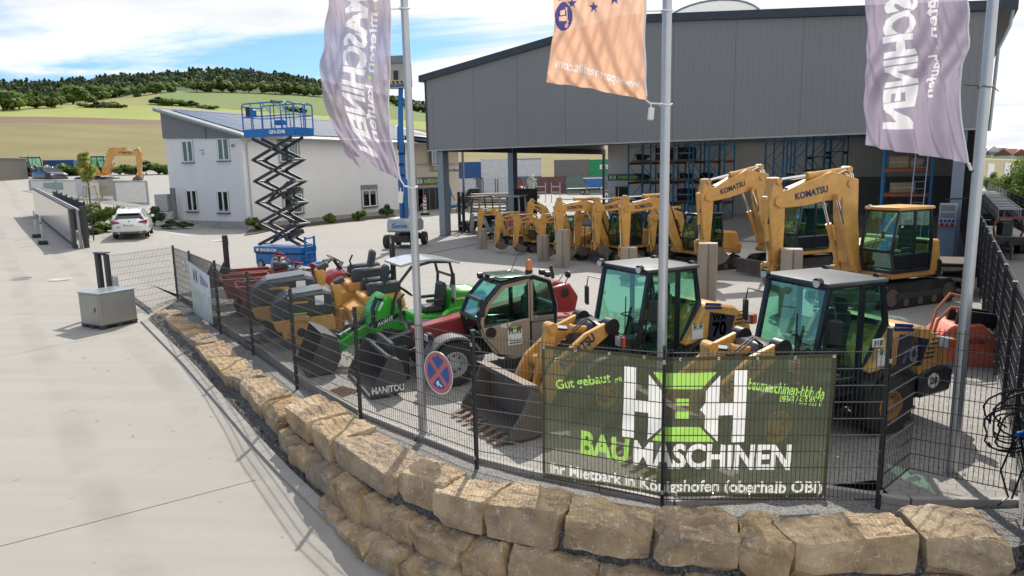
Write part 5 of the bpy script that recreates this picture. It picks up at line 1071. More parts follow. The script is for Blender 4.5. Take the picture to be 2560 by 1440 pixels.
# ================================================================== machines: shared parts
def ribbon(pts, ws):
    """polygon around a centre line, half widths ws"""
    P = [Vector((p[0], p[1])) for p in pts]; a, c = [], []
    for i, p in enumerate(P):
        t = (P[min(i + 1, len(P) - 1)] - P[max(0, i - 1)]).normalized(); n_ = Vector((-t.y, t.x)); a.append(tuple(p + n_ * ws[i])); c.append(tuple(p - n_ * ws[i]))
    return a + c[::-1]
def wheel(par, c, r, w, rimm, rr=.5, lugs=16, side=1, drum=None):
    b = B(); k = r * rr; h = w / 2
    b.lathe(c, [(k, -h * .8), (k * 1.08, -h), (r * .86, -h), (r * .97, -h * .8), (r * .97, h * .8), (r * .86, h), (k * 1.08, h), (k, h * .8)], RUB, 'y', 28)
    for i in range(lugs):
        a = 2 * pi * i / lugs
        for s in (-1, 1): q = a + (pi / lugs if s > 0 else 0); b.box((c[0] + cos(q) * r * .97, c[1] + s * h * .5, c[2] + sin(q) * r * .97), (r * .07, h * .95, r * .11), RUB, rot=(s * .0, -q, 0))
    o = b.build('wheel', par); d = B(); y = c[1] + side * h * .55
    d.lathe((c[0], c[1], c[2]), [(k * 1.07, side * h * .9), (k * .92, side * h * .92), (k * .82, side * h * .45), (k * .40, side * h * .55), (k * .36, side * h * .85), (0, side * h * .85)], rimm, 'y', 24)
    for i in range(8): a = 2 * pi * i / 8; d.cyl((c[0] + cos(a) * k * .62, c[1] + side * h * .45, c[2] + sin(a) * k * .62), (c[0] + cos(a) * k * .62, c[1] + side * h * .54, c[2] + sin(a) * k * .62), k * .10, BLK, 8)
    d.build('rim', o); return o
def track(par, y, L_, w, h, m=TRK, z0=0., x0=0.):
    b = B(); r = h / 2; s = L_ / 2 - r; prof = []
    n = 10
    for i in range(n + 1): a = -pi / 2 + pi * i / n; prof.append((s + cos(a) * r, r + sin(a) * r))
    for i in range(n + 1): a = pi / 2 + pi * i / n; prof.append((-s + cos(a) * r, r + sin(a) * r))
    inner = [(x * (1 - .06 / max(.3, s + r)) if abs(x) > s else x, z) for x, z in prof]
    b.prism([(x + x0, z + z0) for x, z in prof], y - w / 2, y + w / 2, m)
    P = [Vector(p) for p in prof + prof[:1]]; tot = sum((a - c).length for a, c in zip(P, P[1:])); st = max(.09, tot / 56); d = 0; i = 0; cur = P[0]
    for (a, c) in zip(P, P[1:]):
        L2 = (c - a).length; t = -d
        while t + st <= L2:
            t += st; q = a + (c - a) * (t / L2); ang = math.atan2((c - a).y, (c - a).x); b.box((q.x + x0, y, q.y + z0), (st * .45, w * 1.01, .05), m, rot=(0, -ang, 0))
        d = L2 - t
    o = b.build('track', par); q = B(); sd = 1 if y > 0 else -1
    for k in range(5): x = -s + 2 * s * k / 4; rr = r * .72 if k in (0, 4) else r * .34; q.cyl((x + x0, y + sd * w * .46, (r if k in (0, 4) else r * .5) + z0), (x + x0, y + sd * w * .53, (r if k in (0, 4) else r * .5) + z0), rr, STL, 14)
    q.box((x0, y + sd * w * .48, r * 1.05 + z0), (2 * s * .9, w * .1, r * .5), DGR); q.build('rollers', o); return o
def cabshell(par, prof, y0, y1, kinds, m=CABK, gm=GLS, roofm=ROOFK, bar=.045, pill=(), low=None, roof_t=.07, over=.04, seat=True, name='cab'):
    """prof: (x, z) points of the side; kinds[i]: g glass, p panel, r roof, n nothing, for the edge i -> i+1"""
    n = len(prof); b = B(); g = B()
    for y in (y0, y1): b.tube([(x, y, z) for x, z in prof] + [(prof[0][0], y, prof[0][1])], bar, m, 6)
    for i, (x, z) in enumerate(prof): b.cyl((x, y0, z), (x, y1, z), bar, m, 6)
    for i in range(n):
        (xa, za), (xb, zb) = prof[i], prof[(i + 1) % n]; k = kinds[i]; q = [(xa, y0, za), (xa, y1, za), (xb, y1, zb), (xb, y0, zb)]
        if k == 'g': g.sheet(q, .008, gm)
        elif k == 'p': b.sheet(q, .02, m)
    for y, s in ((y0, -1), (y1, 1)):
        q = [(x, y, z) for x, z in prof]
        if low is None: g.sheet(q, .006 * s, gm)
        else:
            up = clip2(prof, low, True); dn = clip2(prof, low, False)
            if len(up) > 2: g.sheet([(x, y, z) for x, z in up], .006 * s, gm)
            if len(dn) > 2: b.sheet([(x, y, z) for x, z in dn], .02 * s, m)
            xs = [x for x, z in up if abs(z - low) < 1e-6]
            if len(xs) > 1: b.cyl((min(xs), y, low), (max(xs), y, low), bar * .8, m, 6)
        for px in pill:
            zz = cross(prof, px)
            if len(zz) > 1: b.cyl((px, y, min(zz)), (px, y, max(zz)), bar * .9, m, 6)
    o = b.build(name, par); g.build('windows', o, smooth=0)
    zr = max(z for x, z in prof); xr = [x for x, z in prof if z > zr - .12]; r = B(); r.box(((min(xr) + max(xr)) / 2, (y0 + y1) / 2, zr + roof_t / 2), (max(xr) - min(xr) + 2 * over + .1, y1 - y0 + 2 * over + .06, roof_t), roofm, bev=.035, seg=2); r.build('roof', o)
    if seat:
        s = B(); xm = (min(x for x, z in prof) + max(x for x, z in prof)) / 2 - .15; zb_ = min(z for x, z in prof); ym = (y0 + y1) / 2; zs_ = zb_ + (zr - zb_) * .27
        s.box((xm, ym, zs_), (.45, .46, .14), PORC, bev=.04); s.box((xm - .24, ym, zs_ + .36), (.13, .44, .68), PORC, rot=(0, -.15, 0), bev=.05); s.box((xm - .3, ym, zs_ + .78), (.09, .26, .2), PORC, bev=.03)
        s.cyl((xm + .62, ym, zb_ + .2), (xm + .5, ym, zs_ + .34), .04, DGR); s.lathe((xm + .48, ym, zs_ + .36), [(.17, 0), (.19, .015), (.17, .03)], BLK, 'z', 16); s.box((xm + .1, ym - .3, zs_ + .12), (.4, .1, .1), DGR, bev=.02); s.box((xm + .1, ym + .3, zs_ + .12), (.4, .1, .1), DGR, bev=.02); s.build('seat', o)
    return o
def clip2(P, z, up):
    out_ = []
    for (xa, za), (xb, zb) in zip(P, P[1:] + P[:1]):
        ia, ib = (za >= z) == up, (zb >= z) == up
        if ia: out_.append((xa, za))
        if ia != ib and za != zb: t = (z - za) / (zb - za); out_.append((xa + (xb - xa) * t, z))
    return out_
def cross(P, px):
    out_ = []
    for (xa, za), (xb, zb) in zip(P, P[1:] + P[:1]):
        if (xa - px) * (xb - px) < 0: out_.append(za + (zb - za) * (px - xa) / (xb - xa))
    return out_
def ram(par, p, q, r, y, m=YEL, f=.55, name='cylinder'):
    """hydraulic ram between two points of the x-z plane"""
    P, Q = Vector((p[0], y, p[1])), Vector((q[0], y, q[1])); M_ = P.lerp(Q, f); b = B(); b.cyl(P, M_, r, m, 10); b.cyl(P.lerp(Q, f - .05), P.lerp(Q, f + .02), r * 1.18, m, 10); b.cyl(M_, Q, r * .55, CHR, 8)
    for e in (P, Q): b.cyl(e - Vector((0, r * 1.5, 0)), e + Vector((0, r * 1.5, 0)), r * 1.15, m, 10)
    return b.build(name, par)
def bucket(par, M_, w, s, m=STL, teeth=5, name='bucket'):
    """digging bucket: pin at the origin, mouth to +x, in the x-z plane, size s"""
    b = B(M_); P = [(0, .05), (-.14, -.14), (-.12, -.40), (.08, -.62), (.38, -.66), (.62, -.58)]; P = [(x * s, z * s) for x, z in P]
    b.prism(ribbon(P, [.02 * s + .008] * len(P)), -w / 2, w / 2, m)
    for y in (-w / 2, w / 2): b.prism(P + [(.42 * s, -.12 * s), (.16 * s, .07 * s)], y - .012, y + .012, m)
    for k in range(teeth): y = -w / 2 + w * (k + .5) / teeth; b.prism([(.58 * s, -.61 * s), (.80 * s, -.54 * s), (.60 * s, -.54 * s)], y - .03 * s, y + .03 * s, m)
    for y in (-.10 * s, .10 * s): b.prism([(-.06 * s, -.08 * s), (.0, .12 * s), (.26 * s, .14 * s), (.34 * s, .02 * s), (.2 * s, -.06 * s)], y - .015, y + .015, m)
    return b.build(name, par)
def hoses(b, pts, n, r, m, sp, ax=1):
    for k in range(n): o = (k - (n - 1) / 2) * sp; b.tube([(p[0], p[1] + o, p[2] + .012 * sin(k * 2 + i)) for i, p in enumerate(pts)], r, m, 5)

# ------------------------------------------------------------------ excavators
def excavator(label, loc, rz, k, tip=(4.3, 3.0), knee=(1.75, 3.35), stick=(3.95, 1.05), horn=.52, col=YEL, cabroof=CABK, canopy=False, curl=.4, big=False, group='yellow excavators lined up in front of the hall', hcol_=None, offy=0.):
    t = thing('excavator', label, 'excavator', loc, rz, group); hc = hcol_ or col
    V = lambda *a: tuple(q * k for q in a)
    W2 = .86 * k; tw = .45 * k; TL_ = 2.95 * k; th = .66 * k
    for s in (-1, 1): track(t, s * W2, TL_, tw, th)
    b = B(); b.box(V(0, 0, .42), V(2.2, 1.3, .34), DGR, bev=.03); b.cyl(V(0, 0, .55), V(0, 0, .78), .5 * k, DGR, 20); b.build('undercarriage', t)
    b = B(); b.prism([(1.80 * k, .12 * k), (1.92 * k, .06 * k), (1.86 * k, .28 * k), (1.92 * k, .56 * k), (1.83 * k, .58 * k), (1.76 * k, .3 * k)], -1.1 * k, 1.1 * k, STL)
    for s in (-1, 1): b.prism(ribbon([(.9 * k, .42 * k), (1.8 * k, .3 * k)], [.09 * k, .09 * k]), s * .5 * k - .06 * k, s * .5 * k + .06 * k, BLK)
    b.build('dozer_blade', t)
    hx_ = .58 if big else 1.; b = B(); b.prism([V(-1.15 * hx_, .80), V(1.1, .80), V(1.1, .98), V(-1.15 * hx_, .98)], -1.02 * k, 1.02 * k, hc, bev=.03 * k); b.prism([V(.95, .78), V(1.45, .86), V(1.45, 1.3), V(1.0, 1.5)], -.33 * k, -.02 * k, hc, bev=.02 * k); b.build('turntable', t)
    b = B(); b.prism([V(-1.35 * hx_, .84), V(-1.42 * hx_, 1.25), V(-1.25 * hx_, 1.78), V(-.35, 1.82), V(-.3, .98), V(-1.2 * hx_, .86)], -1.03 * k, 1.03 * k, hc, bev=.07 * k); b.build('engine_hood', t)
    b = B(); b.prism([V(-1.48 * hx_, .72), V(-1.55 * hx_, 1.2), V(-1.1 * hx_, 1.3), V(-1.1 * hx_, .72)], -1.06 * k, 1.06 * k, BLK if big else hc, bev=.06 * k); b.build('counterweight', t)
    b = B(); b.prism([V(-.3, .98), V(1.0, .98), V(.92, 1.3), V(.5, 1.62), V(-.3, 1.72)], -1.03 * k, -.4 * k, hc, bev=.06 * k); f = b.build('side_cover', t); b = B()
    for i in range(4): b.box(V(.08 + .15 * i, -1.035, 1.3 - .03 * i), V(.09, .02, .16), BLK, rot=(0, .5, 0))
    b.build('vents', f)
    if canopy:
        b = B()
        for x, y in ((-.3, .1), (-.3, .95), (.85, .1), (.85, .95)): b.tube([V(x, y, .95), V(x * .95, y, 2.45)], .035 * k, col if col is not YEL else BLK, 6)
        b.build('canopy_posts', t); b = B(); b.box(V(.28, .5, 2.5), V(1.5, 1.15, .09), LGR if col is not YEL else BLK, bev=.03); b.build('canopy_roof', t); b = B(); b.box(V(.15, .5, 1.3), V(.45, .46, .14), PORC, bev=.03); b.box(V(-.1, .5, 1.65), V(.13, .44, .6), PORC, bev=.03); b.build('seat', t)
    else:
        pr = [V(-.32, 1.0), V(1.08, 1.0), V(1.20, 1.55), V(1.0, 2.62), V(-.25, 2.62), V(-.36, 1.7)]
        c = cabshell(t, pr, .10 * k, 1.03 * k, 'pggrgp', gm=GLS, roofm=cabroof, bar=.05 * k, pill=(.35 * k,), low=1.45 * k, roof_t=.09 * k)
        b = B(); b.box(V(.75, .02, 2.3), V(.06, .1, .22), BLK, bev=.01); b.cyl(V(1.05, .2, 2.7), V(1.12, .2, 2.7), .06 * k, LMP, 8); b.tube([V(1.15, .4, 1.6), V(1.1, .55, 2.1)], .012 * k, BLK); b.build('mirror', c)
    # boom, in the plane y = yb
    yb = (-.17 + offy) * k; hw = (.17 if big else .14) * k; rt_ = V(1.30, 1.22); kn, tp, st = V(*knee), V(*tip), V(*stick)
    mid1 = (lerp(rt_[0], kn[0], .5) + .06 * k, lerp(rt_[1], kn[1], .55)); m2 = (lerp(kn[0], tp[0], .25), lerp(kn[1], tp[1], .22) + .05 * k); m3 = (lerp(kn[0], tp[0], .65), lerp(kn[1], tp[1], .65) + .0 * k)
    b = B(); wf = 1.4 if big else 1.05; b.prism(ribbon([rt_, mid1, (kn[0] - .06 * k, kn[1] - .14 * k), m2, m3, tp], [.17 * k * wf, .21 * k * wf, .27 * k * wf, .27 * k * wf, .21 * k * wf, .13 * k * wf]), yb - hw, yb + hw, col, bev=.022 * k)
    for p, r in ((rt_, .17), (tp, .13), (kn, .1)): b.cyl((p[0], yb - hw - .04 * k, p[1]), (p[0], yb + hw + .04 * k, p[1]), r * k, col, 12)
    bo = b.build('boom', t); b = B(); d = Vector((tp[0] - kn[0], 0, tp[1] - kn[1])).normalized(); up_ = Vector((-d.z, 0, d.x)); up_ = up_ if up_.z > 0 else -up_
    q = Vector((lerp(kn[0], tp[0], .78), 0, lerp(kn[1], tp[1], .78))); ln = (Vector((tp[0], 0, tp[1])) - Vector((kn[0], 0, kn[1]))).length * .46
    text(b, 'KOMATSU', q + Vector((0, yb + hw, 0)) - up_ * .07 * k, -d, up_, .24 * k, NAVY, bold=.035, fit=ln, off=.006)
    q2 = Vector((lerp(kn[0], tp[0], .32), 0, lerp(kn[1], tp[1], .32))); text(b, 'KOMATSU', q2 + Vector((0, yb - hw, 0)) - up_ * .07 * k, d, up_, .24 * k, NAVY, bold=.035, fit=ln, off=.006)
    b.build('lettering', bo)
    b = B(); L1 = [Vector((lerp(rt_[0], kn[0], f), yb, lerp(rt_[1], kn[1], f))) + Vector((-.26 * k - .05 * k * f, 0, .05 * k)) for f in (.1, .4, .75)] + [Vector((kn[0] - .18 * k, yb, kn[1] + .24 * k)), Vector((kn[0] + .12 * k, yb, kn[1] + .36 * k))] + [Vector((lerp(kn[0], tp[0], f), yb, lerp(kn[1], tp[1], f))) + up_ * (.30 - .1 * f) * k for f in (.3, .55, .8)]
    hoses(b, L1, 4, .02 * k, CHR if big else BLK, .062 * k); e = L1[-1]; hoses(b, [e, e + d * .3 * k + up_ * .12 * k, Vector((tp[0] + .18 * k, yb, tp[1] + .1 * k)), Vector((lerp(tp[0], st[0], .3) + .26 * k, yb, lerp(tp[1], st[1], .3)))], 3, .02 * k, BLK, .07 * k); hoses(b, [L1[0], L1[0] + Vector((-.12 * k, 0, -.25 * k)), V(.85, -.17, 1.3)], 3, .022 * k, BLK, .07 * k); b.build('hoses', bo)
    # stick with horn
    sd = Vector((st[0] - tp[0], st[1] - tp[1])).normalized(); hp = (tp[0] - sd.x * horn * k - d.x * .03, tp[1] - sd.y * horn * k); fw = (sd.y * -1, sd.x)   # forward normal of the stick
    b = B(); b.prism(ribbon([hp, tp, (lerp(tp[0], st[0], .35), lerp(tp[1], st[1], .35)), st], [.11 * k, .28 * k, .23 * k, .11 * k]), yb - hw * .85, yb + hw * .85, col, bev=.02 * k)
    for p in (hp, st): b.cyl((p[0], yb - hw - .03 * k, p[1]), (p[0], yb + hw + .03 * k, p[1]), .09 * k, col, 12)
    sk = b.build('stick', t)
    ram(t, (lerp(kn[0], tp[0], -.02), kn[1] + .36 * k), hp, .085 * k, yb, col, .55)
    for s in (-1, 1): ram(t, V(1.42, 1.0), (lerp(kn[0], tp[0], .22), lerp(kn[1], tp[1], .22) - .25 * k), .07 * k, yb + s * (hw + .07 * k), col, .6) if (big or s == 1) else None
    n_ = Vector((-sd.y, sd.x)); n_ = n_ if n_.x > 0 else -n_
    a = (lerp(tp[0], st[0], -.05) + n_.x * .25 * k, lerp(tp[1], st[1], -.05) + n_.y * .25 * k); c = (lerp(tp[0], st[0], .84) + n_.x * .24 * k, lerp(tp[1], st[1], .84) + n_.y * .24 * k); ram(t, a, c, .06 * k, yb, col, .62)
    b = B()
    for s in (-1, 1): y = yb + s * hw * 1.1; b.prism(ribbon([c, (lerp(tp[0], st[0], .86), lerp(tp[1], st[1], .86))], [.05 * k, .05 * k]), y - .02 * k, y + .02 * k, col); b.prism(ribbon([c, (st[0] + .22 * k, st[1] - .14 * k)], [.05 * k, .05 * k]), y - .02 * k, y + .02 * k, col)
    b.build('linkage', t)
    bucket(t, Matrix.Translation((st[0], yb, st[1])) @ Matrix.Rotation(curl + pi, 4, 'Y') @ Matrix.Diagonal((1, 1, 1, 1)) @ Matrix.Rotation(pi, 4, 'X') @ Matrix.Rotation(0, 4, 'Z'), .62 * k, .95 * k) if False else bucket(t, Matrix.Translation((st[0], yb, st[1])) @ Matrix.Rotation(curl, 4, 'Y') @ Matrix.Diagonal((-1, 1, 1, 1)), .66 * k, 1. * k)
    return t
HD_ = R(-155)
def at_tip(px, py, k, rz, tip=(4.3, 3.0)):
    p = G(px, py, tip[1] * k); h = Vector((cos(rz), sin(rz), 0)); s = Vector((-sin(rz), cos(rz), 0)); q = p - h * tip[0] * k - s * (-.17 * k); return (q.x, q.y, zyd(q.x, q.y))
specs = [
 # px, py of the boom tip, scale, heading, pose, label
 (1945, 488, 1.0, R(-155), dict(tip=(4.2, 2.95), knee=(1.66, 3.34), stick=(4.05, 1.05), big=True, cabroof=YEL), 'yellow excavator with a yellow roofed cab, nearest to the right column of the hall'),
 (1445, 543, .64, R(-156), dict(tip=(3.9, 2.9), knee=(2.1, 3.05), stick=(3.95, .9)), 'yellow excavator squeezed between the two taller ones left of the middle flag pole'),
 (1292, 552, .55, R(-157), dict(tip=(3.7, 2.85), knee=(2.1, 2.95), stick=(3.8, .8)), 'small yellow excavator just left of the raised peak boom'),
 (1632, 545, .66, R(-154), dict(tip=(4.0, 2.8), knee=(2.1, 3.0), stick=(4.0, .9)), 'yellow excavator right behind the middle flag pole, lower than its left neighbour'),
 (1762, 492, .98, R(-155), dict(tip=(4.25, 2.92), knee=(1.9, 3.52), stick=(4.2, 1.15), big=True), 'yellow excavator with a long two part boom, left of the nearest one'),
 (1562, 522, .80, R(-157), dict(tip=(4.2, 3.0), knee=(2.15, 3.2), stick=(4.15, .95)), 'mid size yellow excavator directly behind the middle flag pole'),
 (1492, 522, .76, R(-158), dict(tip=(4.0, 2.95), knee=(2.1, 3.1), stick=(4.0, .9)), 'yellow excavator left of the middle flag pole, behind the parked loader cab'),
 (1397, 522, .75, R(-158), dict(tip=(4.1, 3.05), knee=(2.1, 3.15), stick=(4.05, .95)), 'yellow excavator behind the tallest of the left concrete posts'),
 (1357, 553, .58, R(-158), dict(tip=(3.7, 2.9), knee=(2.0, 3.1), stick=(3.8, .8), canopy=True), 'small yellow excavator between the raised boom and the taller ones'),
 (1327, 512, .60, R(-150), dict(tip=(3.6, 3.7), knee=(2.3, 3.1), stick=(4.0, 1.5), horn=.4, curl=.9), 'small yellow excavator with its stick raised to a peak'),
 (1247, 548, .56, R(-160), dict(tip=(3.7, 2.85), knee=(2.0, 3.0), stick=(3.9, .85), canopy=True), 'small yellow excavator second from the left of the row'),
 (1201, 535, .53, R(-160), dict(tip=(3.8, 3.1), knee=(2.0, 3.2), stick=(3.9, 1.0), canopy=True), 'small yellow excavator at the left end of the yellow row')]
for px, py, k, rz, kw, lb in specs: excavator(lb, (10.62, 19.75, 0) if k == 1.0 else at_tip(px, py, k, rz, kw['tip']), rz, k, **kw)
GRE = mat('grey machine paint', (.25, .26, .265), .45, dirt=.4)
excavator('micro excavator with a grey arm at the far left of the excavator row', at_tip(1181, 545, .42, R(-165), (3.6, 2.9)), R(-165), .42, tip=(3.6, 2.9), knee=(2.1, 2.9), stick=(3.7, 1.2), col=GRE, canopy=True, group='machines in front of the hall')

# ------------------------------------------------------------------ wheel loaders
def loader(label, loc, rz, sc, num):
    t = thing('wheel_loader', label, 'wheel loader', loc, rz, 'yellow wheel loaders behind the fence', sc)
    for x in (1.07, -1.07):
        for s in (-1, 1): wheel(t, (x, s * .70, .50), .50, .36, YEL2, .46, 16, s)
    b = B(); b.prism([(-2.1, .55), (-2.1, .95), (-.4, 1.05), (-.1, .8), (-.1, .42), (-.5, .38)], -.42, .42, BLK, bev=.03); b.prism([(.1, .42), (1.5, .42), (1.35, .8), (.85, 1.52), (.55, 1.52), (.1, .85)], -.36, .36, BLK, bev=.03); b.cyl((0, 0, .4), (0, 0, .95), .16, BLK, 12)
    for x in (1.07, -1.07): b.cyl((x, -.7, .5), (x, .7, .5), .12, BLK, 10)
    b.build('chassis', t)
    for x, a0, a1 in ((-1.07, .15, 2.6), (1.07, .6, 2.5)):
        for s in (-1, 1):
            b = B(); n = 10; pts = [(x + cos(a0 + (a1 - a0) * i / n) * .60, .50 + sin(a0 + (a1 - a0) * i / n) * .60) for i in range(n + 1)]; b.prism(ribbon(pts, [.018] * (n + 1)), s * .70 - .21, s * .70 + .21, BLK); b.build('fender', t)
    # rear body
    b = B(); b.prism([(-2.20, .72), (-2.32, 1.05), (-2.22, 1.36), (-1.85, 1.62), (-1.25, 1.74), (-1.12, 1.70), (-.66, 1.02), (-1.55, 1.0), (-1.8, .72)], -.80, .80, YEL, bev=.045); rb = b.build('rear_body', t)
    b = B()
    for s in (-1, 1):
        y = s * .803; b.prism([(-1.18, 1.08), (-1.70, 1.04), (-1.84, 1.44), (-1.22, 1.58)], y - .006, y + .006, mat('dark blue decal', (.012, .018, .045), .4))
        X = (-1, 0, 0) if s > 0 else (1, 0, 0); x0 = -1.28 if s > 0 else -1.72
        text(b, 'WA', (x0, y + s * .002, 1.40), X, (0, 0, 1), .19, YEL2, bold=.03); text(b, '70', (x0 - .0 * s, y + s * .002, 1.13), X, (0, 0, 1), .34, PLA, bold=.04)
        for k in range(2): b.prism([(-1.12, 1.64 + k * .07), (-1.5 + k * .02, 1.60 + k * .06), (-1.5 + k * .02, 1.645 + k * .06), (-1.12, 1.685 + k * .07)], y - .02, y + .004, mat('blue stripe', (.01, .03, .16), .4))
        for k in range(6): b.box((-1.86 - .03 * k, y, 1.15 + .07 * k), (.22 - .02 * k, .012, .02), BLK)
        b.box((-.93, y, 1.26), (.26, .012, .26), PLA); hbh(b, (-.83 if s > 0 else -1.03, y + s * .007, 1.3), X, (0, 0, 1), .12, DGR, LIME)
    b.build('decals', rb)
    if num == 2:
        b = B(); b.box((-.78, .806, 1.50), (.22, .008, .12), PLA); text(b, '318', (-.69, .812, 1.46), (-1, 0, 0), (0, 0, 1), .11, BLK, bold=.02, fit=.18); b.build('number_label', rb)
        b = B(); b.cyl((-1.95, .845, .78), (-1.95, .85, .78), .12, PLA, 20); text(b, '20', (-1.95, .855, .73), (-1, 0, 0), (0, 0, 1), .15, BLK, bold=.03, align='c'); b.build('speed_disc', rb)
        b = B(); b.cyl((-.86, -.615, 2.0), (-.86, -.61, 2.0), .14, mat('pale green disc', (.45, .60, .45), .5), 20); text(b, '20', (-.86, -.60, 1.94), (1, 0, 0), (0, 0, 1), .16, BLK, bold=.03, align='c', off=-.004); b.build('speed_disc', rb)
    b = B(); b.prism([(-2.36, .55), (-2.42, .92), (-2.2, 1.02), (-1.7, .95), (-1.7, .5)], -.84, .84, BLK, bev=.05); b.build('counterweight', t)
    b = B()
    for s in (-1, 1): b.box((-2.1, s * .93, 1.38), (.14, .2, .18), BLK, bev=.02); b.box((-2.03, s * .93, 1.40), (.06, .18, .15), LMP); b.box((-2.03, s * 1.05, 1.40), (.07, .07, .15), mat('orange lens', (.55, .10, .03), .25))
    b.build('rear_lamps', t)
    # cab
    pr = [(.28, 1.02), (.02, 2.36), (-1.0, 2.36), (-1.12, 1.72), (-.55, .72), (.05, .72)]
    c = cabshell(t, pr, -.62, .62, 'grggnp', bar=.058, pill=(-.62,), roof_t=.07, over=.03, low=.92)
    b = B(); b.box((.17, 0, .95), (.3, 1.2, .3), CABK, bev=.03); b.tube([(.28, .25, 1.1), (.16, .3, 1.75)], .012, BLK); b.tube([(.27, .28, 1.1), (.12, .12, 1.9)], .01, BLK); b.tube([(.2, .68, 1.05), (.14, .70, 1.5), (.05, .69, 1.9)], .018, BLK, 6); b.tube([(.32, .66, .8), (.34, .68, 1.2), (.28, .68, 1.5)], .02, BLK, 6); b.build('wipers', c)
    b = B()
    for s in (-1, 1): b.cyl((.12, s * .55, 2.44), (.20, s * .55, 2.43), .065, BLK, 14, .075); b.cyl((.20, s * .55, 2.43), (.205, s * .55, 2.43), .066, LMP, 14)
    b.cyl((-1.0, .5, 2.42), (-1.08, .5, 2.42), .06, BLK, 12); b.cyl((-1.0, -.5, 2.42), (-1.08, -.5, 2.42), .06, BLK, 12); b.build('work_lamps', c)
    for s in (-1, 1): b = B(); b.tube([(.05, s * .62, 2.1), (.2, s * .9, 2.15), (.2, s * .95, 1.95)], .012, BLK); b.box((.2, s * .95, 1.78), (.06, .17, .36), BLK, rot=(0, 0, s * .4), bev=.02); b.build('mirror', t)
    # front lamps, dashboard tower
    b = B()
    for s in (-1, 1): b.box((.62, s * .66, 1.18), (.1, .3, .06), BLK); b.box((.68, s * .72, 1.30), (.10, .18, .19), BLK, bev=.015); b.box((.735, s * .70, 1.30), (.02, .13, .16), LMP); b.box((.72, s * .82, 1.30), (.05, .06, .17), mat('orange lens', (.5, .08, .02), .2))
    b.build('front_lamps', t)
    b = B(); b.box((.40, .38, 1.02), (.28, .3, .52), DGR, bev=.03); b.box((.545, .38, 1.02), (.01, .2, .3), BLK); b.box((.53, .62, .95), (.02, .10, .12), PLA); b.box((.53, .62, .80), (.02, .09, .18), mat('yellow warning label', (.75, .48, .03), .5)); b.build('side_box', t)
    # lift arms
    for s in (-1, 1):
        b = B(); y = s * .43; b.prism(ribbon([(.70, 1.50), (1.15, 1.30), (1.75, .88), (2.05, .42), (2.12, .28)], [.10, .155, .17, .15, .10]), y - .045, y + .045, YEL, bev=.012); b.cyl((.70, y - .09, 1.5), (.70, y + .09, 1.5), .14, BLK, 16); b.cyl((2.12, y - .06, .28), (2.12, y + .06, .28), .09, YEL, 12); a = b.build('lift_arm', t)
        b = B(); yy = y + s * .047; text(b, 'KOMATSU', (1.68, yy, .90) if s > 0 else (1.02, yy, 1.28), (-.84, 0, .55) if s > 0 else (.84, 0, -.55), (.55, 0, .84) if s > 0 else (.55, 0, .84), .21, NAVY, bold=.035, fit=.78); b.build('lettering', a)
        ram(t, (.55, .72), (1.45, .95), .055, s * .30, YEL, .55)
    b = B(); b.cyl((1.72, -.43, .90), (1.72, .43, .90), .11, YEL, 14); b.build('cross_tube', t)
    b = B(); b.prism(ribbon([(1.62, 1.52), (1.74, .98), (1.88, .55)], [.09, .14, .08]), -.06, .06, YEL, bev=.012); b.cyl((1.62, -.09, 1.5), (1.62, .09, 1.5), .1, YEL, 14); b.build('bellcrank', t)
    ram(t, (.80, 1.36), (1.62, 1.52), .075, 0, YEL, .55)
    ram(t, (1.88, .55), (2.28, .62), .05, 0, YEL, .7, 'tilt_link')
    b = B(); hoses(b, [(.75, .18, 1.45), (1.0, .2, 1.62), (1.3, .2, 1.45)], 2, .016, BLK, .05); hoses(b, [(1.45, .25, 1.05), (1.8, .3, 1.0), (1.95, .28, .7)], 3, .014, BLK, .05); b.build('hoses', t)
    # bucket with teeth
    w = .86; b = B(); P = [(2.52, .80), (2.34, .70), (2.20, .50), (2.18, .28), (2.30, .10), (2.50, .04), (2.92, .06)]
    b.prism(ribbon(P, [.03] * 7), -w, w, STL)
    for s in (-1, 1): b.prism(P + [(2.88, .22), (2.66, .50)], s * w - .025, s * w + .025, STL, bev=.008)
    b.box((2.30, 0, .40), (.10, 1.6, .55), STL); b.prism([(2.62, .9), (2.45, .78), (2.30, .70), (2.36, .84)], -w * .95, w * .95, STL)
    bk = b.build('bucket', t); b = B()
    for k in range(8): y = -w + .09 + k * (2 * w - .18) / 7; b.prism([(2.88, .03), (3.14, .055), (2.90, .115)], y - .045, y + .045, mat('rusty steel', (.24, .14, .085), .65, dirt=.4)); b.box((2.88, y, .07), (.16, .1, .07), STL)
    b.build('teeth', bk); return t
def L2(p, h, d): return (p[0], p[1], zyd(p[0], p[1]))
loader('yellow wheel loader nearer the round sign, toothed bucket lowered in front', (1.98, 11.95, -.12), R(-151), .97, 1)
loader('yellow wheel loader at the right, beside the orange red box attachment', (4.25, 10.28, -.12), R(-159), .97, 2)

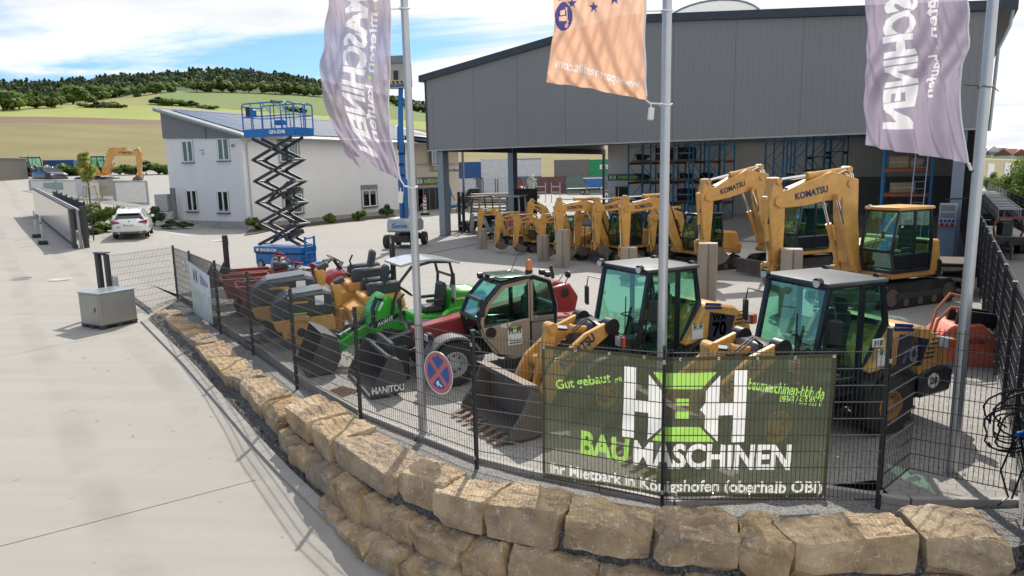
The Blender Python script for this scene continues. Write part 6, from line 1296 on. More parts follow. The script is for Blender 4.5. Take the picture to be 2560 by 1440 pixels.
# ------------------------------------------------------------------ telehandler
def telehandler(loc, rz):
    t = thing('telehandler', 'telehandler with a beige cab door and a long red boom behind the fence', 'telehandler', loc, rz)
    for x in (1.15, -1.15):
        for s in (-1, 1): wheel(t, (x, s * .74, .43), .43, .32, LGR, .56, 16, s)
    b = B(); b.prism([(-1.75, .5), (-1.75, .95), (-.3, .95), (.2, .7), (1.5, .7), (1.6, .45), (-1.2, .38)], -.45, .45, BLK, bev=.03)
    for x in (1.15, -1.15): b.cyl((x, -.7, .43), (x, .7, .43), .11, BLK, 10)
    b.build('chassis', t)
    for x in (1.15, -1.15):
        for s in (-1, 1):
            b = B(); n = 12; pts = [(x + cos(.1 + 2.6 * i / n) * .55, .43 + sin(.1 + 2.6 * i / n) * .52) for i in range(n + 1)]; b.prism(ribbon(pts, [.022] * (n + 1)), s * .74 - .19, s * .74 + .19, mat('grey fender plastic', (.16, .155, .15), .5)); b.build('fender', t)
    pr = [(.56, .90), (.66, 1.22), (.50, 1.55), (.18, 1.88), (-.50, 1.97), (-.86, 1.84), (-1.0, 1.35), (-.96, .62), (-.40, .42), (.22, .50)]
    c = cabshell(t, pr, .02, .86, 'ggggrgppnp', bar=.05, gm=GLS, roofm=CABK, roof_t=.03, over=.0, low=1.08, pill=(-.42,))
    b = B(); b.prism([(.60, .90), (.64, 1.06), (.2, 1.10), (-.42, 1.16), (-.42, .42), (-.05, .38), (.38, .58)], .87, .905, BEI, bev=.015); b.prism([(-.46, 1.16), (-.96, 1.18), (-.93, .7), (-.46, .42)], .87, .895, mat('cab side panel', (.22, .185, .15), .45), bev=.01)
    for q in (ribbon([(.60, 1.06), (.58, 1.24), (.42, 1.54), (.12, 1.82), (-.42, 1.90)], [.035] * 5), ribbon([(-.44, 1.90), (-.44, 1.1)], [.05, .05])): b.prism(q, .87, .90, BEI)
    d = b.build('door', c); b = B(); b.cyl((.42, .90, .96), (.42, .92, .96), .11, BLK, 16); b.box((-.08, .915, .82), (.30, .01, .30), PLA); hbh(b, (.05, .921, .89), (-1, 0, 0), (0, 0, 1), .15, DGR, LIME); text(b, 'MLT', (.22, .908, 1.03), (-1, 0, 0), (0, 0, 1), .11, PLA, bold=.03, shear=.3); b.box((-.08, .921, .76), (.24, .004, .03), LIME); b.box((-.08, .921, .71), (.24, .004, .02), DGR); b.build('decals', d)
    b = B(); b.box((-.12, .45, 1.99), (.5, .66, .02), GLS); b.cyl((-.55, .62, 2.0), (-.55, .62, 2.06), .075, BLK, 14); b.cyl((-.55, .62, 2.06), (-.55, .62, 2.22), .07, AMB, 14, .055); b.sph((-.55, .62, 2.22), .055, AMB); b.tube([(-.3, .3, 2.0), (-.65, .1, 2.5)], .008, BLK, 5)
    for x, y in ((.26, .75), (.24, .12), (-.86, .72), (-.90, .40)): b.cyl((x, y, 1.96), (x + (.09 if x > 0 else -.09), y, 1.95), .055, BLK, 12, .065)
    b.build('beacon_and_lamps', c)
    b = B(); b.tube([(.5, .86, 1.6), (.62, .98, 1.62)], .012, BLK); b.box((.62, 1.0, 1.48), (.07, .13, .34), BLK, rot=(0, 0, .4), bev=.03); b.build('mirror', t)
    b = B(); b.tube([(1.65, -.35, .98), (1.95, .12, 1.42)], .012, BLK); b.box((1.95, .12, 1.55), (.06, .16, .24), BLK, bev=.03); b.box((1.92, .02, 1.25), (.05, .14, .3), DGR, bev=.03); b.tube([(-1.7, -.1, 1.5), (-1.72, .15, 1.78)], .01, BLK); b.tube([(-1.7, -.4, 1.5), (-1.72, -.1, 1.78)], .01, BLK); b.sph((-1.74, .06, 1.8), .13, BLK, (.3, 1, .6)); b.box((-1.78, -.72, 1.75), (.05, .13, .3), BLK, rot=(.4, 0, 0), bev=.02); b.build('mirror', t)
    b = B(); b.prism([(-1.72, .95), (-1.85, 1.35), (-1.72, 1.62), (-1.5, 1.66), (-.9, 1.36), (1.65, .98), (1.65, .68), (.2, .80), (-.9, .95)], -.42, -.05, RED, bev=.03); b.prism([(1.6, .95), (2.15, .80), (2.15, .52), (1.6, .62)], -.36, -.11, BLK, bev=.02); bo = b.build('boom', t); b = B()
    b.prism([(-1.9, .9), (-2.0, 1.3), (-1.78, 1.62), (-1.35, 1.55), (-1.1, .95)], -.12, .08, RED, bev=.03); b.prism([(-1.9, .9), (-2.0, 1.3), (-1.78, 1.62), (-1.35, 1.55), (-1.1, .95)], -.55, -.40, RED, bev=.03); b.cyl((-1.66, -.56, 1.42), (-1.66, .09, 1.42), .1, BLK, 14); b.build('boom_tower', t)
    b = B(); b.prism([(-1.85, .5), (-1.92, 1.05), (-1.0, 1.12), (-.62, 1.05), (-.62, .5)], .10, .86, mat('dark red body', (.20, .022, .024), .4), bev=.05); b.prism([(-1.5, .5), (-1.5, 1.25), (.9, 1.0), (.9, .5)], -.9, -.5, RED, bev=.05); b.box((-1.0, .87, .95), (.4, .02, .2), LGR); b.build('engine_cover', t)
    b = B(); b.box((1.95, -.24, .35), (.35, .5, .7), BLK, bev=.03); b.box((2.2, -.1, .50), (.10, 1.1, .75), BLK, bev=.02); b.cyl((1.3, -.25, .62), (2.1, -.25, .45), .06, CHR, 10); b.build('carriage', t)
    b = B(); P = [(2.42, .72), (2.20, .62), (2.12, .32), (2.22, .08), (2.5, .05), (2.80, .05)]; DB = mat('dark steel bucket', (.055, .055, .057), .5, dirt=.5, dcol=(.14, .12, .1), bump=.15); b.prism(ribbon(P, [.025] * 6), -.92, .88, DB)
    for y in (-.92, .88): b.prism(P + [(2.70, .26)], y - .02, y + .02, DB)
    bk = b.build('bucket', t); b = B(); text(b, 'MANITOU', (2.76, .905, .11), (-1, 0, 0), (0, 0, 1), .17, PLA, bold=.04, fit=.60); b.build('lettering', bk)
    b = B()
    for s in (-1, 1): b.box((1.55, s * .62, .95), (.12, .2, .16), BLK, bev=.02); b.box((1.62, s * .62, .95), (.02, .15, .12), LMP)
    b.build('front_lamps', t); return t
telehandler((-.42, 14.05, -.12), R(-155))

# ------------------------------------------------------------------ green articulated loader
def mini_loader(loc, rz):
    t = thing('compact_loader', 'bright green compact loader with a grey canopy, seat and black bucket', 'compact loader', loc, rz)
    for x in (.72, -.72):
        for s in (-1, 1): wheel(t, (x, s * .50, .38), .38, .30, mat('rim grey', (.24, .235, .24), .5), .5, 18, s)
    b = B(); b.box((-.75, 0, .5), (1.0, .6, .35), BLK, bev=.03); b.box((.65, 0, .48), (.9, .55, .3), BLK, bev=.03); b.cyl((0, 0, .35), (0, 0, .75), .13, BLK, 10); b.build('chassis', t)
    b = B(); b.prism([(.25, .62), (1.05, .62), (1.12, .85), (.95, 1.15), (.78, 1.42), (.62, 1.45), (.30, 1.05)], -.42, .42, GRN, bev=.07); fb = b.build('front_body', t); b = B()
    for s in (-1, 1):
        X = (-1, 0, 0) if s > 0 else (1, 0, 0); b.prism([(1.02, .78), (.32, 1.02), (.32, 1.10), (1.0, .92)], s * .422 - .004, s * .422 + .004, BLK); text(b, 'AVANT' if s < 0 else 'AVANT', (.93 if s > 0 else .45, s * .428, .82), (-.94, 0, .33) if s > 0 else (.94, 0, -.33), (.33, 0, .94) if s > 0 else (.33, 0, .94), .11, PLA, bold=.03, shear=.3); b.box((.80, s * .40, 1.22), (.12, .03, .2), PLA, rot=(0, -.45, 0))
    b.build('decals', fb)
    b = B(); b.prism([(-.05, .62), (.30, .62), (.30, 1.10), (.05, .95), (-.65, .92), (-.65, .62)], -.45, .45, GRN, bev=.05); b.prism([(-.02, .62), (-.2, .62), (-.75, .95), (-1.1, .98), (-1.1, 1.08), (-.7, 1.06)], .40, .60, GRN, bev=.02); b.prism([(-.02, .62), (-.2, .62), (-.75, .95), (-1.1, .98), (-1.1, 1.08), (-.7, 1.06)], -.60, -.40, GRN, bev=.02); b.build('seat_base', t)
    b = B(); b.box((-.42, 0, 1.0), (.46, .5, .14), PORC, bev=.05); b.box((-.66, 0, 1.30), (.14, .48, .56), PORC, rot=(0, -.15, 0), bev=.06)
    for s in (-1, 1): b.box((-.42, s * .30, 1.22), (.42, .08, .07), PORC, bev=.02)
    b.build('seat', t)
    b = B(); b.tube([(.42, 0, 1.15), (.18, 0, 1.38)], .025, BLK); M0 = b.M; b.M = Matrix.Translation((.15, 0, 1.42)) @ Matrix.Rotation(-.7, 4, 'Y'); b.lathe((0, 0, 0), [(.17, 0), (.19, .018), (.17, .036)], BLK, 'z', 20); b.box((0, 0, .015), (.34, .03, .012), BLK); b.M = M0; b.build('steering_wheel', t)
    b = B(); b.prism([(-.72, .62), (-.72, 1.12), (-.85, 1.42), (-1.55, 1.40), (-1.68, 1.15), (-1.66, .62)], -.46, .46, GRN, bev=.06); eh = b.build('engine_hood', t); b = B()
    for s in (-1, 1): text(b, 'www.baumaschinen-hbh.de', (-.82 if s > 0 else -1.6, s * .462, 1.22), (-s, 0, 0), (0, 0, 1), .08, PLA, bold=.02, fit=.76)
    b.box((-1.2, 0, 1.415), (.3, .35, .005), PLA); b.build('lettering', eh)
    b = B()
    for s in (-1, 1): b.tube([(.62, s * .46, 1.05), (.56, s * .47, 1.35), (.42, s * .47, 1.72), (.15, s * .47, 2.02), (-.3, s * .47, 2.10), (-.72, s * .47, 2.06), (-.80, s * .47, 1.7), (-.76, s * .47, 1.15)], .034, BLK, 8)
    b.tube([(-.78, -.47, 1.75), (-.78, .47, 1.75)], .03, BLK, 8); b.build('roll_bar', t)
    b = B(); CAN = mat('canopy plastic', (.40, .44, .46), .22, coat=.4)
    n = 12; pts = [(.42 - 1.35 * i / n, 1.99 + .16 * sin(pi * (.15 + .75 * i / n))) for i in range(n + 1)]; b.prism(ribbon(pts, [.025] * (n + 1)), -.56, .56, CAN, bev=.01); b.build('canopy_roof', t)
    b = B(); b.tube([(.75, .32, 1.35), (.92, .40, 1.42), (1.02, .42, 1.2), (1.0, .4, .92), (1.1, .38, .85)], .045, BLK, 10); b.build('hose', t)
    for s in (-1, 1): b = B(); b.prism(ribbon([(.95, .80), (1.35, .62), (1.75, .38)], [.10, .10, .09]), s * .18 - .05, s * .18 + .05, GRN, bev=.012); b.cyl((1.75, s * .18 - .07, .36), (1.75, s * .18 + .07, .36), .09, GRN, 12); b.build('lift_arm', t)
    ram(t, (1.0, .95), (1.7, .62), .05, 0, BLK, .55); b = B(); b.box((1.78, 0, .42), (.12, .8, .42), GRN, bev=.02); b.build('coupler', t)
    b = B(); DB = MATS['dark steel bucket']; P = [(2.12, .86), (1.85, .74), (1.80, .34), (1.92, .08), (2.2, .04), (2.46, .04)]; b.prism(ribbon(P, [.02] * 6), -.66, .66, DB)
    for y in (-.66, .66): b.prism(P + [(2.38, .26)], y - .018, y + .018, DB)
    b.box((2.0, 0, .81), (.3, 1.3, .02), LGR, rot=(0, -.4, 0)); b.build('bucket', t)
    b = B(); b.tube([(-.7, .5, 1.5), (-.72, .62, 1.9)], .014, BLK); b.box((-.72, .64, 1.72), (.05, .16, .26), BLK, bev=.02); b.box((-.74, .60, 1.45), (.05, .18, .34), LGR, bev=.02); b.build('mirror', t)
    return t
mini_loader((-2.2, 15.25, -.12), R(-153))

# ------------------------------------------------------------------ compact rollers
GRH = mat('grey hood', (.045, .048, .056), .35, dirt=.2, dcol=(.12, .11, .1), coat=.2); HTOP = mat('hood top', (.14, .15, .165), .35, dirt=.3)
def roller(label, loc, rz, drum, sc):
    t = thing('compact_roller', label, 'roller', loc, rz, 'yellow and grey rollers', sc)
    b = B(); b.prism([(1.55, .48), (1.62, .72), (.25, .78), (.2, .40), (1.2, .34)], -.50, .50, YEL, bev=.03); b.prism([(-.15, .42), (-1.5, .42), (-1.55, .78), (-.4, .95), (-.1, .8)], -.5, .5, YEL, bev=.04); b.cyl((.05, 0, .3), (.05, 0, .8), .12, YEL, 10); b.build('frame', t)
    b = B(); b.prism([(1.64, .72), (1.58, 1.08), (1.30, 1.28), (.45, 1.36), (.22, 1.30), (.22, .78)], -.50, .50, GRH, bev=.07); hd = b.build('engine_hood', t); b = B(); b.prism([(1.28, 1.285), (.45, 1.365), (.45, 1.385), (1.26, 1.31)], -.42, .42, HTOP, bev=.004)
    for s in (-1, 1): b.box((1.02, s * .503, 1.12), (.42, .008, .05), YEL2); b.box((.55, s * .503, 1.14), (.2, .01, .22), PLA); b.box((1.0, s * .503, .86), (.30, .008, .035), LIME)
    b.build('decals', hd)
    if drum:
        b = B(); b.lathe((1.0, 0, .42), [(.30, -.50), (.42, -.48), (.42, .48), (.30, .50)], STL, 'y', 32); b.lathe((1.0, 0, .42), [(0, -.49), (.33, -.485), (.33, .485), (0, .49)], YEL, 'y', 24)
        for s in (-1, 1):
            b.prism(ribbon([(1.0 + .36 * cos(a * .3 - .3), .42 + .36 * sin(a * .3 - .3)) for a in range(9)], [.06] * 9), s * .53 - .03, s * .53 + .03, YEL); b.cyl((1.0, s * .49, .42), (1.0, s * .57, .42), .10, BLK, 14)
        b.build('drum', t)
    else:
        for s in (-1, 1): wheel(t, (1.0, s * .34, .42), .42, .30, DGR, .5, 0, s)
    b = B(); b.lathe((-.95, 0, .40), [(.28, -.5), (.40, -.48), (.40, .48), (.28, .5)], STL, 'y', 32); b.build('rear_drum', t)
    b = B(); b.prism([(.18, .8), (.05, .8), (-.05, 1.35), (.05, 1.45), (.20, 1.42)], -.18, .18, YEL, bev=.03); b.box((.02, 0, 1.48), (.26, .34, .12), GRH, rot=(0, .4, 0), bev=.03); b.tube([(-.05, 0, 1.5), (-.2, 0, 1.62)], .02, BLK); M0 = b.M; b.M = Matrix.Translation((-.22, 0, 1.64)) @ Matrix.Rotation(-.5, 4, 'Y'); b.lathe((0, 0, 0), [(.15, 0), (.17, .015), (.15, .03)], BLK, 'z', 18); b.box((0, 0, .01), (.3, .03, .012), BLK); b.M = M0; b.build('steering_column', t)
    b = B(); b.prism([(-.45, .9), (-.42, 1.12), (-1.4, 1.2), (-1.5, .8)], -.52, .52, YEL, bev=.04); b.prism([(-.55, 1.12), (-.6, 1.42), (-1.35, 1.46), (-1.4, 1.18)], .30, .54, GRH, bev=.05); b.prism([(-.55, 1.12), (-.6, 1.42), (-1.35, 1.46), (-1.4, 1.18)], -.54, -.30, GRH, bev=.05); b.box((-.85, 0, 1.28), (.42, .44, .13), PORC, bev=.04); b.box((-1.1, 0, 1.55), (.13, .42, .5), PORC, rot=(0, -.2, 0), bev=.05); b.tube([(-.6, .42, 1.42), (-.55, .42, 1.62), (-.62, .42, 1.75)], .02, BLK); b.build('seat', t)
    if drum: b = B(); [b.box((-1.32, s * .10, 1.75), (.08, .08, 1.5), BLK, bev=.01) for s in (-1, 1)]; b.box((-1.32, 0, 2.48), (.09, .3, .08), BLK, bev=.01); b.box((-1.27, .10, 2.38), (.03, .06, .14), LGR); b.build('roll_bar', t)
    return t
roller('larger yellow and grey roller with black rubber tyres, farther from the green loader', (-4.85, 18.0, -.12), R(-160), False, 1.12)
roller('smaller yellow and grey roller with a steel front drum beside the green loader', (-4.15, 16.75, -.14), R(-158), True, 1.0)

# ------------------------------------------------------------------ red tracked dumpers
def dumper(label, loc, rz, sc, post=False, shovel=False):
    t = thing('tracked_dumper', label, 'dumper', loc, rz, 'red tracked dumpers', sc)
    for s in (-1, 1): track(t, s * .36, 1.55, .24, .42)
    b = B(); b.box((0, 0, .40), (1.5, .7, .14), BLK, bev=.02); b.build('chassis', t)
    b = B(); P = [(.98, .52), (1.08, .98), (-.15, .98), (-.15, .52)]
    b.prism(ribbon([(1.08, 1.0), (.92, .52), (-.12, .52), (-.16, 1.0)], [.02] * 4), -.48, .48, DRED)
    for s in (-1, 1): b.prism(P, s * .48 - .02, s * .48 + .02, DRED); b.tube([(1.08, s * .48, 1.0), (-.16, s * .48, 1.0)], .03, DRED, 6)
    for k in range(3):
        for s in (-1, 1): b.box((.1 + .35 * k, s * .51, .75), (.05, .03, .44), DRED)
    b.build('skip', t)
    b = B(); b.prism([(-.30, .48), (-.30, 1.15), (-.55, 1.2), (-.62, .48)], -.30, .30, RED, bev=.05); b.build('console', t); b = B(); b.prism([(-.22, 1.12), (-.24, 1.34), (-.62, 1.38), (-.66, 1.15)], -.32, .32, GRH, bev=.06); b.build('hood', t)
    b = B(); b.cyl((-.42, 0, 1.35), (-.46, 0, 1.48), .025, BLK); M0 = b.M; b.M = Matrix.Translation((-.46, 0, 1.48)) @ Matrix.Rotation(-.2, 4, 'Y'); b.lathe((0, 0, 0), [(.16, 0), (.18, .018), (.16, .036)], RED, 'z', 18); b.box((0, 0, .012), (.32, .03, .014), RED); b.box((0, 0, .012), (.03, .32, .014), RED); b.M = M0; b.build('steering_wheel', t)
    b = B(); b.prism([(-.75, .5), (-.78, .92), (-1.25, .90), (-1.3, .5)], -.40, .40, mat('silver hood', (.33, .34, .36), .3, metal=.3), bev=.1); b.box((-1.0, 0, .95), (.3, .5, .06), GRH, bev=.02); b.build('engine', t)
    if post: b = B(); b.box((1.12, -.1, 1.2), (.16, .2, 1.9), BLK, bev=.01); b.box((1.03, -.1, 1.95), (.02, .12, .2), LGR); b.prism([(1.1, .5), (1.6, .5), (1.2, 1.3)], -.4, -.35, DGR); b.build('mast', t)
    if shovel: b = B(); P = [(1.55, 1.25), (1.35, .95), (1.5, .62), (1.9, .6)]; b.prism(ribbon(P, [.02] * 4), -.45, .45, STL); [b.prism(P, s * .45 - .015, s * .45 + .015, STL) for s in (-1, 1)]; b.build('shovel', t)
    return t
p0 = dumper('red tracked dumper nearest the printed banner with a grey loading shovel', (-7.9, 22.4, -.1), R(-155), 1.0, True, True)
dumper('middle one of three red tracked dumpers, its steering wheel red', (-7.3, 20.5, -.1), R(-155), 1.08)
t = dumper('red tracked dumper with a round steering wheel in front of the blue scissor lift', (-6.45, 19.35, -.1), R(-155), 1.05)
# small red stand-on loader with levers
t = thing('trencher', 'small red machine with black levers and hoses behind the rollers', 'trencher', (-4.95, 20.2, -.1), R(-150)); [track(t, s * .36, 1.4, .2, .4) for s in (-1, 1)]
b = B(); b.prism([(.7, .4), (.75, .95), (.2, 1.25), (-.5, 1.2), (-.9, .7), (-.9, .4)], -.36, .36, RED, bev=.06); b.prism(ribbon([(-.3, 1.15), (-.75, 1.05), (-1.05, .7), (-1.2, .3)], [.06] * 4), -.3, -.2, RED); b.prism([(.62, .9), (.78, .9), (.82, 1.5), (.66, 1.45)], -.2, .25, RED, bev=.02); b.build('body', t)
b = B(); hoses(b, [(.5, 0, 1.2), (.45, 0, 1.52), (.2, 0, 1.55), (.0, 0, 1.25)], 4, .025, BLK, .1); [b.tube([(.1, y, 1.2), (-.05, y, 1.48)], .018, BLK) for y in (-.15, 0, .15)]; b.build('levers', t)

# ------------------------------------------------------------------ scissor lift
def scissor(loc, rz):
    t = thing('scissor_lift', 'blue scissor lift with its black scissor stack raised in front of the white house', 'scissor lift', loc, rz)
    for x in (-.92, .92):
        for s in (-1, 1): wheel(t, (x, s * .46, .20), .20, .13, LGR, .6, 0, s)
    b = B(); b.box((0, 0, .42), (2.35, 1.0, .46), BLU, bev=.03); b.box((0, 0, .80), (2.44, 1.06, .24), BLU, bev=.015); b.box((0, -.54, .68), (2.3, .02, .05), BLK); b.build('base', t)
    b = B(); text(b, 'SINOBOOM', (-.85, -.535, .74), (1, 0, 0), (0, 0, 1), .17, PLA, bold=.03, fit=.85); b.box((-1.0, -.537, .80), (.14, .008, .1), PLA); b.box((.2, -.537, .72), (.3, .006, .06), YEL); b.box((.30, -.52, .45), (.2, .02, .16), BLK); b.box((.6, -.52, .42), (.12, .02, .12), YEL2); b.box((-.1, -.52, .48), (.1, .02, .1), RED); b.build('decals', t)
    b = B()
    for s in (-1, 1): b.box((1.32, s * .28, .82), (.07, .06, 1.05), BLU)
    for k in range(4): b.box((1.32, 0, .38 + .30 * k), (.09, .56, .05), BLU)
    b.box((1.38, 0, .22), (.3, .9, .1), BLU, bev=.02); b.build('ladder', t)
    z0, z1, n, hl = 1.0, 5.35, 5, 1.06
    for i in range(n):
        za, zb = lerp(z0, z1, i / n), lerp(z0, z1, (i + 1) / n); x0 = .06 * (i - n / 2) * -.3
        for s, sg in ((-.34, 1), (.34, 1), (-.26, -1), (.26, -1)):
            b = B(); P = Vector((-hl * sg, s, za)); Q = Vector((hl * sg, s, zb)); d = Q - P; b.box((P + Q) / 2, (d.length, .06, .12), BLK, rot=(0, -math.atan2(d.z, d.x), 0), bev=.008); b.build('scissor_arm', t)
        b = B()
        for x, z in ((-hl, za), (hl, za), (0, (za + zb) / 2)): b.cyl((x, -.40, z), (x, .40, z), .04, GRY, 8)
        if i in (0, 2): b.cyl((-.55, 0, za + .15), (.45, 0, zb - .05), .065, BLK, 10); b.cyl((-.3, 0, za + .25), (.6, 0, zb + .05), .035, CHR, 8)
        if i in (0, 2): b.box((.55, 0, lerp(za, zb, .45)), (.8, .4, .2), BLK, rot=(0, -.45, 0), bev=.02)
        b.build('pins', t)
    pf = B(); pf.box((.12, 0, 5.44), (2.62, 1.1, .10), BLU, bev=.01); pf.box((.12, -.56, 5.56), (2.62, .03, .30), BLU); pf.box((.12, .56, 5.56), (2.62, .03, .30), BLU); pf.box((1.43, 0, 5.56), (.03, 1.1, .30), BLU); pf.box((-1.2, 0, 5.56), (.03, 1.1, .30), BLU); p_ = pf.build('platform', t)
    b = B(); text(b, 'GN-3246', (.15, -.58, 5.50), (1, 0, 0), (0, 0, 1), .20, PLA, bold=.035, fit=.82); b.build('lettering', p_)
    b = B(); zt = 6.72
    for s in (-1, 1):
        y = s * .56; b.tube([(-1.2, y, 5.6), (-1.2, y, zt - .08), (-1.12, y, zt), (.95, y, zt), (1.05, y, zt - .08), (1.05, y, 5.6)], .028, BLU, 6); b.tube([(-1.2, y, 6.2), (1.43, y, 6.2)], .022, BLU, 6); b.tube([(1.05, y, 5.6), (1.05, y, zt - .1), (1.15, y, zt - .02), (1.36, y, zt - .06), (1.43, y, zt - .15), (1.43, y, 5.6)], .028, BLU, 6)
        for x in (-.75, -.2, .45): b.cyl((x, y, 5.6), (x, y, zt), .022, BLU, 6)
        b.tube([(-.1, y, zt), (.25, y, 6.35), (.3, y, 5.7)], .02, BLU, 6); b.tube([(.45, y, zt), (.8, y, 6.4), (.85, y, 5.7)], .02, BLU, 6)
    for x in (-1.2, 1.43): b.tube([(x, -.56, zt - .1), (x, .56, zt - .1)], .028, BLU, 6); b.tube([(x, -.56, 6.2), (x, .56, 6.2)], .022, BLU, 6); b.cyl((x, 0, 5.6), (x, 0, zt - .1), .022, BLU, 6)
    b.build('guard_rails', p_); b = B(); b.box((-.98, -.42, 6.42), (.22, .16, .38), BLK, bev=.02); b.box((-.82, -.35, 6.35), (.2, .2, .3), BLU, bev=.02); b.box((.1, .2, 5.98), (.5, .2, .2), BLU, bev=.03); b.build('control_box', p_); return t
q = G(716, 668, .02); scissor((q.x, q.y, .0), R(-24))

# ------------------------------------------------------------------ boom lift
def boomlift(loc, rz):
    t = thing('boom_lift', 'blue boom lift on four grey wheels with its mast raised beside the first flag pole', 'boom lift', loc, rz); TG = mat('light tyre', (.20, .195, .19), .7)
    for x in (-.95, .95):
        for s in (-1, 1): wheel(t, (x, s * .72, .36), .36, .26, TG, .5, 0, s); 
    b = B(); b.box((0, 0, .48), (2.2, 1.0, .34), BLK, bev=.03); b.box((1.0, 0, .42), (.25, 1.3, .2), BLK); b.box((-1.0, 0, .42), (.25, 1.3, .2), BLK); b.cyl((0, 0, .6), (0, 0, .85), .4, BLK, 16); b.build('chassis', t)
    b = B(); b.prism([(-.95, .82), (-1.0, 1.30), (-.55, 1.52), (.75, 1.50), (.9, 1.2), (.9, .82)], -.72, .72, LGR, bev=.06); tr = b.build('turret', t); b = B(); text(b, 'Genie', (.92, -.45, 1.05), (0, 1, 0), (0, 0, 1), .34, BLU, bold=.02); text(b, 'Genie', (-.5, -.73, 1.05), (1, 0, 0), (0, 0, 1), .34, BLU, bold=.02); b.build('lettering', tr)
    b = B()
    b.box((.0, -.15, 2.6), (.20, .22, 2.4), BLU, rot=(0, .02, 0), bev=.02); b.box((.16, .15, 2.4), (.16, .18, 2.2), BLU, rot=(0, -.04, 0), bev=.02); b.cyl((.2, 0, 1.5), (.12, 0, 2.7), .06, BLK, 10); b.build('lower_mast', t)
    b = B(); b.box((.06, 0, 4.4), (.24, .26, 2.2), BLU, rot=(0, .02, 0), bev=.02); b.box((.0, 0, 5.0), (.10, .3, .5), BLK); [b.cyl((.18, -.14, 3.7 + .55 * k), (.18, .14, 3.7 + .55 * k), .06, BLK, 10) for k in range(3)]; b.build('upper_mast', t)
    b = B(); P = [(.10, 5.2), (.02, 6.4), (-.12, 7.4), (-.28, 8.1)]; b.prism(ribbon(P, [.13, .12, .11, .10]), -.10, .10, BLU, bev=.01); b.cyl((.2, -.14, 5.0), (.0, -.14, 6.2), .05, BLK, 8); b.build('jib', t)
    b = B(); z = 8.2; b.box((-.30, -.15, z + .04), (.75, 1.3, .08), BLU); b.box((-.30, -.15, z - .08), (.5, .9, .05), LGR); WR = mat('cream rail', (.52, .50, .44), .5)
    for x in (-.66, .06):
        for y in (-.78, -.15, .48): b.cyl((x, y, z), (x, y, z + 1.15), .022, WR, 6)
    for h in (.3, .7, 1.15):
        for x in (-.66, .06): b.cyl((x, -.78, z + h), (x, .48, z + h), .02, WR, 6)
        for y in (-.78, .48): b.cyl((-.66, y, z + h), (.06, y, z + h), .02, WR, 6)
    b.box((.09, -.15, z + .16), (.02, 1.3, .16), YEL2); [b.box((.102, -.7 + .22 * k, z + .16), (.006, .09, .16), BLK, rot=(.5, 0, 0)) for k in range(6)]; b.box((.1, -.1, z + .65), (.05, .8, .8), mat('basket screen', (.38, .35, .29), .6)); b.box((.13, -.1, z + .5), (.03, .25, .45), BLK); b.box((.05, -.1, z + 1.25), (.3, 1.0, .4), GRY, bev=.03); b.build('basket', t)
    return t
q = G(1016, 616, 0); boomlift((q.x, q.y, 0), R(-99))

# ------------------------------------------------------------------ concrete bollard blocks, red bucket attachment
def m_block(n, l, p, co):
    s = n.new('ShaderNodeSeparateXYZ'); l.new(co, s.inputs[0]); w = n.new('ShaderNodeMath'); w.operation = 'PINGPONG'; w.inputs[1].default_value = .02; l.new(s.outputs[2], w.inputs[0]); a = mixc(n, l, nz(n, l, co, 3, 6), (.30, .24, .18), (.40, .345, .28)); a = mixc(n, l, rng(n, l, w.outputs[0], 0, .006, .35, 0), a, (.16, .12, .09)); l.new(a, p.inputs['Base Color']); p.inputs['Roughness'].default_value = .85; bumpn(n, l, p, w.outputs[0], .4, .01)
BLOCK = gmat('layered block', m_block)
for x, y, h, w, lb in [(1207, 622, 1.02, .36, 'slim upright grey brown post in front of the leftmost excavators'), (1358, 652, 1.1, .42, 'upright brown post, the shorter of the two left of the loader cab'), (1408, 668, 1.5, .46, 'tall upright brown post left of the nearer loader cab'), (1572, 700, 1.15, .5, 'upright brown post half hidden behind the nearer loader roof'), (1766, 766, 1.78, .5, 'tall upright brown post between the two loader cabs'), (1972, 790, 1.75, .52, 'massive upright brown post left of the right loader cab')]:
    p = G(x, y, 0); t = thing('timber_post', lb, 'post', (p.x, p.y, zyd(p.x, p.y)), R(-20), 'upright posts in the yard'); b = B()
    b.prism([(-w / 2, -w / 2), (0, -w / 2), (.03, -w * .36), (.06, -w / 2 + .02), (w / 2, -w / 2 + .02), (w / 2, w / 2), (-w / 2, w / 2)], 0, h, BLOCK, ax='z', bev=.008); b.build('post', t); b = B(); b.box((.08, -.02, h + .003), (w * .5, w * .6, .006), mat('painted lit top', (.50, .46, .40), .8)); b.build('top', t)  # paler sheet paints the lit top of the post
p = G(2385, 915, -.1); t = thing('bucket_attachment', 'orange red box shaped bucket attachment with hoses standing by the right fence', 'attachment', (p.x, p.y, -.12), R(-12)); b = B()
b.prism([(-.62, 0), (-.60, .55), (-.22, .92), (.30, .95), (.62, .55), (.62, 0)], -.42, .42, ORG, ax='y', bev=.03); bo = b.build('shell', t); b = B(); text(b, 'TerraStar', (-.25, -.424, .58), (1, 0, 0), (0, 0, 1), .16, mat('dark red lettering', (.16, .03, .02), .5), bold=.01); text(b, 'C 700', (-.02, -.424, .40), (1, 0, 0), (0, 0, 1), .09, MATS['dark red lettering']); b.box((-.3, -.424, .13), (.6, .004, .2), mat('mud stain', (.36, .30, .22), .8)); b.build('lettering', bo)
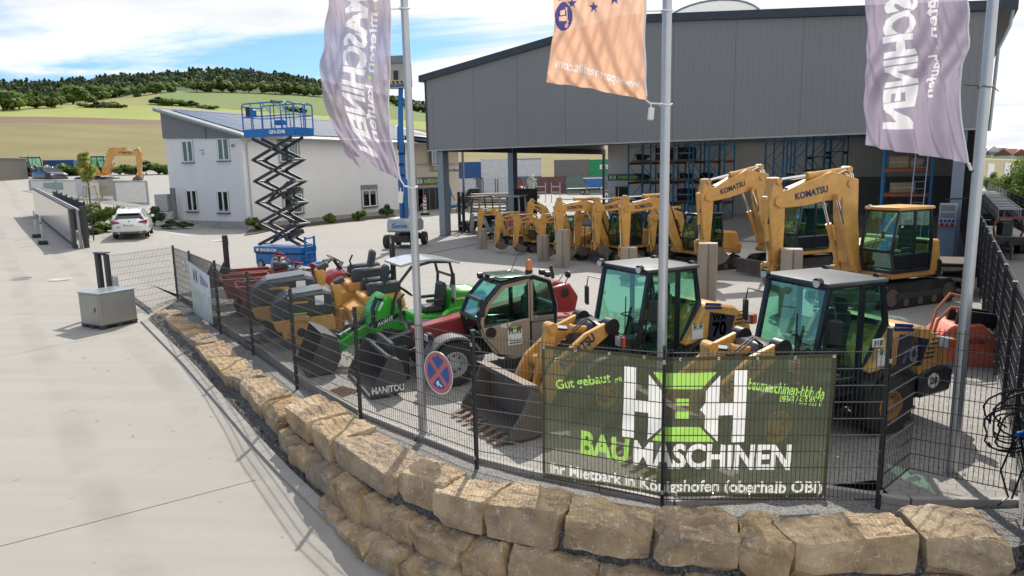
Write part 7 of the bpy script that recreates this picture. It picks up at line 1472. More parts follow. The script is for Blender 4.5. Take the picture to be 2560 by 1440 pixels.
b = B(); b.prism([(-.15, .9), (-.1, 1.2), (.55, 1.12), (.62, .85)], -.30, -.22, BLK); b.prism([(-.15, .9), (-.1, 1.2), (.55, 1.12), (.62, .85)], .12, .2, BLK); b.cyl((-.02, -.3, 1.12), (-.02, .2, 1.12), .04, CHR); b.box((.66, 0, .35), (.1, .8, .7), BLK, bev=.02); b.build('bracket', t); b = B(); HO = mat('orange hose', (.50, .17, .08), .5); b.tube([(.05, -.2, .95), (.0, -.25, 1.22), (-.25, -.3, 1.25), (-.48, -.35, 1.0), (-.6, -.45, .6)], .028, HO, 8); b.tube([(.15, -.1, 1.0), (.1, -.15, 1.42), (-.25, -.2, 1.5), (-.5, -.3, 1.2), (-.62, -.4, .8)], .028, HO, 8); b.build('hoses', t)
# ================================================================== cars
def car(label, name, loc, rz, paint, gl, sc=1., deco=True):
    t = thing(name, label, 'car', loc, rz, None, sc)
    # lower body: stations along x (front +): (x, half width, z sill, z belt, bulge)
    st = [(2.34, .62, .42, .72), (2.26, .80, .30, .86), (2.0, .90, .24, .98), (1.45, .935, .24, 1.05), (.7, .94, .24, 1.08), (-.3, .945, .24, 1.10), (-1.2, .95, .24, 1.12), (-1.9, .93, .27, 1.12), (-2.22, .86, .32, 1.10), (-2.34, .76, .42, 1.02)]
    b = B(); vs = []; w = 12
    for x, hw, z0, z1 in st:
        h = z1 - z0; half = [(hw * .86, z0), (hw * .97, z0 + h * .12), (hw, z0 + h * .42), (hw * .985, z0 + h * .72), (hw * .90, z1 - .02), (hw * .55, z1 + .035)]
        vs += [(x, y, z) for y, z in half] + [(x, -y, z) for y, z in half[::-1]]
    n = len(st); fs = [(i * w + j, i * w + (j + 1) % w, (i + 1) * w + (j + 1) % w, (i + 1) * w + j) for i in range(n - 1) for j in range(w)] + [tuple(range(w))[::-1], tuple(range((n - 1) * w, n * w))]
    b.add(vs, fs, paint); b.build('body', t, smooth=50)
    g = [(1.05, .74, 1.08, 1.08), (.30, .72, 1.10, 1.56), (-.35, .70, 1.11, 1.63), (-1.35, .68, 1.12, 1.59), (-1.95, .66, 1.12, 1.36), (-2.24, .70, 1.10, 1.10)]
    b = B(); vs = []
    for x, hw, z0, z1 in g: tw = hw * (.80 if z1 > z0 + .1 else 1); vs += [(x, hw * 1.12, z0 - .03), (x, tw, z1), (x, -tw, z1), (x, -hw * 1.12, z0 - .03)]
    b.add(vs, [(i * 4 + j, i * 4 + j + 1, i * 4 + j + 5, i * 4 + j + 4) for i in range(5) for j in range(3)], gl); b.build('windows', t, smooth=20)
    b = B(); n = 8
    rp = [(.35, 1.585), (-.35, 1.655), (-1.35, 1.615), (-1.78, 1.50)]; b.prism(rp + [(x, z - .05) for x, z in rp[::-1]], -.58, .58, paint, bev=.02)
    b.prism([(-1.66, 1.56), (-2.02, 1.46), (-2.02, 1.42), (-1.66, 1.48)], -.60, .60, paint, bev=.01)
    for s in (-1, 1):
        for P in ([(1.05, .82, 1.08), (.32, .60, 1.57)], [(-.35, .79, 1.1), (-.38, .57, 1.62)], [(-1.45, .76, 1.12), (-1.40, .56, 1.58)], [(-2.24, .78, 1.12), (-1.9, .60, 1.42)], [(.32, .595, 1.58), (-.35, .585, 1.65), (-1.35, .575, 1.605), (-1.9, .55, 1.42)]): b.tube([(x, s * y, z) for x, y, z in P], .045, paint, 6)
        b.tube([(.1, s * .50, 1.67), (-.4, s * .50, 1.70), (-1.3, s * .50, 1.66)], .02, LGR, 6); b.box((.62, s * 1.02, 1.14), (.16, .2, .15), paint, bev=.04)
    b.sph((-1.2, 0, 1.66), .05, DGR, (1.4, .5, .9)); b.build('roof', t)
    for x in (1.42, -1.42):
        for s in (-1, 1): wheel(t, (x, s * .80, .36), .36, .25, mat('car rim', (.3, .3, .31), .3, metal=.6), .68, 0, s)
    b = B(); b.prism([(-2.34, .28), (-2.38, .40), (-2.30, .46), (-1.9, .42), (-1.9, .26)], -.84, .84, mat('bumper grey', (.10, .10, .105), .6), bev=.03); b.prism([(2.36, .30), (2.42, .50), (2.30, .62), (1.9, .52), (1.9, .28)], -.80, .80, MATS['bumper grey'], bev=.03); b.build('bumper', t)
    for s in (-1, 1):
        b = B(); b.prism([(.46, .90), (.90, .84), (.93, 1.04), (.86, 1.07), (.50, .97)], -2.36, -2.16, mat('tail lamp', (.22, .008, .012), .15, coat=.5), ax='x', bev=.01); 
        if s < 0: b.v = [(x, -y, z) for x, y, z in b.v]; b.f = [f[::-1] for f in b.f]
        b.build('tail_lamp', t); b = B(); b.box((2.25, s * .66, .80), (.16, .34, .14), LMP, rot=(0, 0, s * -.3), bev=.03); b.build('headlamp', t); b = B(); b.cyl((-2.39, s * .55, .37), (-2.44, s * .55, .37), .055, CHR, 14); b.cyl((-2.44, s * .55, .37), (-2.445, s * .55, .37), .04, BLK, 14); b.build('exhaust', t)
    b = B(); b.box((-2.375, 0, .78), (.02, .54, .13), PLA, bev=.004); b.box((-2.387, .245, .78), (.004, .05, .125), BLU); p = b.build('number_plate', t)
    b = B(); text(b, 'TBB HH 500', (-2.388, .20, .74), (0, -1, 0), (0, 0, 1), .10, BLK, bold=.02, fit=.42)
    if deco: hbh(b, (-2.362, .62, .64), (0, -1, 0), (0, 0, 1), .09, DGR, LIME); text(b, 'baumaschinen-hbh.de', (-2.364, -.12, .655), (0, -1, 0), (0, 0, 1), .06, LIME, fit=.55)
    b.cyl((-2.33, 0, .99), (-2.345, 0, .99), .042, BLU, 14); b.build('badges', p)
    b = B(); b.box((2.34, .15, .74), (.06, .22, .17), BLK, bev=.02); b.box((2.34, -.15, .74), (.06, .22, .17), BLK, bev=.02); b.build('grille', t); return t
CARW = mat('white car paint', (.80, .81, .82), .2, var=.01, coat=.8); CARD = mat('anthracite car paint', (.05, .055, .07), .2, var=.02, coat=.8); CGL = mat('car glass', (.012, .016, .02), .06, var=.01, coat=.4)
def zfit(x, y, z): p = G(x, y, z); return p
p = GF(332, 598, lambda a, c: zst(a, c) + .02); p = Vector((p.x - .9, p.y + 1.9, 0)); car('white estate car parked with its rear to the camera behind the gate', 'parked_car', (p.x, p.y, zst(p.x, p.y) - .02), R(113), CARW, CGL)

# ================================================================== slide gate at the left
g0, g1 = GF(190, 622, zst), GF(88, 537, zst); gd = g1 - g0; GL = math.hypot(gd.x, gd.y); gz = math.atan2(gd.y, gd.x); slope = (g1.z - g0.z) / GL
t = thing('sliding_gate', 'anthracite sliding gate with a pale mirror-like cladding sheet along its street side', 'gate', g0, gz)
MIR = mat('bright sheet', (.62, .60, .57), .16, metal=.75, var=.03)
def skew(b): b.v = [(x, y, z + x * slope) for x, y, z in b.v]; return b
b = B()
for k in range(8): b.box((.9 + (GL - 1.4) / 8 * (k + .5), 0, 1.06), ((GL - 1.4) / 8 - .01, .03, 1.78), MIR)
skew(b).build('cladding', t, smooth=0); b = B(); b.box((GL / 2, -.06, 2.0), (GL, .12, .12), ANT); b.box((GL / 2, -.30, 1.98), (GL, .10, .10), LGR); b.box((GL / 2, -.06, .12), (GL, .12, .14), ANT); skew(b).build('rails', t, smooth=0)
b = B(); b.box((.45, .0, 1.0), (.75, .16, 2.05), ANT, bev=.01); b.box((.3, -.28, 1.0), (.14, .14, 2.1), LGR, bev=.01); b.box((.2, -.52, 1.05), (.30, .22, 2.2), ANT, bev=.01); b.box((.0, -.4, 1.0), (.1, .1, 1.9), BLK); b.build('end_posts', t)
for k, x in enumerate((3.2, 7.0)):
    q = Vector((g0.x, g0.y, 0)) + Vector((cos(gz), sin(gz), 0)) * x + Vector((-sin(gz), cos(gz), 0)) * 1.15; u = thing('barrier_post', ['slim post on a black rubber foot, nearer to the gate end', 'slim post on a black rubber foot, farther along the sliding gate'][k], 'post', (q.x, q.y, zst(q.x, q.y)), gz); b = B(); b.cyl((0, 0, .1), (0, 0, 1.55), .045, LGR, 10); b.cyl((0, 0, 1.1), (0, 0, 1.2), .05, RED, 10); b.build('post', u); b = B(); b.box((0, 0, .09), (.75, .42, .18), RUB, bev=.03); b.build('foot', u)
f0, f1 = GF(222, 596, zst), GF(140, 545, zst); fd = f1 - f0; FL_ = math.hypot(fd.x, fd.y); fs_ = (f1.z - f0.z) / FL_; t = thing('dark_fence', 'black privacy mesh fence behind the sliding gate', 'fence', f0, math.atan2(fd.y, fd.x)); n = 6
for k in range(n): b = B(); b.box((FL_ / n * (k + .5), 0, 1.05 + FL_ / n * (k + .5) * fs_), (FL_ / n - .06, .03, 1.9), STRIP); b.build('panel', t); b = B(); b.box((FL_ / n * k, 0, 1.05 + FL_ / n * k * fs_), (.07, .07, 2.15), ANT); b.build('post', t)
b = B()
for k in range(10): b.box((-.9, .0, .2 + k * .2), (1.8, .012, .012), ANT)
b.box((-1.8, 0, 1.0), (.06, .06, 2.0), ANT); b.build('wire_panel', t)

# ================================================================== far left yard
q0, q1 = GF(80, 502, zst), GF(372, 512, zst); qd = q1 - q0; QL = math.hypot(qd.x, qd.y); hq = (502 - 453) / CF * q0.y * 1.02; t = thing('bar_gate', 'galvanised bar gate standing across the far yard entrance', 'gate', q0, math.atan2(qd.y, qd.x)); qs = (q1.z - q0.z) / QL
def skq(b): b.v = [(x, y, z + x * qs) for x, y, z in b.v]; return b
b = B()
for z in (.12, hq): b.box((QL / 2, 0, z), (QL, .09, .12), GALV)
for k in range(5): b.box((QL * k / 4, 0, hq / 2), (.12, .12, hq), GALV)
skq(b).build('frame', t); b = B()
for k in range(int(QL / .16)): b.box((.08 + k * .16, 0, hq / 2), (.035, .035, hq - .1), GALV)
skq(b).build('bars', t, smooth=0)
for x0, x1, y0, y1, m, lb, nm in [(95, 178, 458, 492, mat('teal board', (.02, .20, .25), .5), 'teal board seen behind the left part of the bar gate', 0), (180, 240, 456, 497, mat('white board', (.55, .55, .56), .5), 'white printed board behind the bar gate', 0), (240, 300, 456, 496, mat('yellow board', (.50, .35, .09), .5), 'yellow board with dark lettering behind the bar gate', 1)]:
    p = GF((x0 + x1) / 2, 500, zst) + Vector((-.6, 1.0, 0)); w = (x1 - x0) / CF * p.y; h = (y1 - y0) / CF * p.y; u = thing('site_board', lb, 'board', (p.x, p.y, p.z + .35), math.atan2(qd.y, qd.x)); b = B(); b.box((0, 0, h / 2), (w, .06, h), m); b.build('panel', u); b = B()
    for s in (-1, 1): b.box((s * w * .4, .06, h / 2 - .2), (.08, .08, h + .4), GRY)
    if nm: text(b, 'ECKERT', (-w * .4, -.035, h * .45), (1, 0, 0), (0, 0, 1), .3, NAVY, bold=.02, fit=w * .5)
    b.build('supports', u)
w0, w1 = far(-80, 458, 96), far(72, 452, 104); wd = w1 - w0; wl_ = math.hypot(wd.x, wd.y); t = thing('retaining_wall', 'long plain grey wall at the far left below the wheat field', 'wall', w0, math.atan2(wd.y, wd.x)); b = B(); b.box((wl_ / 2, .2, 1.3), (wl_, .4, 2.9), mat('grey wall concrete', (.15, .145, .135), .9, bump=.2)); b.build('wall', t); b = B(); b.box((wl_ / 2, .2, 2.78), (wl_ + .1, .5, .08), CONC); b.build('coping', t)
def on(x, y, zf=None): return GF(x, y, zf or zst)
p = far(126, 456, 104); car('dark estate car parked in front of the blue container in the far yard', 'parked_car', p, R(-35), CARD, CGL, 1.15, False)
for o in [o for o in COL.objects if o.get('category') == 'wheel loader'][:1]: p = far(92, 456, 112); dup(o, p, R(-20), 'old yellow loader with a glazed cab standing left of the blue container', 'far yard machines', 1.35)
def container(p, rz, L_, H, m, label, lettering=None, D=2.44, end=None):
    t = thing('shipping_container', label, 'container', p, rz, 'shipping containers'); b = B(); b.box((L_ / 2, D / 2, H / 2), (L_ - .12, D - .1, H - .1), m); n = int(L_ / .28)
    for k in range(n): b.box((.14 + (k + .5) * (L_ - .28) / n, .03, H / 2), ((L_ - .28) / n * .5, .06, H - .3), m)
    b.build('walls', t, smooth=0); b = B()
    for x in (.06, L_ - .06):
        for y in (.05, D - .05): b.box((x, y, H / 2), (.14, .12, H), m)
    for z in (.08, H - .06): b.box((L_ / 2, .03, z), (L_, .1, .14), end or m); b.box((L_ / 2, D - .03, z), (L_, .1, .14), end or m)
    b.build('frame', t)
    b = B()
    for x in (.1, L_ - .1):
        for z in (.06, H - .06): b.box((x, -.02, z), (.16, .08, .11), DGR)
    b.build('corner_castings', t)
    if lettering: b = B(); text(b, lettering, (L_ * .30, -.03, H * .42), (1, 0, 0), (0, 0, 1), .9, PLA, bold=.04); b.build('lettering', t)
    return t
def cpx(x0, x1, z, H, m, lb, y=111., **k): X0, X1 = (x0 - 1280) / CF * y, (x1 - 1280) / CF * y; return container((X0, y, z), R(-1), X1 - X0, H, m, lb, **k)
CB_ = mat('container blue', (.010, .085, .27), .5, dirt=.15); CW_ = mat('container white', (.60, .62, .64), .5, dirt=.25, dcol=(.45, .42, .38)); CM_ = mat('container maroon', (.19, .07, .075), .55, dirt=.3); CG_ = mat('container grey', (.17, .17, .155), .55, dirt=.2); CGG = mat('container grey green', (.17, .235, .20), .55, dirt=.25); CE_ = mat('container green', (.01, .28, .10), .5)
cpx(1140, 1209, 2.62, 2.5, CB_, 'blue container stacked on the left of the upper row seen through the hall'); cpx(1210, 1288, 2.62, 2.9, CW_, 'large white box container on the upper row right of the blue one'); cpx(1289, 1358, 2.62, 2.85, CW_, 'white box container with a blue frame on the upper row behind the second column', end=mat('blue frame', (.04, .22, .42), .5)); cpx(1392, 1476, 2.6, 2.55, CG_, 'dark grey container on the upper row beside the green one'); cpx(1477, 1560, 2.6, 2.5, CE_, 'green container with white letters at the right of the upper row', lettering='EVER')
cpx(1150, 1196, 0, 2.58, CW_, 'white container on the ground below the blue one'); cpx(1197, 1210, .0, 2.58, CG_, 'narrow grey container end on the ground between two white ones'); cpx(1211, 1290, 0, 2.58, CW_, 'pale ribbed container on the ground below the large white box'); cpx(1291, 1418, 0, 2.58, CM_, 'long maroon container on the ground'); cpx(1419, 1560, 0, 2.58, CGG, 'long grey green container on the ground at the right')
p = far(122, 450, 114); container((p.x - .5, p.y, p.z), R(8), 3.8, 2.6, CB_, 'dark blue container in the far left yard behind the dark car')
# big excavator far off, seen from the side
p = far(260, 459, 100); excavator('large yellow excavator parked in the far left yard with its boom stretched to the right', (p.x - 1, p.y, p.z), R(-4), 1.22, tip=(4.9, 2.85), knee=(2.1, 3.1), stick=(4.75, .6), big=True, group='far yard machines', curl=.2)
t = thing('scrap_heap', 'heap of rusty pipes, beams and logs along the foot of the wheat field', 'scrap', on(318, 457, zyd)); rd = random.Random(9); RST = mat('rusty scrap', (.16, .08, .05), .85, dirt=.4)
b = B()
for k in range(26): x = rd.uniform(-4, 12); b.cyl((x, rd.uniform(-1, 2), .3 + rd.uniform(0, 1.0)), (x + rd.uniform(1, 3), rd.uniform(-1, 2), .3 + rd.uniform(0, 1.1)), rd.uniform(.12, .4), [RST, BARK, DGR, mat('green scrap', (.03, .16, .07), .6)][k % 4 if k % 7 == 3 else k % 3], 8)
b.build('pipes', t); b = B(); [b.box((rd.uniform(-3, 11), rd.uniform(-1, 0), .25), (1.8, 1.2, .5), MUD, rot=(0, 0, rd.uniform(-.4, .4))) for k in range(6)]; b.build('pallets', t)
for i, (x, y, h) in enumerate([(120, 428, 22), (165, 430, 30), (195, 428, 26), (225, 432, 24), (300, 432, 26), (330, 430, 28), (365, 432, 30), (395, 434, 32), (420, 436, 30), (45, 412, 18)]):
    p = far(x, 430, 112); p.z = zyd(p.x, p.y) + .1; s = h / CF * 100 / 2.9; tree('field_edge_bush', ('bush', [1, 0, 2][i % 3]), '%s wild bush from the left along the lower edge of the wheat field' % ['second', 'third', 'fourth', 'fifth', 'sixth', 'seventh', 'eighth', 'ninth', 'last', 'first'][i], p, (s * 1.2, s * 1.2, s), 'bushes at the edge of the wheat field', i)
# young staked tree, plants beside the gate, hedge at the house
p = on(226, 515); t = thing('young_tree', 'young yellow green tree tied to a timber tripod behind the gate', 'tree', p); hh = (515 - 378) / CF * p.y; b = B(); b.tube([(0, 0, 0), (.05, 0, hh * .5), (0, 0, hh * .95)], [.07, .05, .02], BARK); [b.tube([(0, 0, hh * z), (cos(a) * hh * .16, sin(a) * hh * .16, hh * (z + .2))], [.03, .01], BARK) for z, a in ((.45, .3), (.5, 2.2), (.55, 4), (.62, 1.1), (.66, 5.2), (.7, 3))]; b.build('trunk', t); b = B(); rd = random.Random(4)
for k, (z, r) in enumerate(((.5, .16), (.58, .2), (.66, .2), (.75, .15), (.84, .12), (.92, .09))): crown(b, (0, 0, hh * z), hh * r, 130, .34, LFY, 30 + k, .55, 6)
b.build('crown', t, smooth=0)
t = thing('timber_tripod', 'pale timber tripod staking the young tree', 'tree stake', p); b = B(); st_ = (515 - 465) / CF * p.y; [b.tube([(cos(a) * .75, sin(a) * .75, 0), (cos(a) * .5, sin(a) * .5, st_)], .05, WOOD, 7) for a in (.3, 2.4, 4.5)]; b.build('stakes', t); b = B(); [b.tube([(cos(a) * .52, sin(a) * .52, st_ - .08), (cos(a + 2.1) * .52, sin(a + 2.1) * .52, st_ - .08)], .045, WOOD, 6) for a in (.3, 2.4, 4.5)]; b.build('crossbars', t)
for i, (x, y, h, w, k, lb) in enumerate([(246, 560, 48, 1.1, 2, 'leafy shrub in the bed between gate and white car, the tallest'), (262, 580, 30, 1.2, 0, 'low round shrub in the bed left of the white car'), (228, 540, 40, 1., 2, 'loose green shrub beside the dark gate fence'), (278, 545, 34, 1., 0, 'small shrub right behind the left side of the white car'), (240, 585, 22, 1.4, 2, 'light green ground shrub at the front of the gate bed'), (387, 565, 44, .9, 1, 'dark round bush between the white car and the house'), (425, 572, 20, 2.2, 1, 'low dark clipped hedge piece at the left of the house bed'), (460, 571, 16, 2.2, 1, 'low dark clipped hedge piece at the corner of the white house')]):
    p = on(x, y, zyd if x > 380 else zst); s = h / CF * p.y / 2.9; tree('garden_shrub', ('bush', k), lb, p, (s * w, s * w, s), 'shrubs around the entrance', i)
p = on(412, 545, zyd); t = thing('utility_box', 'pale grey cabinet on a concrete block at the left corner of the house', 'cabinet', p); b = B(); b.box((0, 0, 1.15), (.95, .7, 1.3), LGR, bev=.03); b.build('body', t); b = B(); b.box((.1, 0, .2), (1.3, .9, .55), CONC, bev=.02); b.build('base', t); b = B(); b.box((.75, .1, 1.1), (.3, .3, 2.3), GRY, bev=.02); b.build('side_post', t)
# ================================================================== things seen through the hall
t = thing('mini_excavator_truck', 'dark pickup lorry with a flat bed of timber standing behind the hall', 'lorry', G(1190, 520, 0), R(8)); b = B(); b.prism([(-1.6, .5), (-1.7, 1.1), (-1.2, 1.25), (-.7, 2.0), (.4, 2.05), (.4, .5)], -.9, .9, mat('dark lorry paint', (.05, .055, .06), .3), bev=.08); b.build('cab', t); b = B(); b.prism([(-1.08, 1.3), (-.72, 1.9), (.25, 1.92), (.25, 1.3)], -.915, .915, CGL); b.build('windows', t); b = B(); b.box((3., 0, .85), (5.0, 2.1, .16), GRY); b.box((3., 0, .6), (5, .8, .3), BLK); b.build('bed', t); b = B(); [b.box((.7 + 1.5 * k, y, 1.9), (.14, .12, 2.1), GRY) for k in range(4) for y in (-1, 1)]; b.build('stakes', t)
for x in (-.9, 3.6):
    for s in (-1, 1): wheel(t, (x, s * .85, .42), .42, .3, GRY, .55, 0, s)
t = thing('timber_pile', 'stacks of pale planks lying in front of the dark lorry', 'planks', G(1235, 527, 0), R(6)); rd = random.Random(2); b = B()
for k in range(5):
    for j in range(4): b.box((rd.uniform(-.2, .2), -.6 + .4 * j, .25 + k * .34), (4.2, .36, .12), mat('grey planks', (.36, .31, .24), .8, var=.2))
b.build('planks', t); b = B(); [b.box((x, 0, .1 + k * .34), (.12, 1.6, .14), WOOD) for k in range(5) for x in (-1.4, 1.4)]; b.build('spacers', t)
excavator('white and red mini excavator behind the hall beside the second column', (G(1318, 497, 0).x, G(1318, 497, 0).y, 0), R(-70), .95, tip=(2.6, 2.7), knee=(1.5, 2.75), stick=(2.7, 1.0), col=mat('dirty white paint', (.50, .47, .42), .5, dirt=.4), hcol_=DRED, cabroof=MATS['dirty white paint'], group='machines behind the hall')
for i, (x0, x1) in enumerate(((1342, 1364), (1379, 1400))):
    p = G(x0, 505, 0); w = (x1 - x0) / CF * p.y; h = (505 - 457) / CF * p.y; t = thing('scaffold_frame', ['left galvanised scaffold frame behind the hall', 'right galvanised scaffold frame behind the hall'][i], 'scaffold', p); b = B(); [b.cyl((x, 0, 0), (x, 0, h), .05, GALV, 6) for x in (0, w)]; b.build('uprights', t); b = B(); [b.cyl((0, 0, z), (w, 0, z), .045, GALV, 6) for z in (h * .5, h * .78)]; b.build('scaffold_rails', t)
t = thing('car_trailer', 'low grey car trailer parked in front of the grey green container', 'trailer', G(1420, 487, 0), R(2)); b = B(); b.box((2.6, 0, .75), (5.4, 2, .35), GALV); b.box((2.6, -1.02, .75), (5.4, .04, .3), DGR); b.build('bed', t); [wheel(t, (x, -1.0, .34), .34, .2, LGR, .6, 0, -1) for x in (2.0, 2.8)]; b = B(); b.box((6, 0, .55), (1.6, .12, .1), GALV); b.build('drawbar', t)
t = thing('tipper_hopper', 'blue hopper on a frame behind the hall at the right', 'hopper', G(1482, 486, 0)); b = B(); b.prism([(-1.4, 2.3), (1.8, 2.3), (1.0, 1.0), (-.7, 1.1)], -.8, .8, BLU, bev=.05); b.build('hopper', t); b = B(); [b.cyl((x, y, 0), (x * .6, y, 1.3), .06, GALV, 6) for x in (-1.2, 1.4) for y in (-.7, .7)]; b.build('legs', t); b = B(); b.box((.2, 0, 2.36), (3.2, 1.65, .08), WHT); b.build('cover', t)
t = thing('platform_trolley', 'blue folding lift trolley parked by the cream house wall', 'trolley', G(1135, 530, 0), R(15)); b = B(); b.box((0, 0, .55), (1.5, .7, .25), BLU, bev=.03); b.prism(ribbon([(-.4, .6), (-.3, 1.9), (-.55, 3.1)], [.1, .12, .08]), -.1, .1, BLU); b.cyl((-.25, 0, 1.9), (.15, 0, 1.1), .06, ORG); b.build('frame', t); b = B(); b.tube([(.3, -.3, .65), (.3, -.3, 1.2), (.9, -.3, 1.2), (.9, -.3, .65)], .03, BLU); b.box((.6, 0, .75), (.7, .6, .06), RED); b.build('tray', t); [wheel(t, (x, s * .4, .25), .25, .15, BLU, .5, 0, s) for x in (-.6, .6) for s in (-1, 1)]
t = thing('bicycle', 'bicycle leaning at the thin canopy post', 'bicycle', G(1163, 533, 0), R(25)); [wheel(t, (x, 0, .35), .35, .05, LGR, .88, 0, 1) for x in (-.52, .52)]; b = B(); [b.tube(P, .02, BLK, 6) for P in ([(-.52, 0, .35), (-.1, 0, .35), (-.25, 0, .85)], [(-.1, 0, .35), (.38, 0, .8), (-.22, 0, .78), (-.52, 0, .35)], [(.52, 0, .35), (.36, 0, .95), (.45, .25, 1.0)], [(.36, 0, .95), (.45, -.25, 1.0)])]; b.box((-.26, 0, .9), (.26, .14, .06), PORC); b.build('frame', t)
t = thing('warning_beacon', 'red and white striped warning board with a lamp at the house entrance', 'beacon', G(1063, 538, 0)); b = B(); b.box((0, 0, .9), (.28, .05, 1.3), PLA); [b.box((0, -.028, .5 + .3 * k), (.26, .01, .12), RED, rot=(0, .5, 0)) for k in range(4)]; b.build('board', t); b = B(); b.sph((0, 0, 1.68), .13, ORG); b.build('lamp', t); b = B(); b.box((0, 0, .1), (.8, .4, .2), RUB, bev=.03); b.build('foot', t)
# forklift and a red roller behind the left excavators
q = G(1195, 578, 0); t = thing('forklift', 'black forklift with an open frame and mast at the left end of the excavator row', 'forklift', q, R(-150)); b = B(); b.prism([(-1.1, .35), (-1.15, 1.0), (-.5, 1.1), (.0, .75), (.9, .7), (.9, .3)], -.55, .55, BLK, bev=.06); b.build('body', t); b = B(); [b.tube([(-.9, s * .5, 1.0), (-.8, s * .5, 2.2), (.55, s * .5, 2.2), (.8, s * .5, .7)], .05, BLK, 6) for s in (-1, 1)]; b.box((-.1, 0, 2.22), (1.3, 1.05, .06), BLK); b.build('overhead_guard', t); b = B(); [b.box((1.15, s * .3, 1.3), (.16, .12, 2.5), BLK) for s in (-1, 1)]; [b.box((1.2, 0, z), (.1, .7, .1), BLK) for z in (.4, 1.2, 2.3)]; b.box((1.7, .25, .1), (1.0, .12, .05), DGR); b.box((1.7, -.25, .1), (1.0, .12, .05), DGR); b.build('mast', t); [wheel(t, (x, s * .5, .35), .35, .22, GRY, .5, 0, s) for x in (.75, -.75) for s in (-1, 1)]; b = B(); b.box((-.35, 0, 1.1), (.45, .5, .2), PORC, bev=.04); b.build('seat', t)
q = G(1282, 585, 0); t = thing('site_dumper', 'red site machine under a pale grey frame canopy behind the small excavators', 'dumper', q, R(-110)); b = B(); b.prism([(-1.2, .45), (-1.2, 1.3), (-.2, 1.35), (.2, .9), (1.2, .8), (1.2, .45)], -.7, .7, ORG, bev=.08); b.build('body', t); b = B(); [b.tube([(x, s * .65, .9), (x, s * .6, 2.25)], .05, LGR, 6) for x in (-.7, .5) for s in (-1, 1)]; b.box((-.1, 0, 2.3), (1.6, 1.5, .1), LGR, bev=.03); b.build('canopy', t); [wheel(t, (x, s * .7, .45), .45, .3, GRY, .5, 12, s) for x in (.8, -.8) for s in (-1, 1)]
t = thing('raised_tray', 'dark raised tipper tray behind the small excavators', 'tipper', G(1315, 580, 0), R(-90)); b = B(); b.box((0, 0, 1.9), (1.7, 1.4, .1), DGR, rot=(0, -1.15, 0)); [b.box((0.1, s * .7, 1.9), (1.7, .05, .4), DGR, rot=(0, -1.15, 0)) for s in (-1, 1)]; b.build('tray', t); b = B(); b.box((-.3, 0, .6), (1.8, 1.0, .5), BLK, bev=.05); b.cyl((-.2, 0, .8), (.2, 0, 1.7), .08, CHR); b.build('chassis', t); [wheel(t, (x, s * .6, .4), .4, .3, GRY, .5, 12, s) for x in (.4, -.9) for s in (-1, 1)]

# ================================================================== the alley and the valley at the right
b = B(); o_ = PN * .25; A_ = PA + o_ - pd * 4; pts = [A_, A_ + pd * 75, A_ + pd * 75 + PN * 40, A_ + PN * 40]; b.add([(p.x, p.y, .006) for p in pts], [(0, 3, 2, 1)], gmat('alley gravel', m_gravel2)); stru(b.build('alley', smooth=0))
a0, a1 = G(2610, 640, 0), G(2466, 516, 0); ad = a1 - a0; al = ad.length; t = thing('boundary_fence', 'dark slatted boundary fence on the far side of the alley', 'fence', a0, math.atan2(ad.y, ad.x)); n = int(al / 2.5)
for k in range(n):
    b = B(); b.box((al / n * k, 0, 1.0), (.08, .08, 2.0), ANT); b.build('post', t); b = B()
    for j in range(10): b.box((al / n * (k + .5), 0, .14 + j * .19), (al / n - .08, .03, .165), STRIP)
    b.build('slat_panel', t, smooth=0)
b = B(); b.box((al / 2, 0, .0), (al, .2, .3), CONC); b.build('plinth', t)
q = G(2505, 640, 0); t = thing('crane_trailer', 'dark trailer mounted inclined lift with a lattice track parked in the alley', 'crane trailer', q, R(62)); b = B(); b.box((1.2, 0, .75), (5.2, 1.5, .35), BLK, bev=.03); b.box((-1.6, .85, .6), (.8, .3, .5), LGR, bev=.04); b.box((-1.6, -.85, .6), (.8, .3, .5), BLK, bev=.04); b.build('chassis', t); b = B(); b.box((0, 0, 1.1), (.6, .5, .8), BLK, bev=.05); b.box((-.5, 0, .9), (.3, .3, 1.0), DGR); b.build('turntable', t); b = B()
for s in (-1, 1):
    for z in (0, .5): b.cyl((-1.0, s * .36, 1.45 + z), (4.5, s * .32, 1.8 + z), .05, GRY if z else DGR, 6)
    for k in range(10): b.cyl((-1 + .55 * k, s * .36, 1.46 + .035 * k), (-.72 + .55 * k, s * .36, 1.97 + .035 * k), .022, GRY, 5); b.cyl((-.72 + .55 * k, s * .36, 1.97 + .035 * k), (-.45 + .55 * k, s * .36, 1.48 + .035 * k), .022, GRY, 5)
for k in range(11): b.cyl((-1 + .55 * k, -.36, 1.96 + .035 * k), (-1 + .55 * k, .36, 1.96 + .035 * k), .025, ALU, 5)
b.build('lattice_track', t); b = B(); [b.tube([(-1.0, s * .42, 1.6), (-1.1, s * .5, 1.2), (-.9, s * .42, .9)], .04, DRED) for s in (-1, 1)]; b.box((-1.05, 0, 1.62), (.08, .9, .08), DRED); b.build('carriage', t); [wheel(t, (x, s * .8, .4), .4, .25, GRY, .5, 0, s) for x in (1.2, 2.1) for s in (-1, 1)]; b = B(); b.tube([(-1.4, 0, .7), (-2.2, 0, .6), (-2.3, 0, .1)], .05, BLK); b.build('drawbar', t)
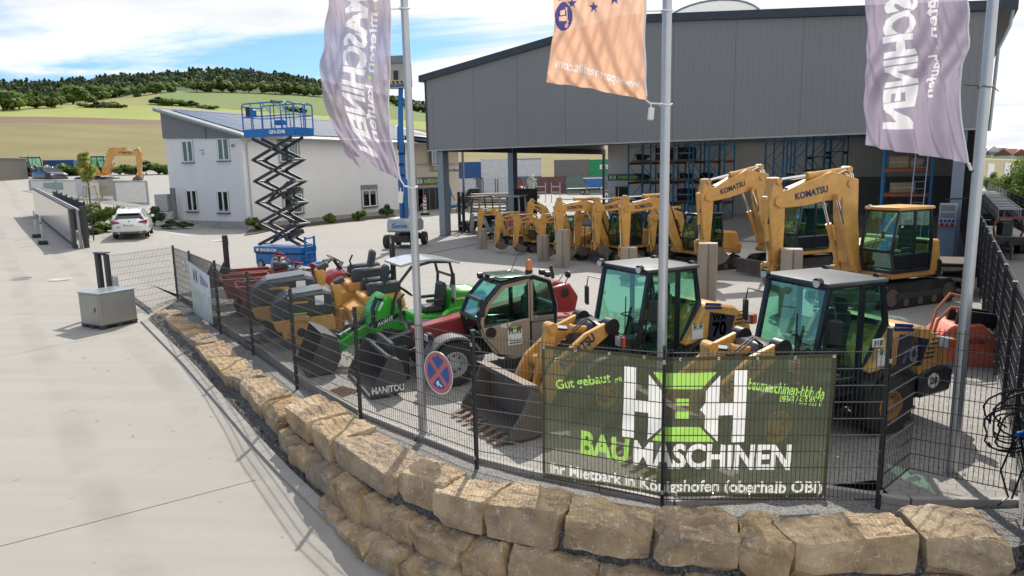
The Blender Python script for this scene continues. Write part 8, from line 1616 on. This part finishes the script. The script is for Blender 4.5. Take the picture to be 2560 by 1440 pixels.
b = B(); p = G(2475, 560, 0); t = thing('grey_trailer_box', 'pale box body of a vehicle standing farther up the alley', 'vehicle', (p.x - .5, p.y, 0), R(62)); b = B(); b.box((1.5, 0, 1.25), (5, 1.9, 1.2), mat('vehicle grey', (.12, .125, .12), .5), bev=.05); b.build('box', t); b = B(); b.box((1.5, 0, .5), (5, 1.6, .3), BLK); b.build('chassis', t); [wheel(t, (x, s * .9, .42), .42, .25, GRY, .5, 0, s) for x in (0.2, 3.) for s in (-1, 1)]
RT = [(2548, 545, 150, 'near', 1, 'large bushy tree behind the boundary fence at the right edge'), (2600, 560, 190, 'near', 0, 'tree cut by the right edge of the view'), (2500, 505, 75, 'near', 0, 'leafy tree behind the alley, left of the large one'), (2476, 490, 60, 'near', 1, 'small leafy tree at the end of the alley beside the flag pole'), (2530, 520, 50, 'near', 1, 'low bushy tree in front of the large tree at the right')]
for i, (x, y, h, k, sd_, lb) in enumerate(RT): p = G(x, y, -.5); s = h / CF * p.y / 8.3; tree('leafy_tree', (k, sd_), lb, p, s, 'trees beyond the alley', i)
for i, (x, y, h) in enumerate([(2475, 428, 18), (2500, 430, 22), (2528, 428, 20), (2552, 432, 26), (2485, 446, 24), (2515, 450, 26), (2545, 455, 28), (2470, 460, 18)]):
    p = far(x, y, 330 if y < 440 else 200); s = h / CF * p.length / 9.6; tree('valley_tree', ('far', i % 3), '%s tree of the valley belt below the village, counted from the left and back' % ORD[i], (p.x, p.y, p.z - 1), s, 'trees of the valley', i)
b = B(); xs = list(range(2000, 3300, 50)); vs = []
for x in xs: q0 = far(x, interp([(2000, 460), (2460, 470), (3300, 480)], x), 100); q0.z = -.4; q1 = far(x, interp(T1, x) + 4, 300); q2 = far(x, interp(T1, x), 300); vs += [q0, q0.lerp(q1, .5) - Vector((0, 0, 1)), q2]
TRF = mat('house roof tile', (.22, .09, .06), .8); TRG = mat('house roof grey', (.16, .16, .17), .8)
for i, (x, y, w, m, wm, lb) in enumerate([(2485, 403, 12, TRG, WHT, 'white gabled house with a grey roof in the village on the hill'), (2522, 405, 15, TRF, WHT, 'long house with a red brown roof in the village on the hill'), (2548, 406, 11, TRF, PLAB, 'house with a red brown roof at the right of the village'), (2468, 398, 9, mat('white hall roof', (.6, .6, .6), .5), WHT, 'pale roofed house above the village behind the flag pole')]):
    p = far(x, y, 440); t = thing('village_house', lb, 'house', (p.x, p.y, p.z - 1), R(10 + 25 * i)); b = B(); b.box((0, 0, 2.2), (w, 8, 4.4), wm); b.build('wall', t); b = B(); b.prism([(-4.6, 4.2), (4.6, 4.2), (0, 7.6)], -w / 2 - .4, w / 2 + .4, m, ax='x'); b.build('roof', t); b = B(); [b.box((-w / 2 + 2 + k * 2.6, -4.02, 2.2), (1.1, .05, 1.3), GLSD) for k in range(int((w - 2) / 2.6))]; b.build('house_windows', t)
for i, (x, y) in enumerate(((2466, 452), (2508, 450))):
    p = far(x, y, 120); t = thing('distant_flag', ['white banner flag far below the village, the left one', 'white banner flag far below the village, the right one'][i], 'flag', (p.x, p.y, p.z - 4)); b = B(); b.cyl((0, 0, 0), (0, 0, 6.5), .06, ALU, 8); b.build('pole', t); b = B(); b.prism([(.06, 4.2), (.9, 4.0), (.95, 6.3), (.06, 6.4)], -.02, .02, PLA); b.build('cloth', t)
